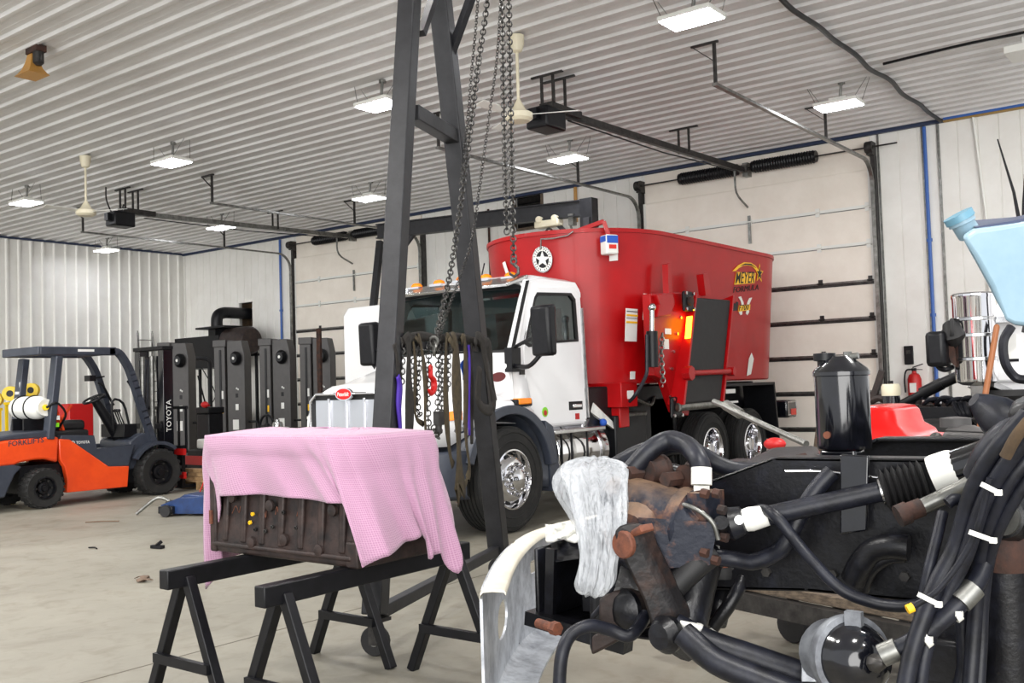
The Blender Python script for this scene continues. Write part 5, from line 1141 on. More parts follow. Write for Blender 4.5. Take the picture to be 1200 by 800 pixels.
# things draped over the hanging rail
def hang(px, label, w, m, name='lifting_strap', cat='strap', th=.004, off=.07, edge=None):
    c = [onG(x, y, off) for x, y in px]; c = smoothpath(c, 5); rows = []
    for i, p in enumerate(c):
        d = c[min(i+1,len(c)-1)]-c[max(i-1,0)]; sd = gd if abs(d.normalized().dot(gd)) < .8 else V((0,0,1)); sd = (sd-d.normalized()*sd.dot(d.normalized())).normalized()
        ww = 1.9*(w if not callable(w) else w(i/(len(c)-1))); tw = .18*math.sin(i*.4+len(px))
        sd = (sd+gn*tw).normalized(); rows.append([p-sd*ww/2,p-sd*ww*.17+gn*.006,p+sd*ww*.17+gn*.004,p+sd*ww/2])
    return build(MB().grid(rows), name, m, None, label=label, cat=cat, group='straps and slings on the hanging rail', solid=th, smooth=70)
hang([(474,402),(477,398),(479,402),(479,440),(480,480),(479,520)], 'straight black webbing strap beside the upright leg', .05, 'strapblack')
hang([(466,440),(468,452),(467,475),(469,505),(468,530)], 'purple round sling hanging closest to the upright leg', .028, 'purple', 'round_sling','sling', .012)
hang([(462,402),(465,418),(467,440)], 'short dark loop holding the purple sling', .03, 'strapblack', off=.06)
hang([(488,400),(490,395),(493,402),(497,430),(499,460),(498,490),(500,515)], 'narrow olive strap hanging between black strap and red hook', .028, 'strapolive')
hang([(484,398),(487,430),(486,470),(488,490),(496,497)], 'thin olive strap looping under the chain bundle', .02, 'strapolive', off=.05)
hang([(526,400),(524,395),(523,402),(522,450),(524,500),(528,535),(531,545)], 'long dark olive strap beside the widest strap', .035, 'strapolive', off=.09)
hang([(528,405),(531,398),(534,403),(535,450),(537,500),(538,540),(539,575),(536,580)], 'widest olive strap with faded yellow print, reaching lowest', lambda f: .05+.035*f, 'strapolive', off=.11)
hang([(540,400),(543,396),(545,402),(546,450),(546,510),(550,545),(548,560),(541,575)], 'worn strap twisting behind the widest olive strap', .035, 'strapolive', off=.08)
hang([(552,402),(553,440),(552,480),(553,520)], 'dark strap hanging just before the leaning leg', .035, 'strapblack', off=.06)
hang([(549,404),(550,430),(549,470),(550,510)], 'slim violet sling next to the leaning leg', .018, 'purple', 'round_sling','sling',.01, .08)
hang([(541,437),(545,431),(553,425)], 'short bright blue strap end poking out by the leaning leg', .06, 'bluesling', off=.05)
hang([(556,405),(560,395),(566,403),(570,430),(575,455),(578,470),(575,480),(566,478),(560,465),(562,430)], 'black strap looped around the leaning leg', .045, 'strapblack', off=.13)
hang([(567,404),(572,402),(575,420),(577,445),(580,470)], 'black strap tail hanging outside the leaning leg', .04, 'strapblack', off=.12)
hang([(468,400),(490,393),(512,397),(532,394),(552,399),(566,403)], 'dark strap bundle lying along the top of the hanging rail', .028, 'strapblack', off=.05, th=.02)
def hchain(px, label, pitch=.031, W=.036, r=.005, off=.06):
    build(MB().chain([onG(x,y,off) for x, y in px],pitch,W,r,6,9), 'rack_chain', 'chain', None, smooth=60, label=label, cat='chain', group='chains on the hanging rail')
hchain([(471,405),(471,430),(470,455)], 'short chain on the rail next to the upright leg')
hchain([(492,403),(491,430),(489,460),(490,482),(494,487)], 'chain hanging beside the narrow olive strap')
hchain([(486,406),(485,440),(487,475)], 'chain hanging against the black strap', off=.04)
hchain([(503,400),(502,430),(501,470),(503,515)], 'chain passing behind the red hook')
hchain([(513,400),(514,440),(513,480),(514,510)], 'bright steel chain in the middle of the rail')
hchain([(518,402),(518,440),(517,490),(513,512),(508,500)], 'long chain ending in a loop, beside the middle chain', off=.05)
hchain([(525,402),(525,430),(525,455)], 'short chain beside the long dark olive strap', off=.04)
c = onG(505,447,.1)
b = MB().tube([c+V((0,0,.07)),c+V((0,0,.035)),c+gd*.045+V((0,0,.01)),c+gd*.05+V((0,0,-.04)),c+V((0,0,-.075)),c-gd*.04+V((0,0,-.05))],[.014,.016,.02,.021,.018,.008],8,3); b.torus(c+V((0,0,.085)),gn,.018,.008,14,6)
build(b, 'hoist_hook', 'redplastic', None, label='red painted hook among the hanging chains', cat='hook')
b = MB(); c = onG(508,400,.09)
for k in range(3): b.torus(c+V((0,0,-.03*k))+gd*.01*(k%2),gd+gn*k,.03,.009,14,6)
build(b, 'shackle', 'galv', None, label='galvanised shackle at the top of the hanging rail where the slack chain ends', cat='shackle')
c = onG(514,488,.08); build(MB().cbox(c-V((0,0,.01)),(.05,.05,.09)).cyl(c,c-V((0,0,.1)),.02), 'chain_grab', 'darksteel', None, smooth=0, label='dark chain grab block at the bottom of the hanging chains', cat='chain grab')
# ------------------------------------------------------------------ saw horses
def sawhorse(cx, y0, y1, zt, label):
    t = thing('sawhorse', label, 'sawhorse', (cx,(y0+y1)/2,0), 'black steel sawhorses under the engine block')
    build(MB().box(cx-.035,cx+.035,y0,y1,zt-.09,zt), 'top_beam', 'blackgloss' if False else 'black', t, bevel=.006)
    for y in (y0+.12, y1-.1):
        for s in (-1,1): build(MB().bar((cx+s*.02,y,zt-.05),(cx+s*.31,y,.0),.05,.05,up=V((0,1,0))), 'leg', 'black', t, bevel=.005)
        build(MB().bar((cx-.215,y-.03,.24),(cx+.215,y-.03,.24),.03,.045), 'stretcher', 'black', t, smooth=0)
    return t
ZS = .69
sawhorse(-4.17, 2.7, 3.97, ZS, 'black steel sawhorse under the end of the block nearest the blue jack')
sawhorse(-3.44, 2.68, 4.02, ZS, 'black steel sawhorse under the block end nearest the white bumper')
# ------------------------------------------------------------------ engine block
BX0, BX1, BY0, BY1, BZ0, BZ1 = -4.44, -3.36, 3.18, 3.62, ZS+.002, 1.26
t = thing('engine_block', 'dark cast engine block resting across two sawhorses under the pink cloth', 'engine block', ((BX0+BX1)/2,(BY0+BY1)/2,BZ0))
P = [(BY0-.02,BZ0),(BY1+.02,BZ0),(BY1+.02,BZ0+.08),(BY1-.02,BZ0+.16),(BY1-.02,BZ1),(BY0+.03,BZ1),(BY0,BZ0+.2),(BY0-.02,BZ0+.08)]
build(MB().prism([(BX0,y,z) for y, z in P],(BX1-BX0,0,0)), 'block_casting', 'cast', t, bevel=.015)
b = MB()
for k in range(7):
    x = BX0+.1+k*.145; b.prism([(x,BY0-.03,BZ0+.06),(x+.04,BY0-.03,BZ0+.06),(x+.045,BY0-.012,BZ0+.4),(x,BY0-.012,BZ0+.4)],(0,.06,0))
b.box(BX0+.02,BX1-.02,BY0-.035,BY0+.02,BZ0+.03,BZ0+.055).box(BX0,BX0+.05,BY0-.03,BY1,BZ0,BZ1-.02).box(BX1-.06,BX1+.02,BY0-.03,BY1+.03,BZ0,BZ0+.12)
build(b, 'rib', 'cast', t, bevel=.01)
for k, (px_, py_) in enumerate(((297,602),(294,612),(300,620),(312,622),(320,617),(333,600),(348,618))):
    p = onY(px_,py_,BY0-.015); build(MB().lathe(p,(0,-1,0),[(.001,0),(.01,0),(.01,.01),(.006,.011),(.006,.003),(.001,.003)],14), 'core_plug', 'yellowtxt' if k < 2 else 'darksteel', t)
b = MB()
for px_, py_, w in ((277,597,.035),(306,600,.02),(310,603,.015),(325,598,.015),(351,600,.02)):
    p = onY(px_,py_,BY0-.012); b.tube([p+V((-w,0,-.02)),p+V((0,-.002,.02)),p+V((w*.6,0,-.015)),p+V((w,0,.02))],.0022,5,3)
build(b, 'chalk_mark', K['rustbright'], t)
build(MB().cbox((BX0+.02,BY0-.03,.87),(.02,.02,.07)), 'red_tab', 'rustbright', t, smooth=0)
b = MB()
for k, (x, z) in enumerate(((-4.1,.76),(-3.85,.79),(-3.6,.76),(-3.95,.95),(-4.25,.98),(-3.5,.95))): b.lathe((x,BY0-.02,z),(0,-1,0),[(.001,0),(.03,0),(.028,.015),(.012,.02),(.001,.02)],12)
build(b, 'casting_boss', 'cast', t)
build(MB().lathe((BX1+.02,3.4,.9),(1,0,0),[(.02,0),(.13,0),(.13,.03),(.05,.03),(.05,.01),(.02,.01)],20).box(BX1,BX1+.03,3.25,3.3,.7,.78), 'end_flange', 'cast', t)
# ------------------------------------------------------------------ pink waffle cloth
pk = mat('pink_waffle_cloth', (230,186,212), .9)
nt = pk.node_tree; bs = nt.nodes['Principled BSDF']; tcn = nt.nodes.new('ShaderNodeUVMap')
hs = []
for d_ in ('X','Y'):
    w = nt.nodes.new('ShaderNodeTexWave'); w.wave_type = 'BANDS'; w.bands_direction = d_; w.inputs['Scale'].default_value = 1/.0105/ (20/ (2*math.pi)) 
    nt.links.new(tcn.outputs['UV'], w.inputs['Vector']); hs.append(w.outputs['Fac'])
mx_ = nt.nodes.new('ShaderNodeMath'); mx_.operation = 'MULTIPLY'; nt.links.new(hs[0], mx_.inputs[0]); nt.links.new(hs[1], mx_.inputs[1])
r = nt.nodes.new('ShaderNodeValToRGB'); r.color_ramp.elements[0].position = .0; r.color_ramp.elements[1].position = .5
r.color_ramp.elements[0].color = (.455,.262,.375,1); r.color_ramp.elements[1].color = (.35,.175,.28,1)
nt.links.new(mx_.outputs[0], r.inputs['Fac']); nt.links.new(r.outputs['Color'], bs.inputs['Base Color'])
bpn = nt.nodes.new('ShaderNodeBump'); bpn.inputs['Strength'].default_value = .5; bpn.inputs['Distance'].default_value = .003; bpn.invert = True
nt.links.new(mx_.outputs[0], bpn.inputs['Height']); nt.links.new(bpn.outputs['Normal'], bs.inputs['Normal'])
bs.inputs['Sheen Weight'].default_value = .3
FYc, RXc = BY0-.05, BX1+.05
def F_(x, y): return onY(x, y, FYc)
def Rr(x, y, X=RXc): return onX(x, y, X)
zt = BZ1+.03
# columns run round the block: (top edge point, hem point, how far the middle bulges)
cols = [((-4.2,3.66,zt),V((-4.15,3.72,.66))),((-4.42,3.64,zt),V((-4.47,3.7,.66))),((-4.46,3.4,zt),V((-4.52,3.35,.62))),((-4.46,3.16,zt),onX(246,690,-4.53)),((-4.42,3.13,zt),onX(262,648,-4.46)),
 ((-4.40,3.12,zt),F_(259,581)),((-4.2,3.12,zt+.005),F_(300,579)),((-3.98,3.12,zt),F_(345,583)),((-3.78,3.12,zt),F_(385,588)),((-3.66,3.12,zt),F_(409,590)),
 ((-3.56,3.12,zt),F_(424,628)+V((0,-.03,0))),((-3.5,3.12,zt),F_(437,661)+V((0,-.06,0))),((-3.42,3.14,zt),(F_(437,661)+V((0,-.06,0))+Rr(480,634,-3.26))/2+V((.03,-.03,0))),((-3.345,3.2,zt),Rr(480,634,-3.26)),((-3.33,3.34,zt),Rr(495,625,-3.25)),
 ((-3.33,3.45,zt),Rr(500,655,-3.22)),((-3.33,3.52,zt),Rr(513,648,-3.22)),((-3.33,3.6,zt),Rr(535,672,-3.19)),((-3.34,3.66,zt),Rr(532,625,-3.22)),((-3.42,3.67,zt),V((-3.35,3.74,.95))),((-3.8,3.67,zt),V((-3.8,3.72,.9))),((-4.2,3.66,zt),V((-4.15,3.72,.66)))]
nr = 26
tops = [V(c[0]) for c in cols]; hems = [V(c[1]) for c in cols]
sub = 6
T_ = []; H_ = []
for i in range(len(cols)-1):
    for k in range(sub): f = k/sub; g = f*f*(3-2*f) if i not in (3, 4, 9) else f; T_.append(tops[i]*(1-f)+tops[i+1]*f); H_.append(hems[i]*(1-g)+hems[i+1]*g)
T_.append(tops[-1]); H_.append(hems[-1])
ctr = V(((BX0+BX1)/2,(BY0+BY1)/2,zt))
rows = []; uvs = []; m = len(T_)
for j in range(nr+1):
    f = j/nr; row = []
    for i in range(m):
        p = T_[i]*(1-f)+H_[i]*f; o = V((p.x-ctr.x, (p.y-ctr.y)*2.2, 0)); o.normalize()
        bulge = .018*math.sin(i*.8)*f+.012*math.sin(i*.33+4*f)*f+.012*math.sin(math.pi*min(f*3,1))
        row.append(p+o*(bulge+.01)-V((0,0,.02*(1-f)**6 if False else 0)))
    rows.append(row)
# top sheet as rings shrinking to the middle line
top = []
for j in range(1, 7):
    f = j/6; row = []
    for i in range(m):
        p = T_[i]; q = V((max(min(p.x,BX1-.2),BX0+.2),ctr.y,zt+.015)); row.append(p*(1-f)+q*f+V((0,0,.012*math.sin(f*math.pi/2)+.004*math.sin(i*.9)*f)))
    top.append(row)
full = top[::-1]+rows
b = MB().grid(full)
cl = build(b, 'cloth', pk, None, smooth=180, label='pink waffle-weave cloth draped over the engine block', cat='cloth', solid=.006)
me = cl.data; ul = me.uv_layers.new(name='UVMap')
acc = [0]
for i in range(1, m): acc.append(acc[-1]+((T_[i]-T_[i-1]).length*.5+(H_[i]-H_[i-1]).length*.5))
vv = []
for j, row in enumerate(full):
    for i, p in enumerate(row):
        if j < 6: vv.append((p.x, p.y+10) )
        else: vv.append((acc[i] if False else (T_[i].x*1.0 if 5 <= i//sub <= 9 else acc[i]), (row[i]-T_[i]).length))
for lp in me.loops: ul.data[lp.index].uv = vv[lp.vertex_index]
# ------------------------------------------------------------------ dismantled truck chassis close by, nose towards -X
RY = 2.4
ch = thing('truck_chassis', 'stripped black truck chassis with rusty steering gear and dented white bumper', 'truck chassis', (-.2, 2.9, 0))
t = ch
def rl(px, py, off=0): return onY(px, py, RY-off)
def ht(px, d, r, name, m='hose', n=12, sm=6, par=None, label=None):
    pts = [at(x, y, d if not isinstance(d, (list, tuple)) else d[i]) for i, (x, y) in enumerate(px)]
    return build(MB().tube(pts, r, n, sm), name, m, par or ch, smooth=60, label=label)
# rails: channel sections, kick-up at the front
def rail(y0, s):
    top = [(-1.62,1.10),(-1.45,1.16),(-1.2,1.235),(-1.02,1.30),(2.6,1.33)]; bot = [(2.6,1.0),(-.95,.97),(-1.2,.95),(-1.4,.85),(-1.62,.84)]
    b = MB().prism([(x,y0,z) for x, z in top+bot],(0,s*.012,0))
    for (xa,za),(xb_,zb) in zip(top,top[1:]): b.hexa([(xa,y0,za-.012),(xb_,y0,zb-.012),(xb_,y0+s*.085,zb-.012),(xa,y0+s*.085,za-.012),(xa,y0,za),(xb_,y0,zb),(xb_,y0+s*.085,zb),(xa,y0+s*.085,za)])
    for (xa,za),(xb_,zb) in zip(bot,bot[1:]): b.hexa([(xa,y0,za),(xb_,y0,zb),(xb_,y0+s*.085,zb),(xa,y0+s*.085,za),(xa,y0,za+.012),(xb_,y0,zb+.012),(xb_,y0+s*.085,zb+.012),(xa,y0+s*.085,za+.012)])
    return build(b, 'frame_rail', 'chassis', t, bevel=.004)
rail(RY,1); rail(RY+.9,-1)
for x in (-1.5,.2,1.6): build(MB().box(x-.04,x+.04,RY+.01,RY+.89,1.0,1.22), 'crossmember', 'chassis', t, bevel=.01)
build(MB().hexa([at(858,545,3.1),at(965,540,3.0),at(970,556,3.0),at(858,560,3.1),at(905,523,3.4),at(958,521,3.4),at(965,545,3.4),at(880,545,3.4)]), 'engine_mount', 'chassis', t, bevel=.02)
for x in (.9,2.2):   # stands that carry the frame, beyond the photo edge
    for y in (RY+.04,RY+.86): build(MB().bar((x,y,0),(x,y,1.0),.12).box(x-.2,x+.2,y-.2,y+.2,0,.02), 'frame_stand', 'darksteel', t, smooth=0)
b = MB()
for x in (-.5,-.2,.1): 
    for z in (1.05,1.25): b.bolt((x,RY,z),(0,-1,0),.014,.015)
build(b, 'frame_bolts', 'darksteel', t, smooth=0)
# front cross box (bumper bracket)
bx0, bx1 = onY(634,634,RY-.02).x, onY(705,634,RY-.02).x
zt_, zb_ = onY(660,642,RY-.02).z, onY(660,727,RY-.02).z
b = MB().box(bx0,bx1+.16,RY+.22,RY+.235,zb_,zt_).box(bx0,bx1+.16,RY-.05,RY+.235,zb_-.012,zb_).box(bx0,bx0+.015,RY-.06,RY+.235,zb_,zt_).box(bx0,bx1+.1,RY+.02,RY+.235,zt_-.012,zt_)
br = build(b, 'bumper_bracket', 'chassis', t, bevel=.006)
build(MB().bar((bx0+.04,RY-.045,zb_),(bx0+.055,RY-.045,zt_),.03,.015).bar((bx0-.02,RY-.06,zb_+.01),(bx1+.1,RY-.06,zb_-.03),.05,.04), 'bracket_flange', 'chassis', br, smooth=0)
b = MB()
for p in ((bx0+.05,RY+.215,zt_-.05),(bx0+.2,RY+.215,zt_-.05),(bx0+.05,RY+.215,zb_+.05)): b.bolt(p,(0,-1,0),.018,.02)
build(b, 'bracket_bolts', 'rust', br, smooth=0)
b = MB(); p = at(647,735,2.62)
b.bolt(p,(1,-.3,0),.018,.025); b.cyl(p+V((-.06,.02,0)),p,.013); build(b, 'tow_pin', 'rustbright', t, smooth=0)
# bumper: swept end with two openings, seen from behind; plan line of its outer skin from the middle to the near end
BPL = smoothpath([(-2.24,4.05,0),(-2.29,3.34,0),(-2.27,3.11,0),(-2.22,2.92,0),(-2.09,2.65,0),(-1.93,2.38,0),(-1.77,2.14,0),(-1.73,2.08,0)], 8)
ACC = [0]
for a, c in zip(BPL, BPL[1:]): ACC.append(ACC[-1]+(c-a).length)
BL = ACC[-1]
def bq(l, z, o=0):
    l = min(max(l, 0), BL); k = 0
    while k < len(ACC)-2 and ACC[k+1] < l: k += 1
    a, c = BPL[k], BPL[k+1]; d = (c-a).normalized(); n = V((-d.y, d.x, 0))
    return a+d*(l-ACC[k])+n*o+V((0,0,z))
def proj(p): q = p-EYE; z = q.dot(FW); return 600+FOC*q.dot(RT)/z, 400-FOC*q.dot(UP)/z
def lz(px, py):
    best = None
    for a in range(0, 240):
        for c in range(0, 42):
            l, z = BL*a/240, .56+.4*c/42; x, y = proj(bq(l, z)); e = (x-px)**2+(y-py)**2
            if best is None or e < best[0]: best = (e, l, z)
    return best[1:]
z1, z0 = .95, .575
h1 = [lz(x,y) for x, y in ((583,757),(592,695))]; h2 = [lz(x,y) for x, y in ((620,673),(631,652))]
b = MB()
def openplate(l0, l1, hl0, hl1, hz0, hz1, rnd):
    n = 56; o = []; i = []
    cx, cz = (hl0+hl1)/2, (hz0+hz1)/2; rx, rz = abs(hl1-hl0)/2, abs(hz1-hz0)/2
    for k in range(n):
        a = 2*math.pi*(k+.5)/n; cs, sn = math.cos(a), math.sin(a); e = 2/rnd
        i.append((cx+rx*abs(cs)**e*(1 if cs > 0 else -1), cz+rz*abs(sn)**e*(1 if sn > 0 else -1)))
        m_ = max(abs(cs), abs(sn)); u, w = cs/m_, sn/m_
        o.append((cx+(u*(l1-cx) if u > 0 else u*(cx-l0)), cz+(w*(z1-cz) if w > 0 else w*(cz-z0))))
    w3 = [(x*.5+p*.5, z*.5+q*.5) for (x, z), (p, q) in zip(o, i)]
    for A_, B_ in ((o, w3), (w3, i)):
        vs = [bq(x,z,-.004) for x, z in A_]+[bq(x,z,-.004) for x, z in B_]+[bq(x,z,.004) for x, z in A_]+[bq(x,z,.004) for x, z in B_]
        fs = []
        for k in range(n):
            j = (k+1) % n; fs += [(k,j,n+j,n+k),(2*n+k,3*n+k,3*n+j,2*n+j)]
            if A_ is o: fs.append((k,2*n+k,2*n+j,j))
            else: fs.append((n+k,n+j,3*n+j,3*n+k))
        b.add(vs, fs)
lo_, hi_ = sorted((h2[0][0],h2[1][0])); lo2, hi2 = sorted((h1[0][0],h1[1][0]))
hi2 = max(hi2, lo2+.07)
mid = (hi_+lo2)/2
openplate(mid-.6, mid, lo_, max(hi_, lo_+.05), h2[0][1], h2[1][1], 5)
openplate(mid, BL, lo2, hi2, h1[0][1], h1[1][1], 2.4)
ls = [(mid-.6)*k/8 for k in range(9)]
b.loft([[bq(l,z0,-.004),bq(l,z0,.004),bq(l,z1,.004),bq(l,z1,-.004)] for l in ls])
bm_ = build(b, 'bumper', 'offwhite_metal', t, smooth=40, label='scuffed white bumper')
ls = [BL*k/60 for k in range(61)]
fw_ = [(-.004,-.02),(-.002,-.004),(.006,.004),(.03,.006),(.062,.004),(.068,-.004)]
b = MB().loft([[bq(l,z1+dz,o) for o, dz in fw_]+[bq(l,z1+dz-.008,o) for o, dz in fw_[::-1]] for l in ls])
build(b, 'top_flange', 'creamflange', bm_, smooth=50)
fb_ = [(-.004,.03),(.0,.008),(.012,-.004),(.05,-.012),(.125,-.016)]
b = MB().loft([[bq(l,z0+dz,o*(1-.25*(l/BL)**6)) for o, dz in fb_]+[bq(l,z0+dz+.009,o*(1-.25*(l/BL)**6)) for o, dz in fb_[::-1]] for l in ls])
build(b, 'bottom_flange', 'offwhite_metal', bm_, smooth=50)
build(MB().hexa([at(640,640,2.95),at(722,628,2.85),at(725,650,2.8),at(650,660,2.85),at(645,634,2.98),at(722,618,2.9),at(728,640,2.85),at(655,650,2.9)]), 'bumper_brace', 'chassis', t, bevel=.01)
# steering gear
GD = 2.55
g0, g1 = at(716,590,2.62), at(845,628,2.42); gax = (g1-g0).normalized(); ga, gb, _ = basis(gax)
b = MB().lathe(g0, gax, [(.02,0),(.06,0),(.082,.012),(.085,.03),(.085,.2),(.095,.205),(.095,.235),(.075,.25),(.06,.28),(.03,.29),(.02,.29)], 28)
sg = build(b, 'steering_gear', 'gear', t, smooth=45, label='rusty steering gear housing')
b = MB(); c_ = at(742,628,2.48); b.lathe(c_+V((0,.12,0)),(0,-1,0),[(.02,0),(.075,0),(.085,.03),(.085,.12),(.06,.15),(.02,.15)],22); b.hexa([at(752,668,2.42),at(832,662,2.4),at(834,660,2.56),at(752,668,2.58),at(748,606,2.42),at(842,612,2.38),at(842,612,2.54),at(748,606,2.58)]); b.cbox(at(828,604,2.45),(.05,.1,.12))
build(b, 'gear_housing', 'gear', t, smooth=50)
for x, y in ((822,577),(836,577),(842,596),(845,628),(822,646),(835,655)): build(MB().bolt(at(x,y,2.40),gax,.012,.018), 'housing_bolt', 'rust', t, smooth=0)
for x, y, d_ in ((750,553,2.6),(795,560,2.55)):
    q = at(x,y,d_); b = MB().lathe(q+V((.03,.06,0)),(-.25,-1,0),[(.01,0),(.044,0),(.046,.02),(.034,.04),(.034,.06),(.01,.06)],20)
    o = build(b, 'mount_boss', 'rust', t, smooth=35); build(MB().cyl(q,q+V((-.012,-.05,0)),.02,n=6), 'bolt_head', 'rust', o, smooth=0)
build(MB().prism([at(x,y,2.66) for x, y in ((742,540),(768,541),(815,552),(816,575),(770,575),(738,572))],(0,.05,0)), 'gear_bracket', 'chassis', t, bevel=.01)
ht([(768,600),(790,590),(815,596),(835,612),(842,632)], [2.47,2.44,2.4,2.38,2.38], .006, 'brake_line', 'galv')
ht([(920,552),(960,552),(1000,556),(1040,561)], [2.44,2.42,2.38,2.33], .0035, 'brake_line', 'chrome')
build(MB().prism([onY(x,y,RY-.03) for x, y in ((984,532),(1018,534),(1016,622),(984,626))],(0,.012,0)), 'canister_plate', 'blackgloss', t, bevel=.004)
for x_ in range(8):
    q_ = V((-1.05+.17*x_, RY, 1.01+.01*x_)); build(MB().bolt(q_,(0,-1,0),.012,.012), 'rail_bolt', 'darksteel', t, smooth=0)
build(MB().prism([at(x,y,2.5) for x, y in ((700,700),(722,690),(752,700),(760,722),(735,748),(700,742))],(.01,.05,0)), 'hanger_plate', K['cast'], t, bevel=.01)
build(MB().prism([at(x,y,2.47) for x, y in ((765,655),(800,648),(828,655),(822,690),(800,730),(770,735),(778,695))],(.01,.06,0)), 'hanger_plate', 'chassis', t, bevel=.014)
ht([(835,648),(810,668),(785,692),(768,704)], [2.44,2.42,2.42,2.42], .03, 'link_arm', 'rubber')
# pitman arm
q = [at(x,y,2.36) for x, y in ((716,622),(728,612),(748,620),(755,640),(775,680),(792,715),(800,745),(793,760),(775,758),(764,742),(752,705),(730,660))]
pa = build(MB().prism(q,(.012,.055,0)), 'pitman_arm', 'arm', t, bevel=.018)
q0 = at(731,638,2.355); build(MB().lathe(q0+V((0,.01,0)),(-.2,-1,0),[(.002,0),(.032,0),(.033,.012),(.03,.016),(.002,.018)],24), 'shaft_end', 'rustbright', pa)
build(MB().tube([at(742,625,2.36),at(752,620,2.34),at(765,617,2.34)],[.008,.011,.009],10), 'pinch_bolt', 'rustbright', pa)
q0 = at(781,744,2.33); build(MB().lathe(q0+V((0,.02,0)),(-.2,-1,0),[(.002,0),(.042,0),(.045,.02),(.03,.045),(.002,.05)],20), 'ball_stud', 'chassis', pa)
# lower linkage: drag link and its twin tube, tie arms
ht([(790,735),(830,755),(880,772),(960,800),(1040,830)], [2.36,2.33,2.3,2.26,2.2], .036, 'drag_link', 'hose')
ht([(800,742),(840,775),(900,800),(960,825)], [2.3,2.25,2.2,2.15], .03, 'drag_link', 'hose')
build(MB().hexa([at(796,727,2.32),at(824,734,2.31),at(820,742,2.31),at(800,738,2.32),at(796,724,2.36),at(826,731,2.35),at(822,740,2.35),at(800,735,2.36)]), 'white_sleeve', 'tape', t, bevel=.006)
ht([(825,640),(812,690),(800,740),(790,755)], [2.5,2.48,2.42,2.4], .055, 'shock_absorber', 'chassis')
ht([(870,660),(850,690),(838,730)], [2.7,2.65,2.6], .03, 'link_arm', 'chassis'); ht([(880,655),(860,700),(835,735)], [2.6,2.55,2.55], .018, 'link_arm', 'chassis')
ht([(770,690),(800,672),(835,650)], [2.45,2.45,2.5], .04, 'link_arm', 'chassis')
q = at(798,690,2.62); build(MB().sphere(q,(.07,.06,.05),14,10), 'rusty_knuckle', 'rust', t)
build(MB().hexa([at(690,690,2.6),at(770,700,2.5),at(760,735,2.5),at(690,770,2.6),at(700,650,2.75),at(775,660,2.7),at(775,700,2.7),at(700,745,2.75)]), 'spring_hanger', 'chassis', t, bevel=.02)
ht([(705,668),(715,655),(735,650),(752,655)], 2.55, .012, 'brake_line', 'hose'); 
build(MB().lathe(at(735,712,2.52),(-.2,-1,0),[(.002,0),(.05,0),(.055,.02),(.03,.04),(.002,.045)],18), 'bushing', 'chassis', t)
ht([(695,722),(712,700),(722,670),(728,640)], [2.55,2.52,2.5,2.48], .007, 'brake_line', 'hose')
ht([(655,810),(658,770),(668,745),(690,733),(715,738),(735,745),(748,735),(756,720)], [2.35,2.36,2.38,2.4,2.42,2.42,2.44,2.48], .016, 'air_hose', 'hose')
build(MB().prism([at(x,y,2.55) for x, y in ((692,768),(722,752),(760,735),(740,728),(693,745))],(.0,.03,0)), 'lower_plate', K['cast'], t, bevel=.006)
# rubber bushings on a plate beside the gear
for x, y in ((845,662),(862,655)):
    q = at(x,y,2.62); o = build(MB().lathe(q-V((0,0,.03)),(0,0,1),[(.01,0),(.045,0),(.048,.015),(.045,.03),(.01,.03)],20), 'bushing', 'rubber', t); build(MB().lathe(q,(0,0,1),[(.012,0),(.04,0),(.04,.004),(.012,.004)],20), 'bushing_face', 'rustbright', o)
build(MB().prism([at(x,y,2.66) for x, y in ((835,672),(880,665),(884,678),(868,690),(845,700),(833,690))],(.01,.03,.01)), 'bushing_plate', 'offwhite_metal', t, bevel=.004)
# hoses around the gear
ht([(725,570),(745,545),(765,525),(785,516),(805,522),(818,538),(822,552)], [2.6,2.6,2.6,2.6,2.56,2.5,2.48], .026, 'pressure_hose', 'hose')
build(MB().cyl(at(822,548,2.47),at(822,568,2.46),.026).cyl(at(822,568,2.46),at(822,576,2.46),.022,n=6), 'hose_fitting', 'white_plastic', t); build(MB().cyl(at(822,575,2.455),at(823,584,2.45),.02,n=6), 'port_nut', 'rust', t, smooth=0)
ht([(718,548),(745,533),(770,525),(800,522),(825,535),(850,548),(880,552),(920,548),(946,542)], [2.75,2.72,2.7,2.72,2.75,2.75,2.75,2.75,2.75], .025, 'return_hose', 'hose')
build(MB().cyl(at(936,544,2.75),at(946,542,2.75),.028), 'hose_clamp', 'rust', t); ht([(946,542),(958,545),(965,535)], 2.76, .02, 'fitting_elbow', 'chassis')
ht([(836,652),(860,655),(882,658),(905,650),(920,638),(935,608),(955,575),(975,553)], [2.46,2.46,2.44,2.42,2.4,2.4,2.4,2.4], .021, 'hydraulic_hose', 'hose')
build(MB().cyl(at(835,640,2.5),at(836,655,2.5),.018).cyl(at(833,650,2.5),at(840,655,2.5),.02), 'hose_fitting', 'white_plastic', t)
ht([(880,604),(892,597),(908,604),(928,628),(950,655),(985,690),(1020,705),(1050,710),(1080,708)], [2.5,2.42,2.36,2.34,2.3,2.26,2.24,2.22,2.2], .014, 'air_hose', 'hose')
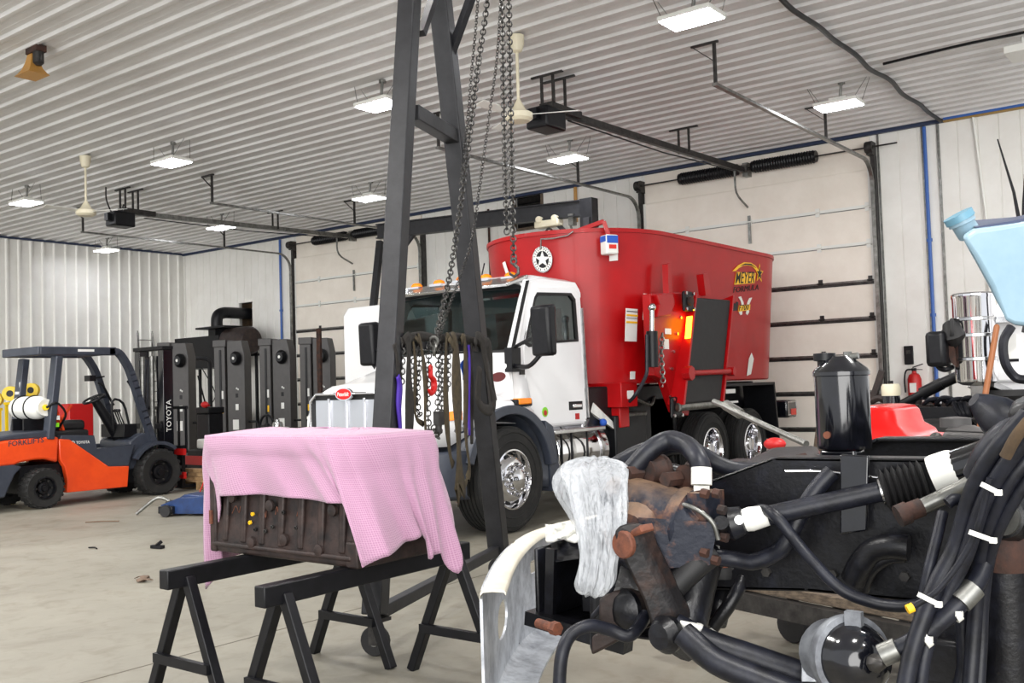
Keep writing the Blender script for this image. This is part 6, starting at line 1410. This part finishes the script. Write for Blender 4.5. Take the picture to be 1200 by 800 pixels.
# steering shaft with painted yoke, bellows and clamp
p0, p1, p2 = at(858,612,2.42), at(1040,572,2.3), at(1210,522,2.15)
sh = build(MB().cyl(at(900,604,2.4),at(1040,574,2.32),.024,n=16), 'steering_shaft', 'hose', t)
build(MB().tube([at(857,613,2.42),at(880,608,2.41),at(903,603,2.4)],[.022,.03,.024],12), 'painted_yoke', 'tape', sh, label='white painted yoke')
build(MB().lathe(at(848,616,2.43),(at(880,608,2.41)-at(848,616,2.43)),[(.01,0),(.03,.0),(.042,.02),(.036,.05),(.01,.06)],14).cyl(at(845,612,2.38),at(852,626,2.46),.018), 'universal_joint', 'chassis', sh)
build(MB().lathe(at(866,609,2.38),(at(868,609,2.3)-at(866,609,2.38)),[(.002,0),(.011,0),(.011,.008),(.002,.009)],14), 'joint_cap', 'alum', sh)
b0, b1 = at(1034,575,2.32), at(1085,563,2.29); n = 7; pr_ = []
for k in range(n*2+1): pr_.append((.052 if k % 2 else .036, (b1-b0).length*k/(2*n)))
build(MB().lathe(b0,(b1-b0),[(.02,0)]+pr_+[(.02,(b1-b0).length)],24), 'bellows', 'rubber', sh, smooth=30)
build(MB().lathe(at(1032,576,2.32),(b1-b0),[(.02,0),(.033,0),(.033,.02),(.02,.02)],18), 'clamp_ring', 'alum', sh)
c0, c1 = at(1093,559,2.28), at(1118,551,2.26); build(MB().lathe(c0,(c1-c0),[(.02,0),(.046,0),(.049,.01),(.049,.045),(.046,.056),(.02,.056)],20), 'white_collar', 'tape', sh)
build(MB().cyl(c1,at(1260,505,2.1),.045,n=18), 'column_tube', 'blackgloss', sh)
build(MB().cyl(at(1052,605,2.2),at(1064,600,2.2),.025).cyl(at(1064,600,2.2),at(1080,594,2.2),.021), 'pipe_end', K['rust'], t)
ht([(1078,595),(1110,580),(1140,565),(1150,556)], [2.2,2.18,2.14,2.12], .018, 'grey_pipe', 'galv')
# tall black canister on the rail
k0 = at(990,532,2.75); k0 = V((k0.x,k0.y,1.30)); r_ = .073
top_z = at(988,432,2.75).z
cn = build(MB().lathe(k0,(0,0,1),[(.01,0),(r_*.97,0),(r_,.01),(r_,top_z-.02-1.3),(r_*1.05,top_z-.018-1.3),(r_*1.05,top_z-.008-1.3),(r_*.98,top_z-1.3),(r_*.4,top_z+.035-1.3),(.01,top_z+.037-1.3)],36), 'oil_canister', 'blackgloss', t, smooth=30)
q = V((k0.x-.045,k0.y-.0,top_z+.005)); build(MB().lathe(q,(0,0,1),[(.005,0),(.02,0),(.02,.018),(.03,.02),(.03,.04),(.005,.042)],18), 'filler_cap', 'black', cn)
build(MB().cyl(V((k0.x+.01,k0.y,top_z+.03)),V((k0.x+.05,k0.y,top_z+.035)),.009).bolt(V((k0.x+.02,k0.y,top_z+.035)),(0,0,1),.012,.012), 'lid_bolt', 'galv', cn)
build(MB().lathe(V((k0.x-.02,k0.y-r_,1.34)),(0,-1,0),[(.001,-.01),(.01,-.01),(.01,.006),(.001,.006)],12), 'drain_plug', 'rustbright', cn)
build(MB().box(k0.x-.05,k0.x+.05,k0.y-.06,k0.y+.02,1.05,1.299), 'canister_bracket', 'blackgloss', t, bevel=.008)
# brake chamber with clamp band
c0 = at(1003,772,2.1); ax = (V((.75,-.62,.12))).normalized()
bc = build(MB().lathe(c0-ax*.02,ax,[(.02,-.04),(.05,-.04),(.07,-.02),(.078,0),(.078,.014),(.073,.02),(.07,.042),(.053,.07),(.028,.082),(.01,.083)],36), 'brake_chamber', 'blackgloss', t, smooth=40)
build(MB().lathe(c0-ax*.02,ax,[(.078,-.016),(.09,-.014),(.092,.0),(.09,.012),(.078,.014)],36).cbox(c0+V((.0,.0,.085)),(.035,.02,.03)), 'clamp_band', 'brake', bc)
build(MB().lathe(c0-ax*.085,ax,[(.02,-.045),(.062,-.045),(.074,-.02),(.076,.05),(.02,.05)],30), 'chamber_back', 'brake', bc)
build(MB().hexa([at(938,800,2.18),at(960,800,2.14),at(970,745,2.2),at(940,752,2.24),at(945,745,2.3),at(968,738,2.28),at(985,722,2.3),at(945,738,2.32)]), 'mount_plate', 'offwhite_metal', t, bevel=.01)
build(MB().lathe(c0+ax*.065,(ax+V((.2,0,.2))),[(.005,0),(.018,0),(.02,.01),(.012,.03),(.005,.035)],8), 'port_elbow', 'darksteel', bc)
# air line rising from the chamber
al = ht([(1033,767),(1060,757),(1085,742),(1110,720),(1130,700),(1145,680),(1155,655)], [1.98,1.96,1.95,1.94,1.94,1.95,1.97], .019, 'air_line', 'hose')
for (xa,ya),(xb_,yb2),m in (((1033,768),(1052,760),'galv'),((1125,706),(1142,688),'galv')): build(MB().cyl(at(xa,ya,1.965 if xa < 1100 else 1.935),at(xb_,yb2,1.955 if xa < 1100 else 1.94),.0225), 'crimp_sleeve', m, al)
for x, y in ((1083,745),(1118,715)):
    c_ = at(x,y,1.945); dd_ = (at(x+20,y-16,1.945)-c_).normalized(); build(MB().lathe(c_-dd_*.009,dd_,[(.019,0),(.023,0),(.023,.012),(.019,.012)],16).cbox(c_-FW*.023,(.012,.012,.01)), 'cable_tie', 'tape', al)
# bundle of hoses coming down past the photo edge
for k, (px_, d_, r) in enumerate((
 ([(1205,485),(1165,530),(1140,575),(1120,640),(1095,690),(1070,760),(1058,820)], [1.85,1.88,1.92,1.95,1.95,1.93,1.9], .017),
 ([(1215,500),(1178,545),(1152,590),(1132,650),(1108,700),(1085,760),(1075,820)], [1.82,1.86,1.9,1.93,1.95,1.95,1.92], .015),
 ([(1220,520),(1185,560),(1160,610),(1150,650),(1145,700),(1140,760),(1135,820)], [1.86,1.88,1.92,1.96,1.98,1.98,1.96], .015),
 ([(1212,492),(1172,538),(1146,582),(1126,645),(1102,695),(1078,760),(1066,820)], [1.87,1.9,1.94,1.97,1.98,1.97,1.95], .016),
 ([(1225,535),(1195,575),(1170,620),(1158,660),(1152,710),(1150,760),(1146,820)], [1.86,1.88,1.92,1.96,1.98,1.98,1.96], .012),
 ([(1110,590),(1118,585),(1128,590),(1132,620),(1120,660),(1100,700),(1078,745)], [1.98,1.98,1.98,1.98,1.98,1.96,1.96], .012),
 ([(1135,585),(1140,610),(1138,650),(1128,720),(1130,780),(1120,820)], [2.0,2.0,2.0,2.02,2.02,2.02], .015),
 ([(1105,600),(1098,630),(1088,670),(1078,720),(1068,770)], [2.02,2.0,1.98,1.98,1.98], .011),
 ([(1160,560),(1148,610),(1130,650),(1100,690),(1068,712)], [1.84,1.86,1.88,1.9,1.92], .006))):
    o = ht(px_, d_, r, 'wiring_hose', 'hose')
    if k == 8: build(MB().cyl(at(1070,711,1.92),at(1063,714,1.92),.009), 'brass_tip', 'yellowtxt', o)
for x, y, d_, dx, dy in ((1160,572,1.80,10,5),(1150,628,1.83,14,5),(1088,702,1.87,12,6)):
    a = at(x-dx,y-dy,d_); c_ = at(x+dx,y+dy,d_); build(MB().bar(a,c_,.009,.005,up=FW).cbox(c_,(.012,.01,.01)), 'cable_tie', 'tape', t, smooth=0)
# upright post with rusted cap and bolt eye
q = at(1178,640,2.05)
ps = build(MB().tube([at(1176,660,2.05),at(1180,720,2.05),at(1184,840,2.05)],.05,18), 'shock_absorber', 'chassis', t)
build(MB().lathe(at(1176,665,2.05),(at(1174,618,2.05)-at(1176,665,2.05)),[(.01,0),(.055,0),(.06,.02),(.06,.07),(.05,.085),(.01,.086)],20), 'rusted_cap', 'rust', ps)
q = at(1175,608,1.98); ey = build(MB().lathe(q+V((.0,.06,0)),(-.1,-1,.1),[(.01,0),(.05,0),(.055,.02),(.045,.05),(.03,.055),(.025,.04),(.01,.04)],22), 'eye_bolt', 'chassis', t)
build(MB().lathe(q+V((-.003,-.0,.003)),(-.1,-1,.1),[(.018,-.01),(.036,-.01),(.036,.006),(.018,.006)],20), 'washer', 'galv', ey)
build(MB().hexa([at(1150,600,2.3),at(1215,590,2.2),at(1215,840,2.2),at(1150,840,2.3),at(1160,590,2.45),at(1220,580,2.4),at(1220,840,2.4),at(1160,840,2.45)]), 'axle_bracket', 'chassis', t, bevel=.02)
build(MB().cbox(at(1105,770,2.1),(.13,.1,.1)).cbox(at(1125,760,2.12),(.06,.08,.14)), 'valve_block', 'chassis', t, bevel=.012)
ht([(1078,755),(1082,780),(1078,820)], 1.95, .009, 'grey_wire', 'galv')
ht([(1200,545),(1180,565),(1175,580)], [2.0,2.05,2.1], .03, 'coolant_pipe', 'chassis')
ht([(1212,486),(1192,510),(1178,535)], [1.78,1.8,1.82], .011, 'corroded_pipe', K['pocket'])
# large rubber elbow and bracket at the photo edge
ht([(1142,470),(1160,482),(1185,500),(1215,520)], [2.1,2.08,2.05,2.0], [.018,.03,.042,.05], 'rubber_elbow', 'hose', sm=0) if False else build(MB().tube([at(1141,468,2.1),at(1150,474,2.1),at(1165,484,2.08),at(1180,497,2.06),at(1215,520,2.0)],[.016,.028,.042,.05,.05],16), 'rubber_boot', 'hose', t)
build(MB().hexa([at(1180,480,1.95),at(1215,465,1.9),at(1215,520,1.9),at(1182,515,1.95),at(1185,470,2.02),at(1215,455,2.0),at(1215,525,2.0),at(1185,520,2.02)]), 'boot_bracket', 'chassis', t, bevel=.012)
ht([(1150,560),(1165,532),(1185,513),(1220,500)], [1.95,1.92,1.9,1.88], .036, 'corrugated_hose', 'hose')
# plastic battery box behind rail
bb = build(MB().hexa([at(1098,528,3.3),at(1162,528,3.15),at(1165,526,3.5),at(1105,526,3.6),at(1106,505,3.3),at(1160,507,3.15),at(1163,506,3.5),at(1110,504,3.6)]).hexa([at(1106,505,3.3),at(1160,507,3.15),at(1163,506,3.5),at(1110,504,3.6),at(1116,497,3.35),at(1140,498,3.25),at(1142,498,3.4),at(1118,497,3.5)]), 'reservoir_box', 'liftgrey', t, bevel=.012)
build(MB().lathe(at(1120,500,3.35),(0,0,1),[(.01,0),(.05,0),(.05,.03),(.01,.035)],16), 'box_cap', 'liftgrey', bb); build(MB().sphere(at(1097,514,3.28),.022).cyl(at(1097,518,3.28),at(1097,530,3.28),.03), 'ball_fitting', 'darksteel', t)
ht([(1000,680),(1010,660),(1025,645),(1045,640),(1065,642)], [2.34,2.32,2.3,2.27,2.25], .03, 'coiled_hose', 'chassis')
ht([(1012,690),(1022,668),(1040,655),(1060,652)], [2.34,2.31,2.28,2.26], .014, 'coiled_hose', 'chassis')
# coolant tank of pale blue plastic with neck
D_ = 2.05
o = [(1128,276),(1140,268),(1156,266),(1186,262),(1225,255),(1225,385),(1190,381),(1180,376),(1160,338),(1142,305),(1130,283)]
fr_ = [at(x,y,D_) for x, y in o]; bk = [at(x+14,y-3,D_+.28) for x, y in o]; inn2 = [at(x+(4 if x < 1170 else -2),y+(2 if y < 300 else -2),D_-.012) for x, y in o]
tk_ = build(MB().loft([inn2,fr_,bk]), 'coolant_tank', 'bluetank', t, bevel=.012, smooth=30, label='pale blue coolant tank')
build(MB().cyl(at(1136,274,D_+.06),at(1126,258,D_+.05),.024,n=20).cyl(at(1128,262,D_+.05),at(1126,258,D_+.05),.028,n=20), 'tank_neck', 'bluetank', tk_)
build(MB().cyl(at(1126,258,D_+.05),at(1122,251,D_+.05),.031,n=20), 'tank_cap', 'bluecap', tk_)
build(MB().hexa([at(1142,266,D_+.01),at(1190,258,D_+.01),at(1225,250,D_+.01),at(1160,272,D_+.0),at(1142,258,D_+.16),at(1190,254,D_+.16),at(1225,246,D_+.16),at(1160,262,D_+.16)]), 'tank_lid', 'navy', tk_, smooth=0)
build(MB().bar(at(1230,390,D_+.1),V((.3,RY+.05,1.3)),.05,.05).bar(at(1205,383,D_+.1),at(1232,390,D_+.1),.05,.02), 'tank_bracket', 'chassis', t, smooth=0)
# ------------------------------------------------------------------ plastic bag over the gear hose
pb = mat('clear_plastic_film', (226,230,235), .12, 0, trans=0, spec=.8, bump=1, bscale=30, bdist=.05, stretch=(1.6,1.6,.4), alpha=.42)
n_ = pb.node_tree.nodes['Principled BSDF']; n_.inputs['IOR'].default_value = 1.2
random.seed(3)
def crumple(rings, n, name, parent=None, **k):
    b = MB(); out_ = []
    for j, (cx, cy, d_, w, dp) in enumerate(rings):
        row = []
        for i in range(n):
            a = 2*math.pi*i/n; e = 1+.16*math.sin(i*1.7+j*.12)+.12*math.sin(i*2.9-j*.35)+.13*random.uniform(-1,1)
            row.append(at(cx,cy,d_)+RT*(w*math.cos(a)*e*d_/FOC)+UP*0+FW*(dp*math.sin(a)*e)+UP*(.012*random.uniform(-1,1)))
        out_.append(row)
    b.loft(out_); return build(b, name, pb, parent, smooth=180, subd=1, **k)
bag = crumple([(700,536,2.6,14,.03),(697,541,2.58,34,.06),(697,552,2.55,38,.08),(698,566,2.52,35,.085),(700,582,2.49,32,.08),(702,600,2.46,30,.07),(703,618,2.43,27,.06),(704,636,2.42,24,.05),(703,652,2.41,21,.045),(700,668,2.41,20,.05),(698,680,2.41,22,.05),(695,690,2.41,19,.045),(692,697,2.42,13,.03)], 56, 'plastic_bag', label='crumpled clear plastic bag hanging beside the rusty steering gear', cat='plastic bag')
crumple([(672,545,2.7,16,.05),(668,555,2.7,20,.07),(665,570,2.68,18,.07),(668,585,2.66,14,.06),(676,600,2.62,10,.05),(682,618,2.58,7,.04),(688,634,2.54,5,.03)], 22, 'bag_fold', bag)
# cloth rag and paper on the bumper
p = onZ(660,628,1.0); rows = []
random.seed(5)
for j in range(11): rows.append([at(640+i*4.2,613+j*1.9+1.8*math.sin(i*.9+j*.7)+1.5*random.random(),3.02-.012*j+.03*math.sin(i*1.1+j*.8)) for i in range(13)])
build(MB().grid(rows), 'rag', 'tape', None, smooth=180, solid=.008, label='crumpled white rag lying on bumper top below plastic bag', cat='rag')
# ------------------------------------------------------------------ low trolley of boards under the frame
tz = .38
TA, TB = V((-2.1,4.3,0)), V((-.4,4.3,0))
a = onZ(850,690,.42); c_ = onZ(1010,722,.42)
t = thing('dolly', 'low dark dolly under the stripped chassis carrying old boards', 'dolly', (a.x,a.y,0))
dd = (c_-a); dd.z = 0; dd.normalize(); ss = V((-dd.y,dd.x,0))
def dp(l, w, z): return V((a.x,a.y,0))+dd*l+ss*w+V((0,0,z))
Ld = 1.6
build(MB().bar(dp(-.25,0,.38),dp(Ld,0,.38),.06,.09).bar(dp(-.25,.7,.38),dp(Ld,.7,.38),.06,.09).bar(dp(-.2,0,.38),dp(-.2,.7,.38),.06,.08).bar(dp(.65,0,.38),dp(.65,.7,.38),.06,.08).bar(dp(Ld,0,.38),dp(Ld,.7,.38),.06,.08), 'dolly_frame', 'darksteel', t, smooth=0)
for l in (-.15,.62,Ld-.1):
    for w in (.0,.7):
        cw = build(MB().lathe(dp(l,w,.1)-ss*.03,ss,[(.01,0),(.095,0),(.1,.01),(.1,.05),(.095,.06),(.01,.06)],20), 'caster_wheel', 'tape' if w == 0 else 'rubber', t)
        build(MB().bar(dp(l,w,.1),dp(l,w,.34),.05,.05), 'caster_post', 'darksteel', t, smooth=0)
for k, (w, z, l0, l1, lb) in enumerate(((.1,.425,-.1,1.15,'weathered board on the dolly, at its near side'),(.36,.425,-.2,1.1,'weathered board on the dolly, in the middle'),(.58,.425,-.05,1.15,'weathered board on the dolly, at its far side'))):
    build(MB().bar(dp(l0,w,z+.03),dp(l1,w+.03,z+.03),.2,.05), 'board', 'wood', None, bevel=.006, label=lb, cat='board', group='old boards on the dolly')
q = dp(.1,.5,.482); build(MB().cbox(q+V((0,0,.04)),(.3,.14,.08),Matrix.Rotation(.5,3,'Z')), 'wood_block', K['rust'], None, bevel=.006, label='reddish wooden block on boards under the black frame rail', cat='wood block')
# long bar with clevis resting on the frame
b = MB().tube([at(836,470,4.2),at(850,476,4.15),at(900,500,3.9),at(945,520,3.6)],.012,10); b.cyl(at(850,474,4.17),at(868,485,4.1),.022)
build(b, 'pry_bar', 'galv', None, label='long grey steel rod leaning up from the frame toward the truck tires', cat='rod')
p = at(945,520,3.6); 
p = at(908,520,4.3)
build(MB().sphere(p,(.05,.04,.028)), 'shop_rag', 'redplastic', None, label='small red rag bundled beside the tandem wheels behind the frame', cat='rag')
# ------------------------------------------------------------------ red hood panel and the white truck without hood behind
t = None
HY = 4.95
a1 = onY(1044,478,HY+.25); b1 = onY(1057,508,HY+.12); c1 = onY(1093,525,HY-.1)
xl_ = onY(972,500,HY-.1).x
t = thing('engine_hood', 'glossy red engine hood on a stand behind the frame next to the black canister', 'hood', (c1.x-.2,5.2,0))
def hring(xr, yf, z, r, xl=xl_, yb=5.75):
    cs = []
    for cx, cy, a0 in ((xr-r,yf+r,-90),(xr-r,yb-r,0),(xl+.05,yb-.05,90),(xl+.05,yf+.05,180)):
        rr_ = r if a0 < 90 else .05
        for k in range(7): a = math.radians(a0+15*k); cs.append(V((cx+rr_*math.cos(a),cy+rr_*math.sin(a),z)))
    return cs
zt1, zt2, zt3 = a1.z, b1.z, c1.z
rings = [hring(c1.x,HY-.2,zt3-.05,.08),hring(c1.x,HY-.2,zt3-.005,.08),hring(c1.x-.03,HY-.17,zt3+.004,.08),hring((b1.x+c1.x)/2+.02,HY-.03,zt3+.02,.1),hring(b1.x+.015,HY+.09,zt2-.025,.09),hring(b1.x,HY+.12,zt2+.0,.08),hring(a1.x+.03,HY+.2,zt1-.09,.08),hring(a1.x+.005,HY+.24,zt1-.02,.07),hring(a1.x-.02,HY+.27,zt1,.06),hring(a1.x-.08,HY+.34,zt1+.008,.04)]
build(MB().loft(rings), 'hood_shell', 'redgloss', t, smooth=60)
for x in (xl_+.08, c1.x-.06):
    for y in (HY-.05, 5.65): build(MB().bar((x,y,0),(x,y,zt3-.04),.05), 'stand_leg', 'darksteel', t, smooth=0)
# white truck stripped of its hood, nose towards -X
WY = 8.0
t = thing('stripped_truck', 'white cab truck with hood removed, engine exposed and chrome air cleaner canister', 'truck', (-1.2, 9, 0)); wt = t
for y in (WY, WY+.9): build(MB().box(-2.9,3.5,y-.04,y+.04,.98,1.24), 'frame_rail', 'chassis', t, smooth=0)
build(MB().box(-2.95,-2.8,WY-.1,WY+1,.95,1.25), 'crossmember', 'chassis', t, smooth=0)
def rt2(x, y): return road_tire(y-.17, y+.17, 0, .55, .55, .3, -1, False)
# front wheel lies across Y: build directly
def side_wheel(cx, cy, R=.56, name='wheel'):
    c = V((cx, cy, R)); h = .17
    o = build(MB().lathe(c,(0,-1,0),[(.29,-h*.95),(R*.85,-h),(R*.96,-h*.9),(R,-h*.7),(R,h*.7),(R*.96,h*.9),(R*.85,h),(.29,h*.95)],48), name, 'tire', wt, smooth=30)
    build(MB().lathe(c,(0,-1,0),[(.02,-h),(.29,-h),(.3,h*.95),(.27,h*.9),(.25,h*.3),(.15,h*.5),(.1,h),(.01,h)],32), 'rim', 'alum', o)
tc_ = onY(1083,487,WY-.45)
side_wheel(tc_.x, WY-.25, min(tc_.z/2, .58)); side_wheel(tc_.x, WY+1.2, .56); side_wheel(2.6, WY-.2, .53); side_wheel(2.6, WY+1.15, .53)
build(MB().cyl((tc_.x,WY-.2,.56),(tc_.x,WY+1.2,.56),.06).cyl((2.6,WY-.2,.53),(2.6,WY+1.15,.53),.08), 'axle', 'chassis', t)
q0, q1 = onY(1062,478,WY+.3), onY(1140,474,WY+.3)
build(MB().box(q0.x,q1.x+.5,WY+.3,WY+.9,1.02,q0.z), 'engine', 'chassis', t, bevel=.03)
b = MB()
random.seed(11)
for k in range(9):
    x = q0.x+.05+k*.11; b.cbox((x,WY+.28,1.1+.1*random.random()),(.09,.1,.16+.1*random.random())); b.cyl((x,WY+.45,q0.z-.02),(x,WY+.45,q0.z+.04+.05*random.random()),.035)
build(b, 'engine_fittings', K['cast'], t, bevel=.008)
for k in range(5):
    x = 1068+k*14; build(MB().tube([onY(x,474,WY+.25),onY(x+8,466+2*(k%2),WY+.2),onY(x+22,468,WY+.25),onY(x+34,476,WY+.3)],.018,8,5), 'engine_hose', 'hose', t)
b = MB()
for k in range(3): b.tube([onY(1118+6*k,472,WY-.1),onY(1124+5*k,484,WY-.15),onY(1130+3*k,495,WY-.1),onY(1122+6*k,503,WY-.1)],.022,8,5)
build(b, 'wiring_loom', 'hose', t)
# reservoir with cream top
q = onY(1045,478,WY-.2); z0_ = onY(1045,482,WY-.2).z; zt2 = onY(1045,449,WY-.2).z
rs = build(MB().lathe((q.x,q.y,1.0),(0,0,1),[(.01,0),(.065,0),(.065,z0_-1.0+.12),(.01,z0_-1+.12)],20), 'power_steering_reservoir', 'blackgloss', t)
build(MB().lathe((q.x,q.y,z0_+.121),(0,0,1),[(.01,0),(.068,0),(.07,.012),(.07,.07),(.06,.09),(.01,.09)],20), 'reservoir_top', 'cream', rs)
build(MB().cyl((q.x,q.y,z0_+.21),(q.x,q.y,z0_+.235),.02), 'reservoir_cap', 'black', rs)
build(MB().cyl(onY(1056,473,WY-.2),onY(1084,459,WY-.2),.028).cyl(onY(1080,461,WY-.2),onY(1104,449,WY-.2),.045).cyl(onY(1100,451,WY-.2),onY(1122,441,WY-.2),.04), 'hood_strut', 'black', t)
build(MB().tube([onY(1020,470,WY),onY(1030,466,WY),onY(1040,471,WY)],.03,8,4).bar(onY(1022,470,WY),onY(1034,434,WY),.045), 'fan_shroud_rod', K['cast'], t)
# white cab with paper, side fairing, mirror, antennas
cx0 = onY(1158,440,WY-.3).x
build(MB().prism([(cx0,WY-.5,1.1),(cx0,WY-.5,1.9),(cx0+.25,WY-.5,2.05),(cx0+.5,WY-.5,2.75),(cx0+2.2,WY-.5,2.8),(cx0+2.2,WY-.5,1.1)],(0,2.0,0)), 'cab', 'white', t, bevel=.04)
q = onY(1175,392,WY-.505); q2 = onY(1192,420,WY-.505)
pp_ = build(MB().box(q.x,q2.x,WY-.512,WY-.502,q2.z,q.z), 'paper_sheet', 'paper', t, smooth=0); build(MB().box(q.x-.01,q2.x+.01,WY-.508,WY-.501,q2.z-.02,q2.z), 'sheet_edge', 'black', pp_, smooth=0)
build(MB().lathe(onY(1180,480,WY-.45)-V((0,0,.1)),(0,0,1),[(.02,0),(.2,0),(.23,.04),(.19,.08),(.22,.12),(.18,.16),(.22,.2),(.22,.24),(.02,.24)],24), 'intake_bellows', 'rubber', t)
build(MB().box(cx0-.1,cx0+.8,WY-.55,WY-.1,1.42,1.5), 'cowl_shelf', 'white', t, bevel=.02)
D2 = WY-.75
q0, q1 = onY(1145,447,D2), onY(1143,345,D2)
rr_ = (onY(1170,400,D2).x-onY(1120,400,D2).x)/2
h = q1.z-q0.z
ac = build(MB().lathe((q0.x,D2,q0.z),(0,0,1),[(.02,-.03),(rr_*.7,-.02),(rr_*.97,0),(rr_,.02),(rr_,h-.03),(rr_*1.03,h-.02),(rr_*1.03,h),(rr_*.95,h+.01),(.02,h+.015)],40), 'air_cleaner', 'chrome', t, smooth=30)
for z in (.14,.3,h-.18): build(MB().lathe((q0.x,D2,q0.z+z),(0,0,1),[(rr_,0),(rr_*1.03,.004),(rr_*1.03,.022),(rr_,.026)],40), 'band', 'alum', ac)
build(MB().bar((q0.x,D2+.1,q0.z-.02),(q0.x+.1,D2+.35,q0.z-.1),.2,.04).bar((q0.x,D2,q0.z-.02),(q0.x+.02,D2+.02,q0.z-.2),.08,.06), 'bracket', 'alum', t, smooth=0)
build(MB().bar((q0.x,D2+.1,q0.z+h*.7),(cx0+.3,WY-.45,q0.z+h*.7),.3,.04), 'bracket', 'alum', t, smooth=0)
P_ = [(1119,372),(1113,378),(1109,392),(1110,410),(1117,432),(1124,445),(1122,425),(1120,400)]
build(MB().prism([onY(x,y,D2-.05) for x, y in P_],(.0,.25,0)), 'side_fairing', 'white', t, bevel=.015)
build(MB().tube([onY(1113,380,D2-.08),onY(1118,392,D2-.12),onY(1121,400,D2-.02)],[.05,.075,.07],12).torus(onY(1116,388,D2-.1),(1,.2,0),.075,.015,16,6), 'intake_elbow', 'rubber', t)
build(MB().prism([onY(x,y,D2-.1) for x, y in ((1106,400),(1116,398),(1119,412),(1121,430),(1114,424))],(0,.05,0)), 'red_bracket', 'rust', t, smooth=0)
m = build(MB().cbox(onY(1100,409,D2-.1),(.13,.2,.24)), 'mirror', 'black', t, bevel=.03)
build(MB().tube([onY(1098,420,D2-.1),onY(1100,430,D2-.1),onY(1108,433,D2-.1),onY(1116,430,D2-.05)],.018,8,4).tube([onY(1102,396,D2-.1),onY(1108,386,D2-.1),onY(1114,382,D2-.05)],.018,8,4), 'mirror_arm', 'black', t)
build(MB().tube([onY(1195,262,WY-.3),onY(1188,225,WY-.3),onY(1169,163,WY-.3)],[.014,.01,.005],6), 'antenna', 'black', t); build(MB().tube([onY(1198,330,WY-.2),onY(1199,240,WY-.2),onY(1203,170,WY-.2)],[.012,.008,.004],6), 'antenna', 'black', t)
build(MB().cyl((onY(1195,262,WY-.3)),V((onY(1195,262,WY-.3).x,WY-.3,2.55)),.02), 'antenna_mount', 'black', t)
build(MB().tube([onY(1185,383,D2-.1),onY(1176,400,D2-.15),onY(1178,425,D2-.15),onY(1190,442,D2-.1),onY(1206,445,D2-.1)],.03,10,5), 'air_hose', 'hose', t)
# broom leaning against the frame
p0 = onY(1168,383,6.7); p1 = onY(1147,508,6.4); dn = (p1-p0).normalized(); fl = p1+dn*((p1.z-.08)/-dn.z)
t = thing('broom', 'wooden broom handle leaning in front of the chrome air cleaner', 'broom', (fl.x,fl.y,0))
build(MB().cyl(fl,p0,.018,n=14).sphere(p0,.018), 'handle', 'broom', t)
build(MB().cbox(fl+V((0,0,-.02)),(.35,.07,.05)), 'broom_head', 'broom', t, bevel=.008); build(MB().hexa([fl+V((-.17,-.03,-.08)),fl+V((.17,-.03,-.08)),fl+V((.17,.03,-.08)),fl+V((-.17,.03,-.08)),fl+V((-.16,-.02,-.04)),fl+V((.16,-.02,-.04)),fl+V((.16,.02,-.04)),fl+V((-.16,.02,-.04))]), 'bristles', 'black', t, smooth=0)
# things near the wide door: wood post, box
p = onY(950,512,12.5); build(MB().bar((p.x,p.y,0),(p.x+.1,p.y+.15,p.z+.2),.1,.1), 'timber_post', 'wood', None, smooth=0, label='short weathered timber standing near the wide door beside the black canister', cat='timber')
p = onY(962,512,12.8); 
t = thing('white_jug', 'white jug standing near the wide door behind the black canister', 'jug', (p.x+.2,p.y,0)); p.x += .3
build(MB().lathe((p.x,p.y,0),(0,0,1),[(.01,0),(.16,0),(.17,.03),(.17,.7),(.05,.85),(.05,.9),(.01,.9)],18), 'jug_body', 'white_plastic', t); build(MB().cyl((p.x,p.y,.9),(p.x,p.y,.95),.06), 'jug_cap', 'yellow', t)
# ------------------------------------------------------------------ light
w = bpy.data.worlds.new('world'); bpy.context.scene.world = w; w.use_nodes = True
bg = w.node_tree.nodes['Background']; bg.inputs['Color'].default_value = (.95,.97,1,1); bg.inputs['Strength'].default_value = .95
def area(x, y, z, sx, sy, e, rot=(0,0,0), col=(1,.98,.95)):
    l = bpy.data.lights.new('shop_lamp','AREA'); l.shape = 'RECTANGLE'; l.size = sx; l.size_y = sy; l.energy = e; l.color = col
    o = bpy.data.objects.new('shop_lamp', l); C.objects.link(o); o.location = (x,y,z); o.rotation_euler = rot
sun = bpy.data.lights.new('fill_sun','SUN'); sun.energy = 3.0; sun.angle = math.radians(50); sun.color = (1,.985,.96)
so = bpy.data.objects.new('fill_sun', sun); C.objects.link(so); so.rotation_euler = V((-.5,.86,-.1)).to_track_quat('-Z','Y').to_euler()   # unseen low soft sun, added to brighten walls and truck sides
# the same LED grid carries on over the rest of the shop, out of view
for x in (-13.8,-9.12,-4.6,0.05): area(x, 5.0, H-.36, .6, .4, 130)
for x in (-13.8,-9.12,-4.6,0.05,3.5): area(x, .75, H-.36, .6, .4, 130)
sc = bpy.context.scene
sc.view_settings.view_transform = 'Standard'; sc.view_settings.look = 'None'; sc.view_settings.gamma = 1; sc.view_settings.use_curve_mapping = False
sc.view_settings.exposure = 0.28
sc.cycles.use_denoising = True
sc.cycles.max_bounces = 6; sc.cycles.transparent_max_bounces = 8
for d in list(bpy.data.objects):
    if d.get('label') == '': del d['label']
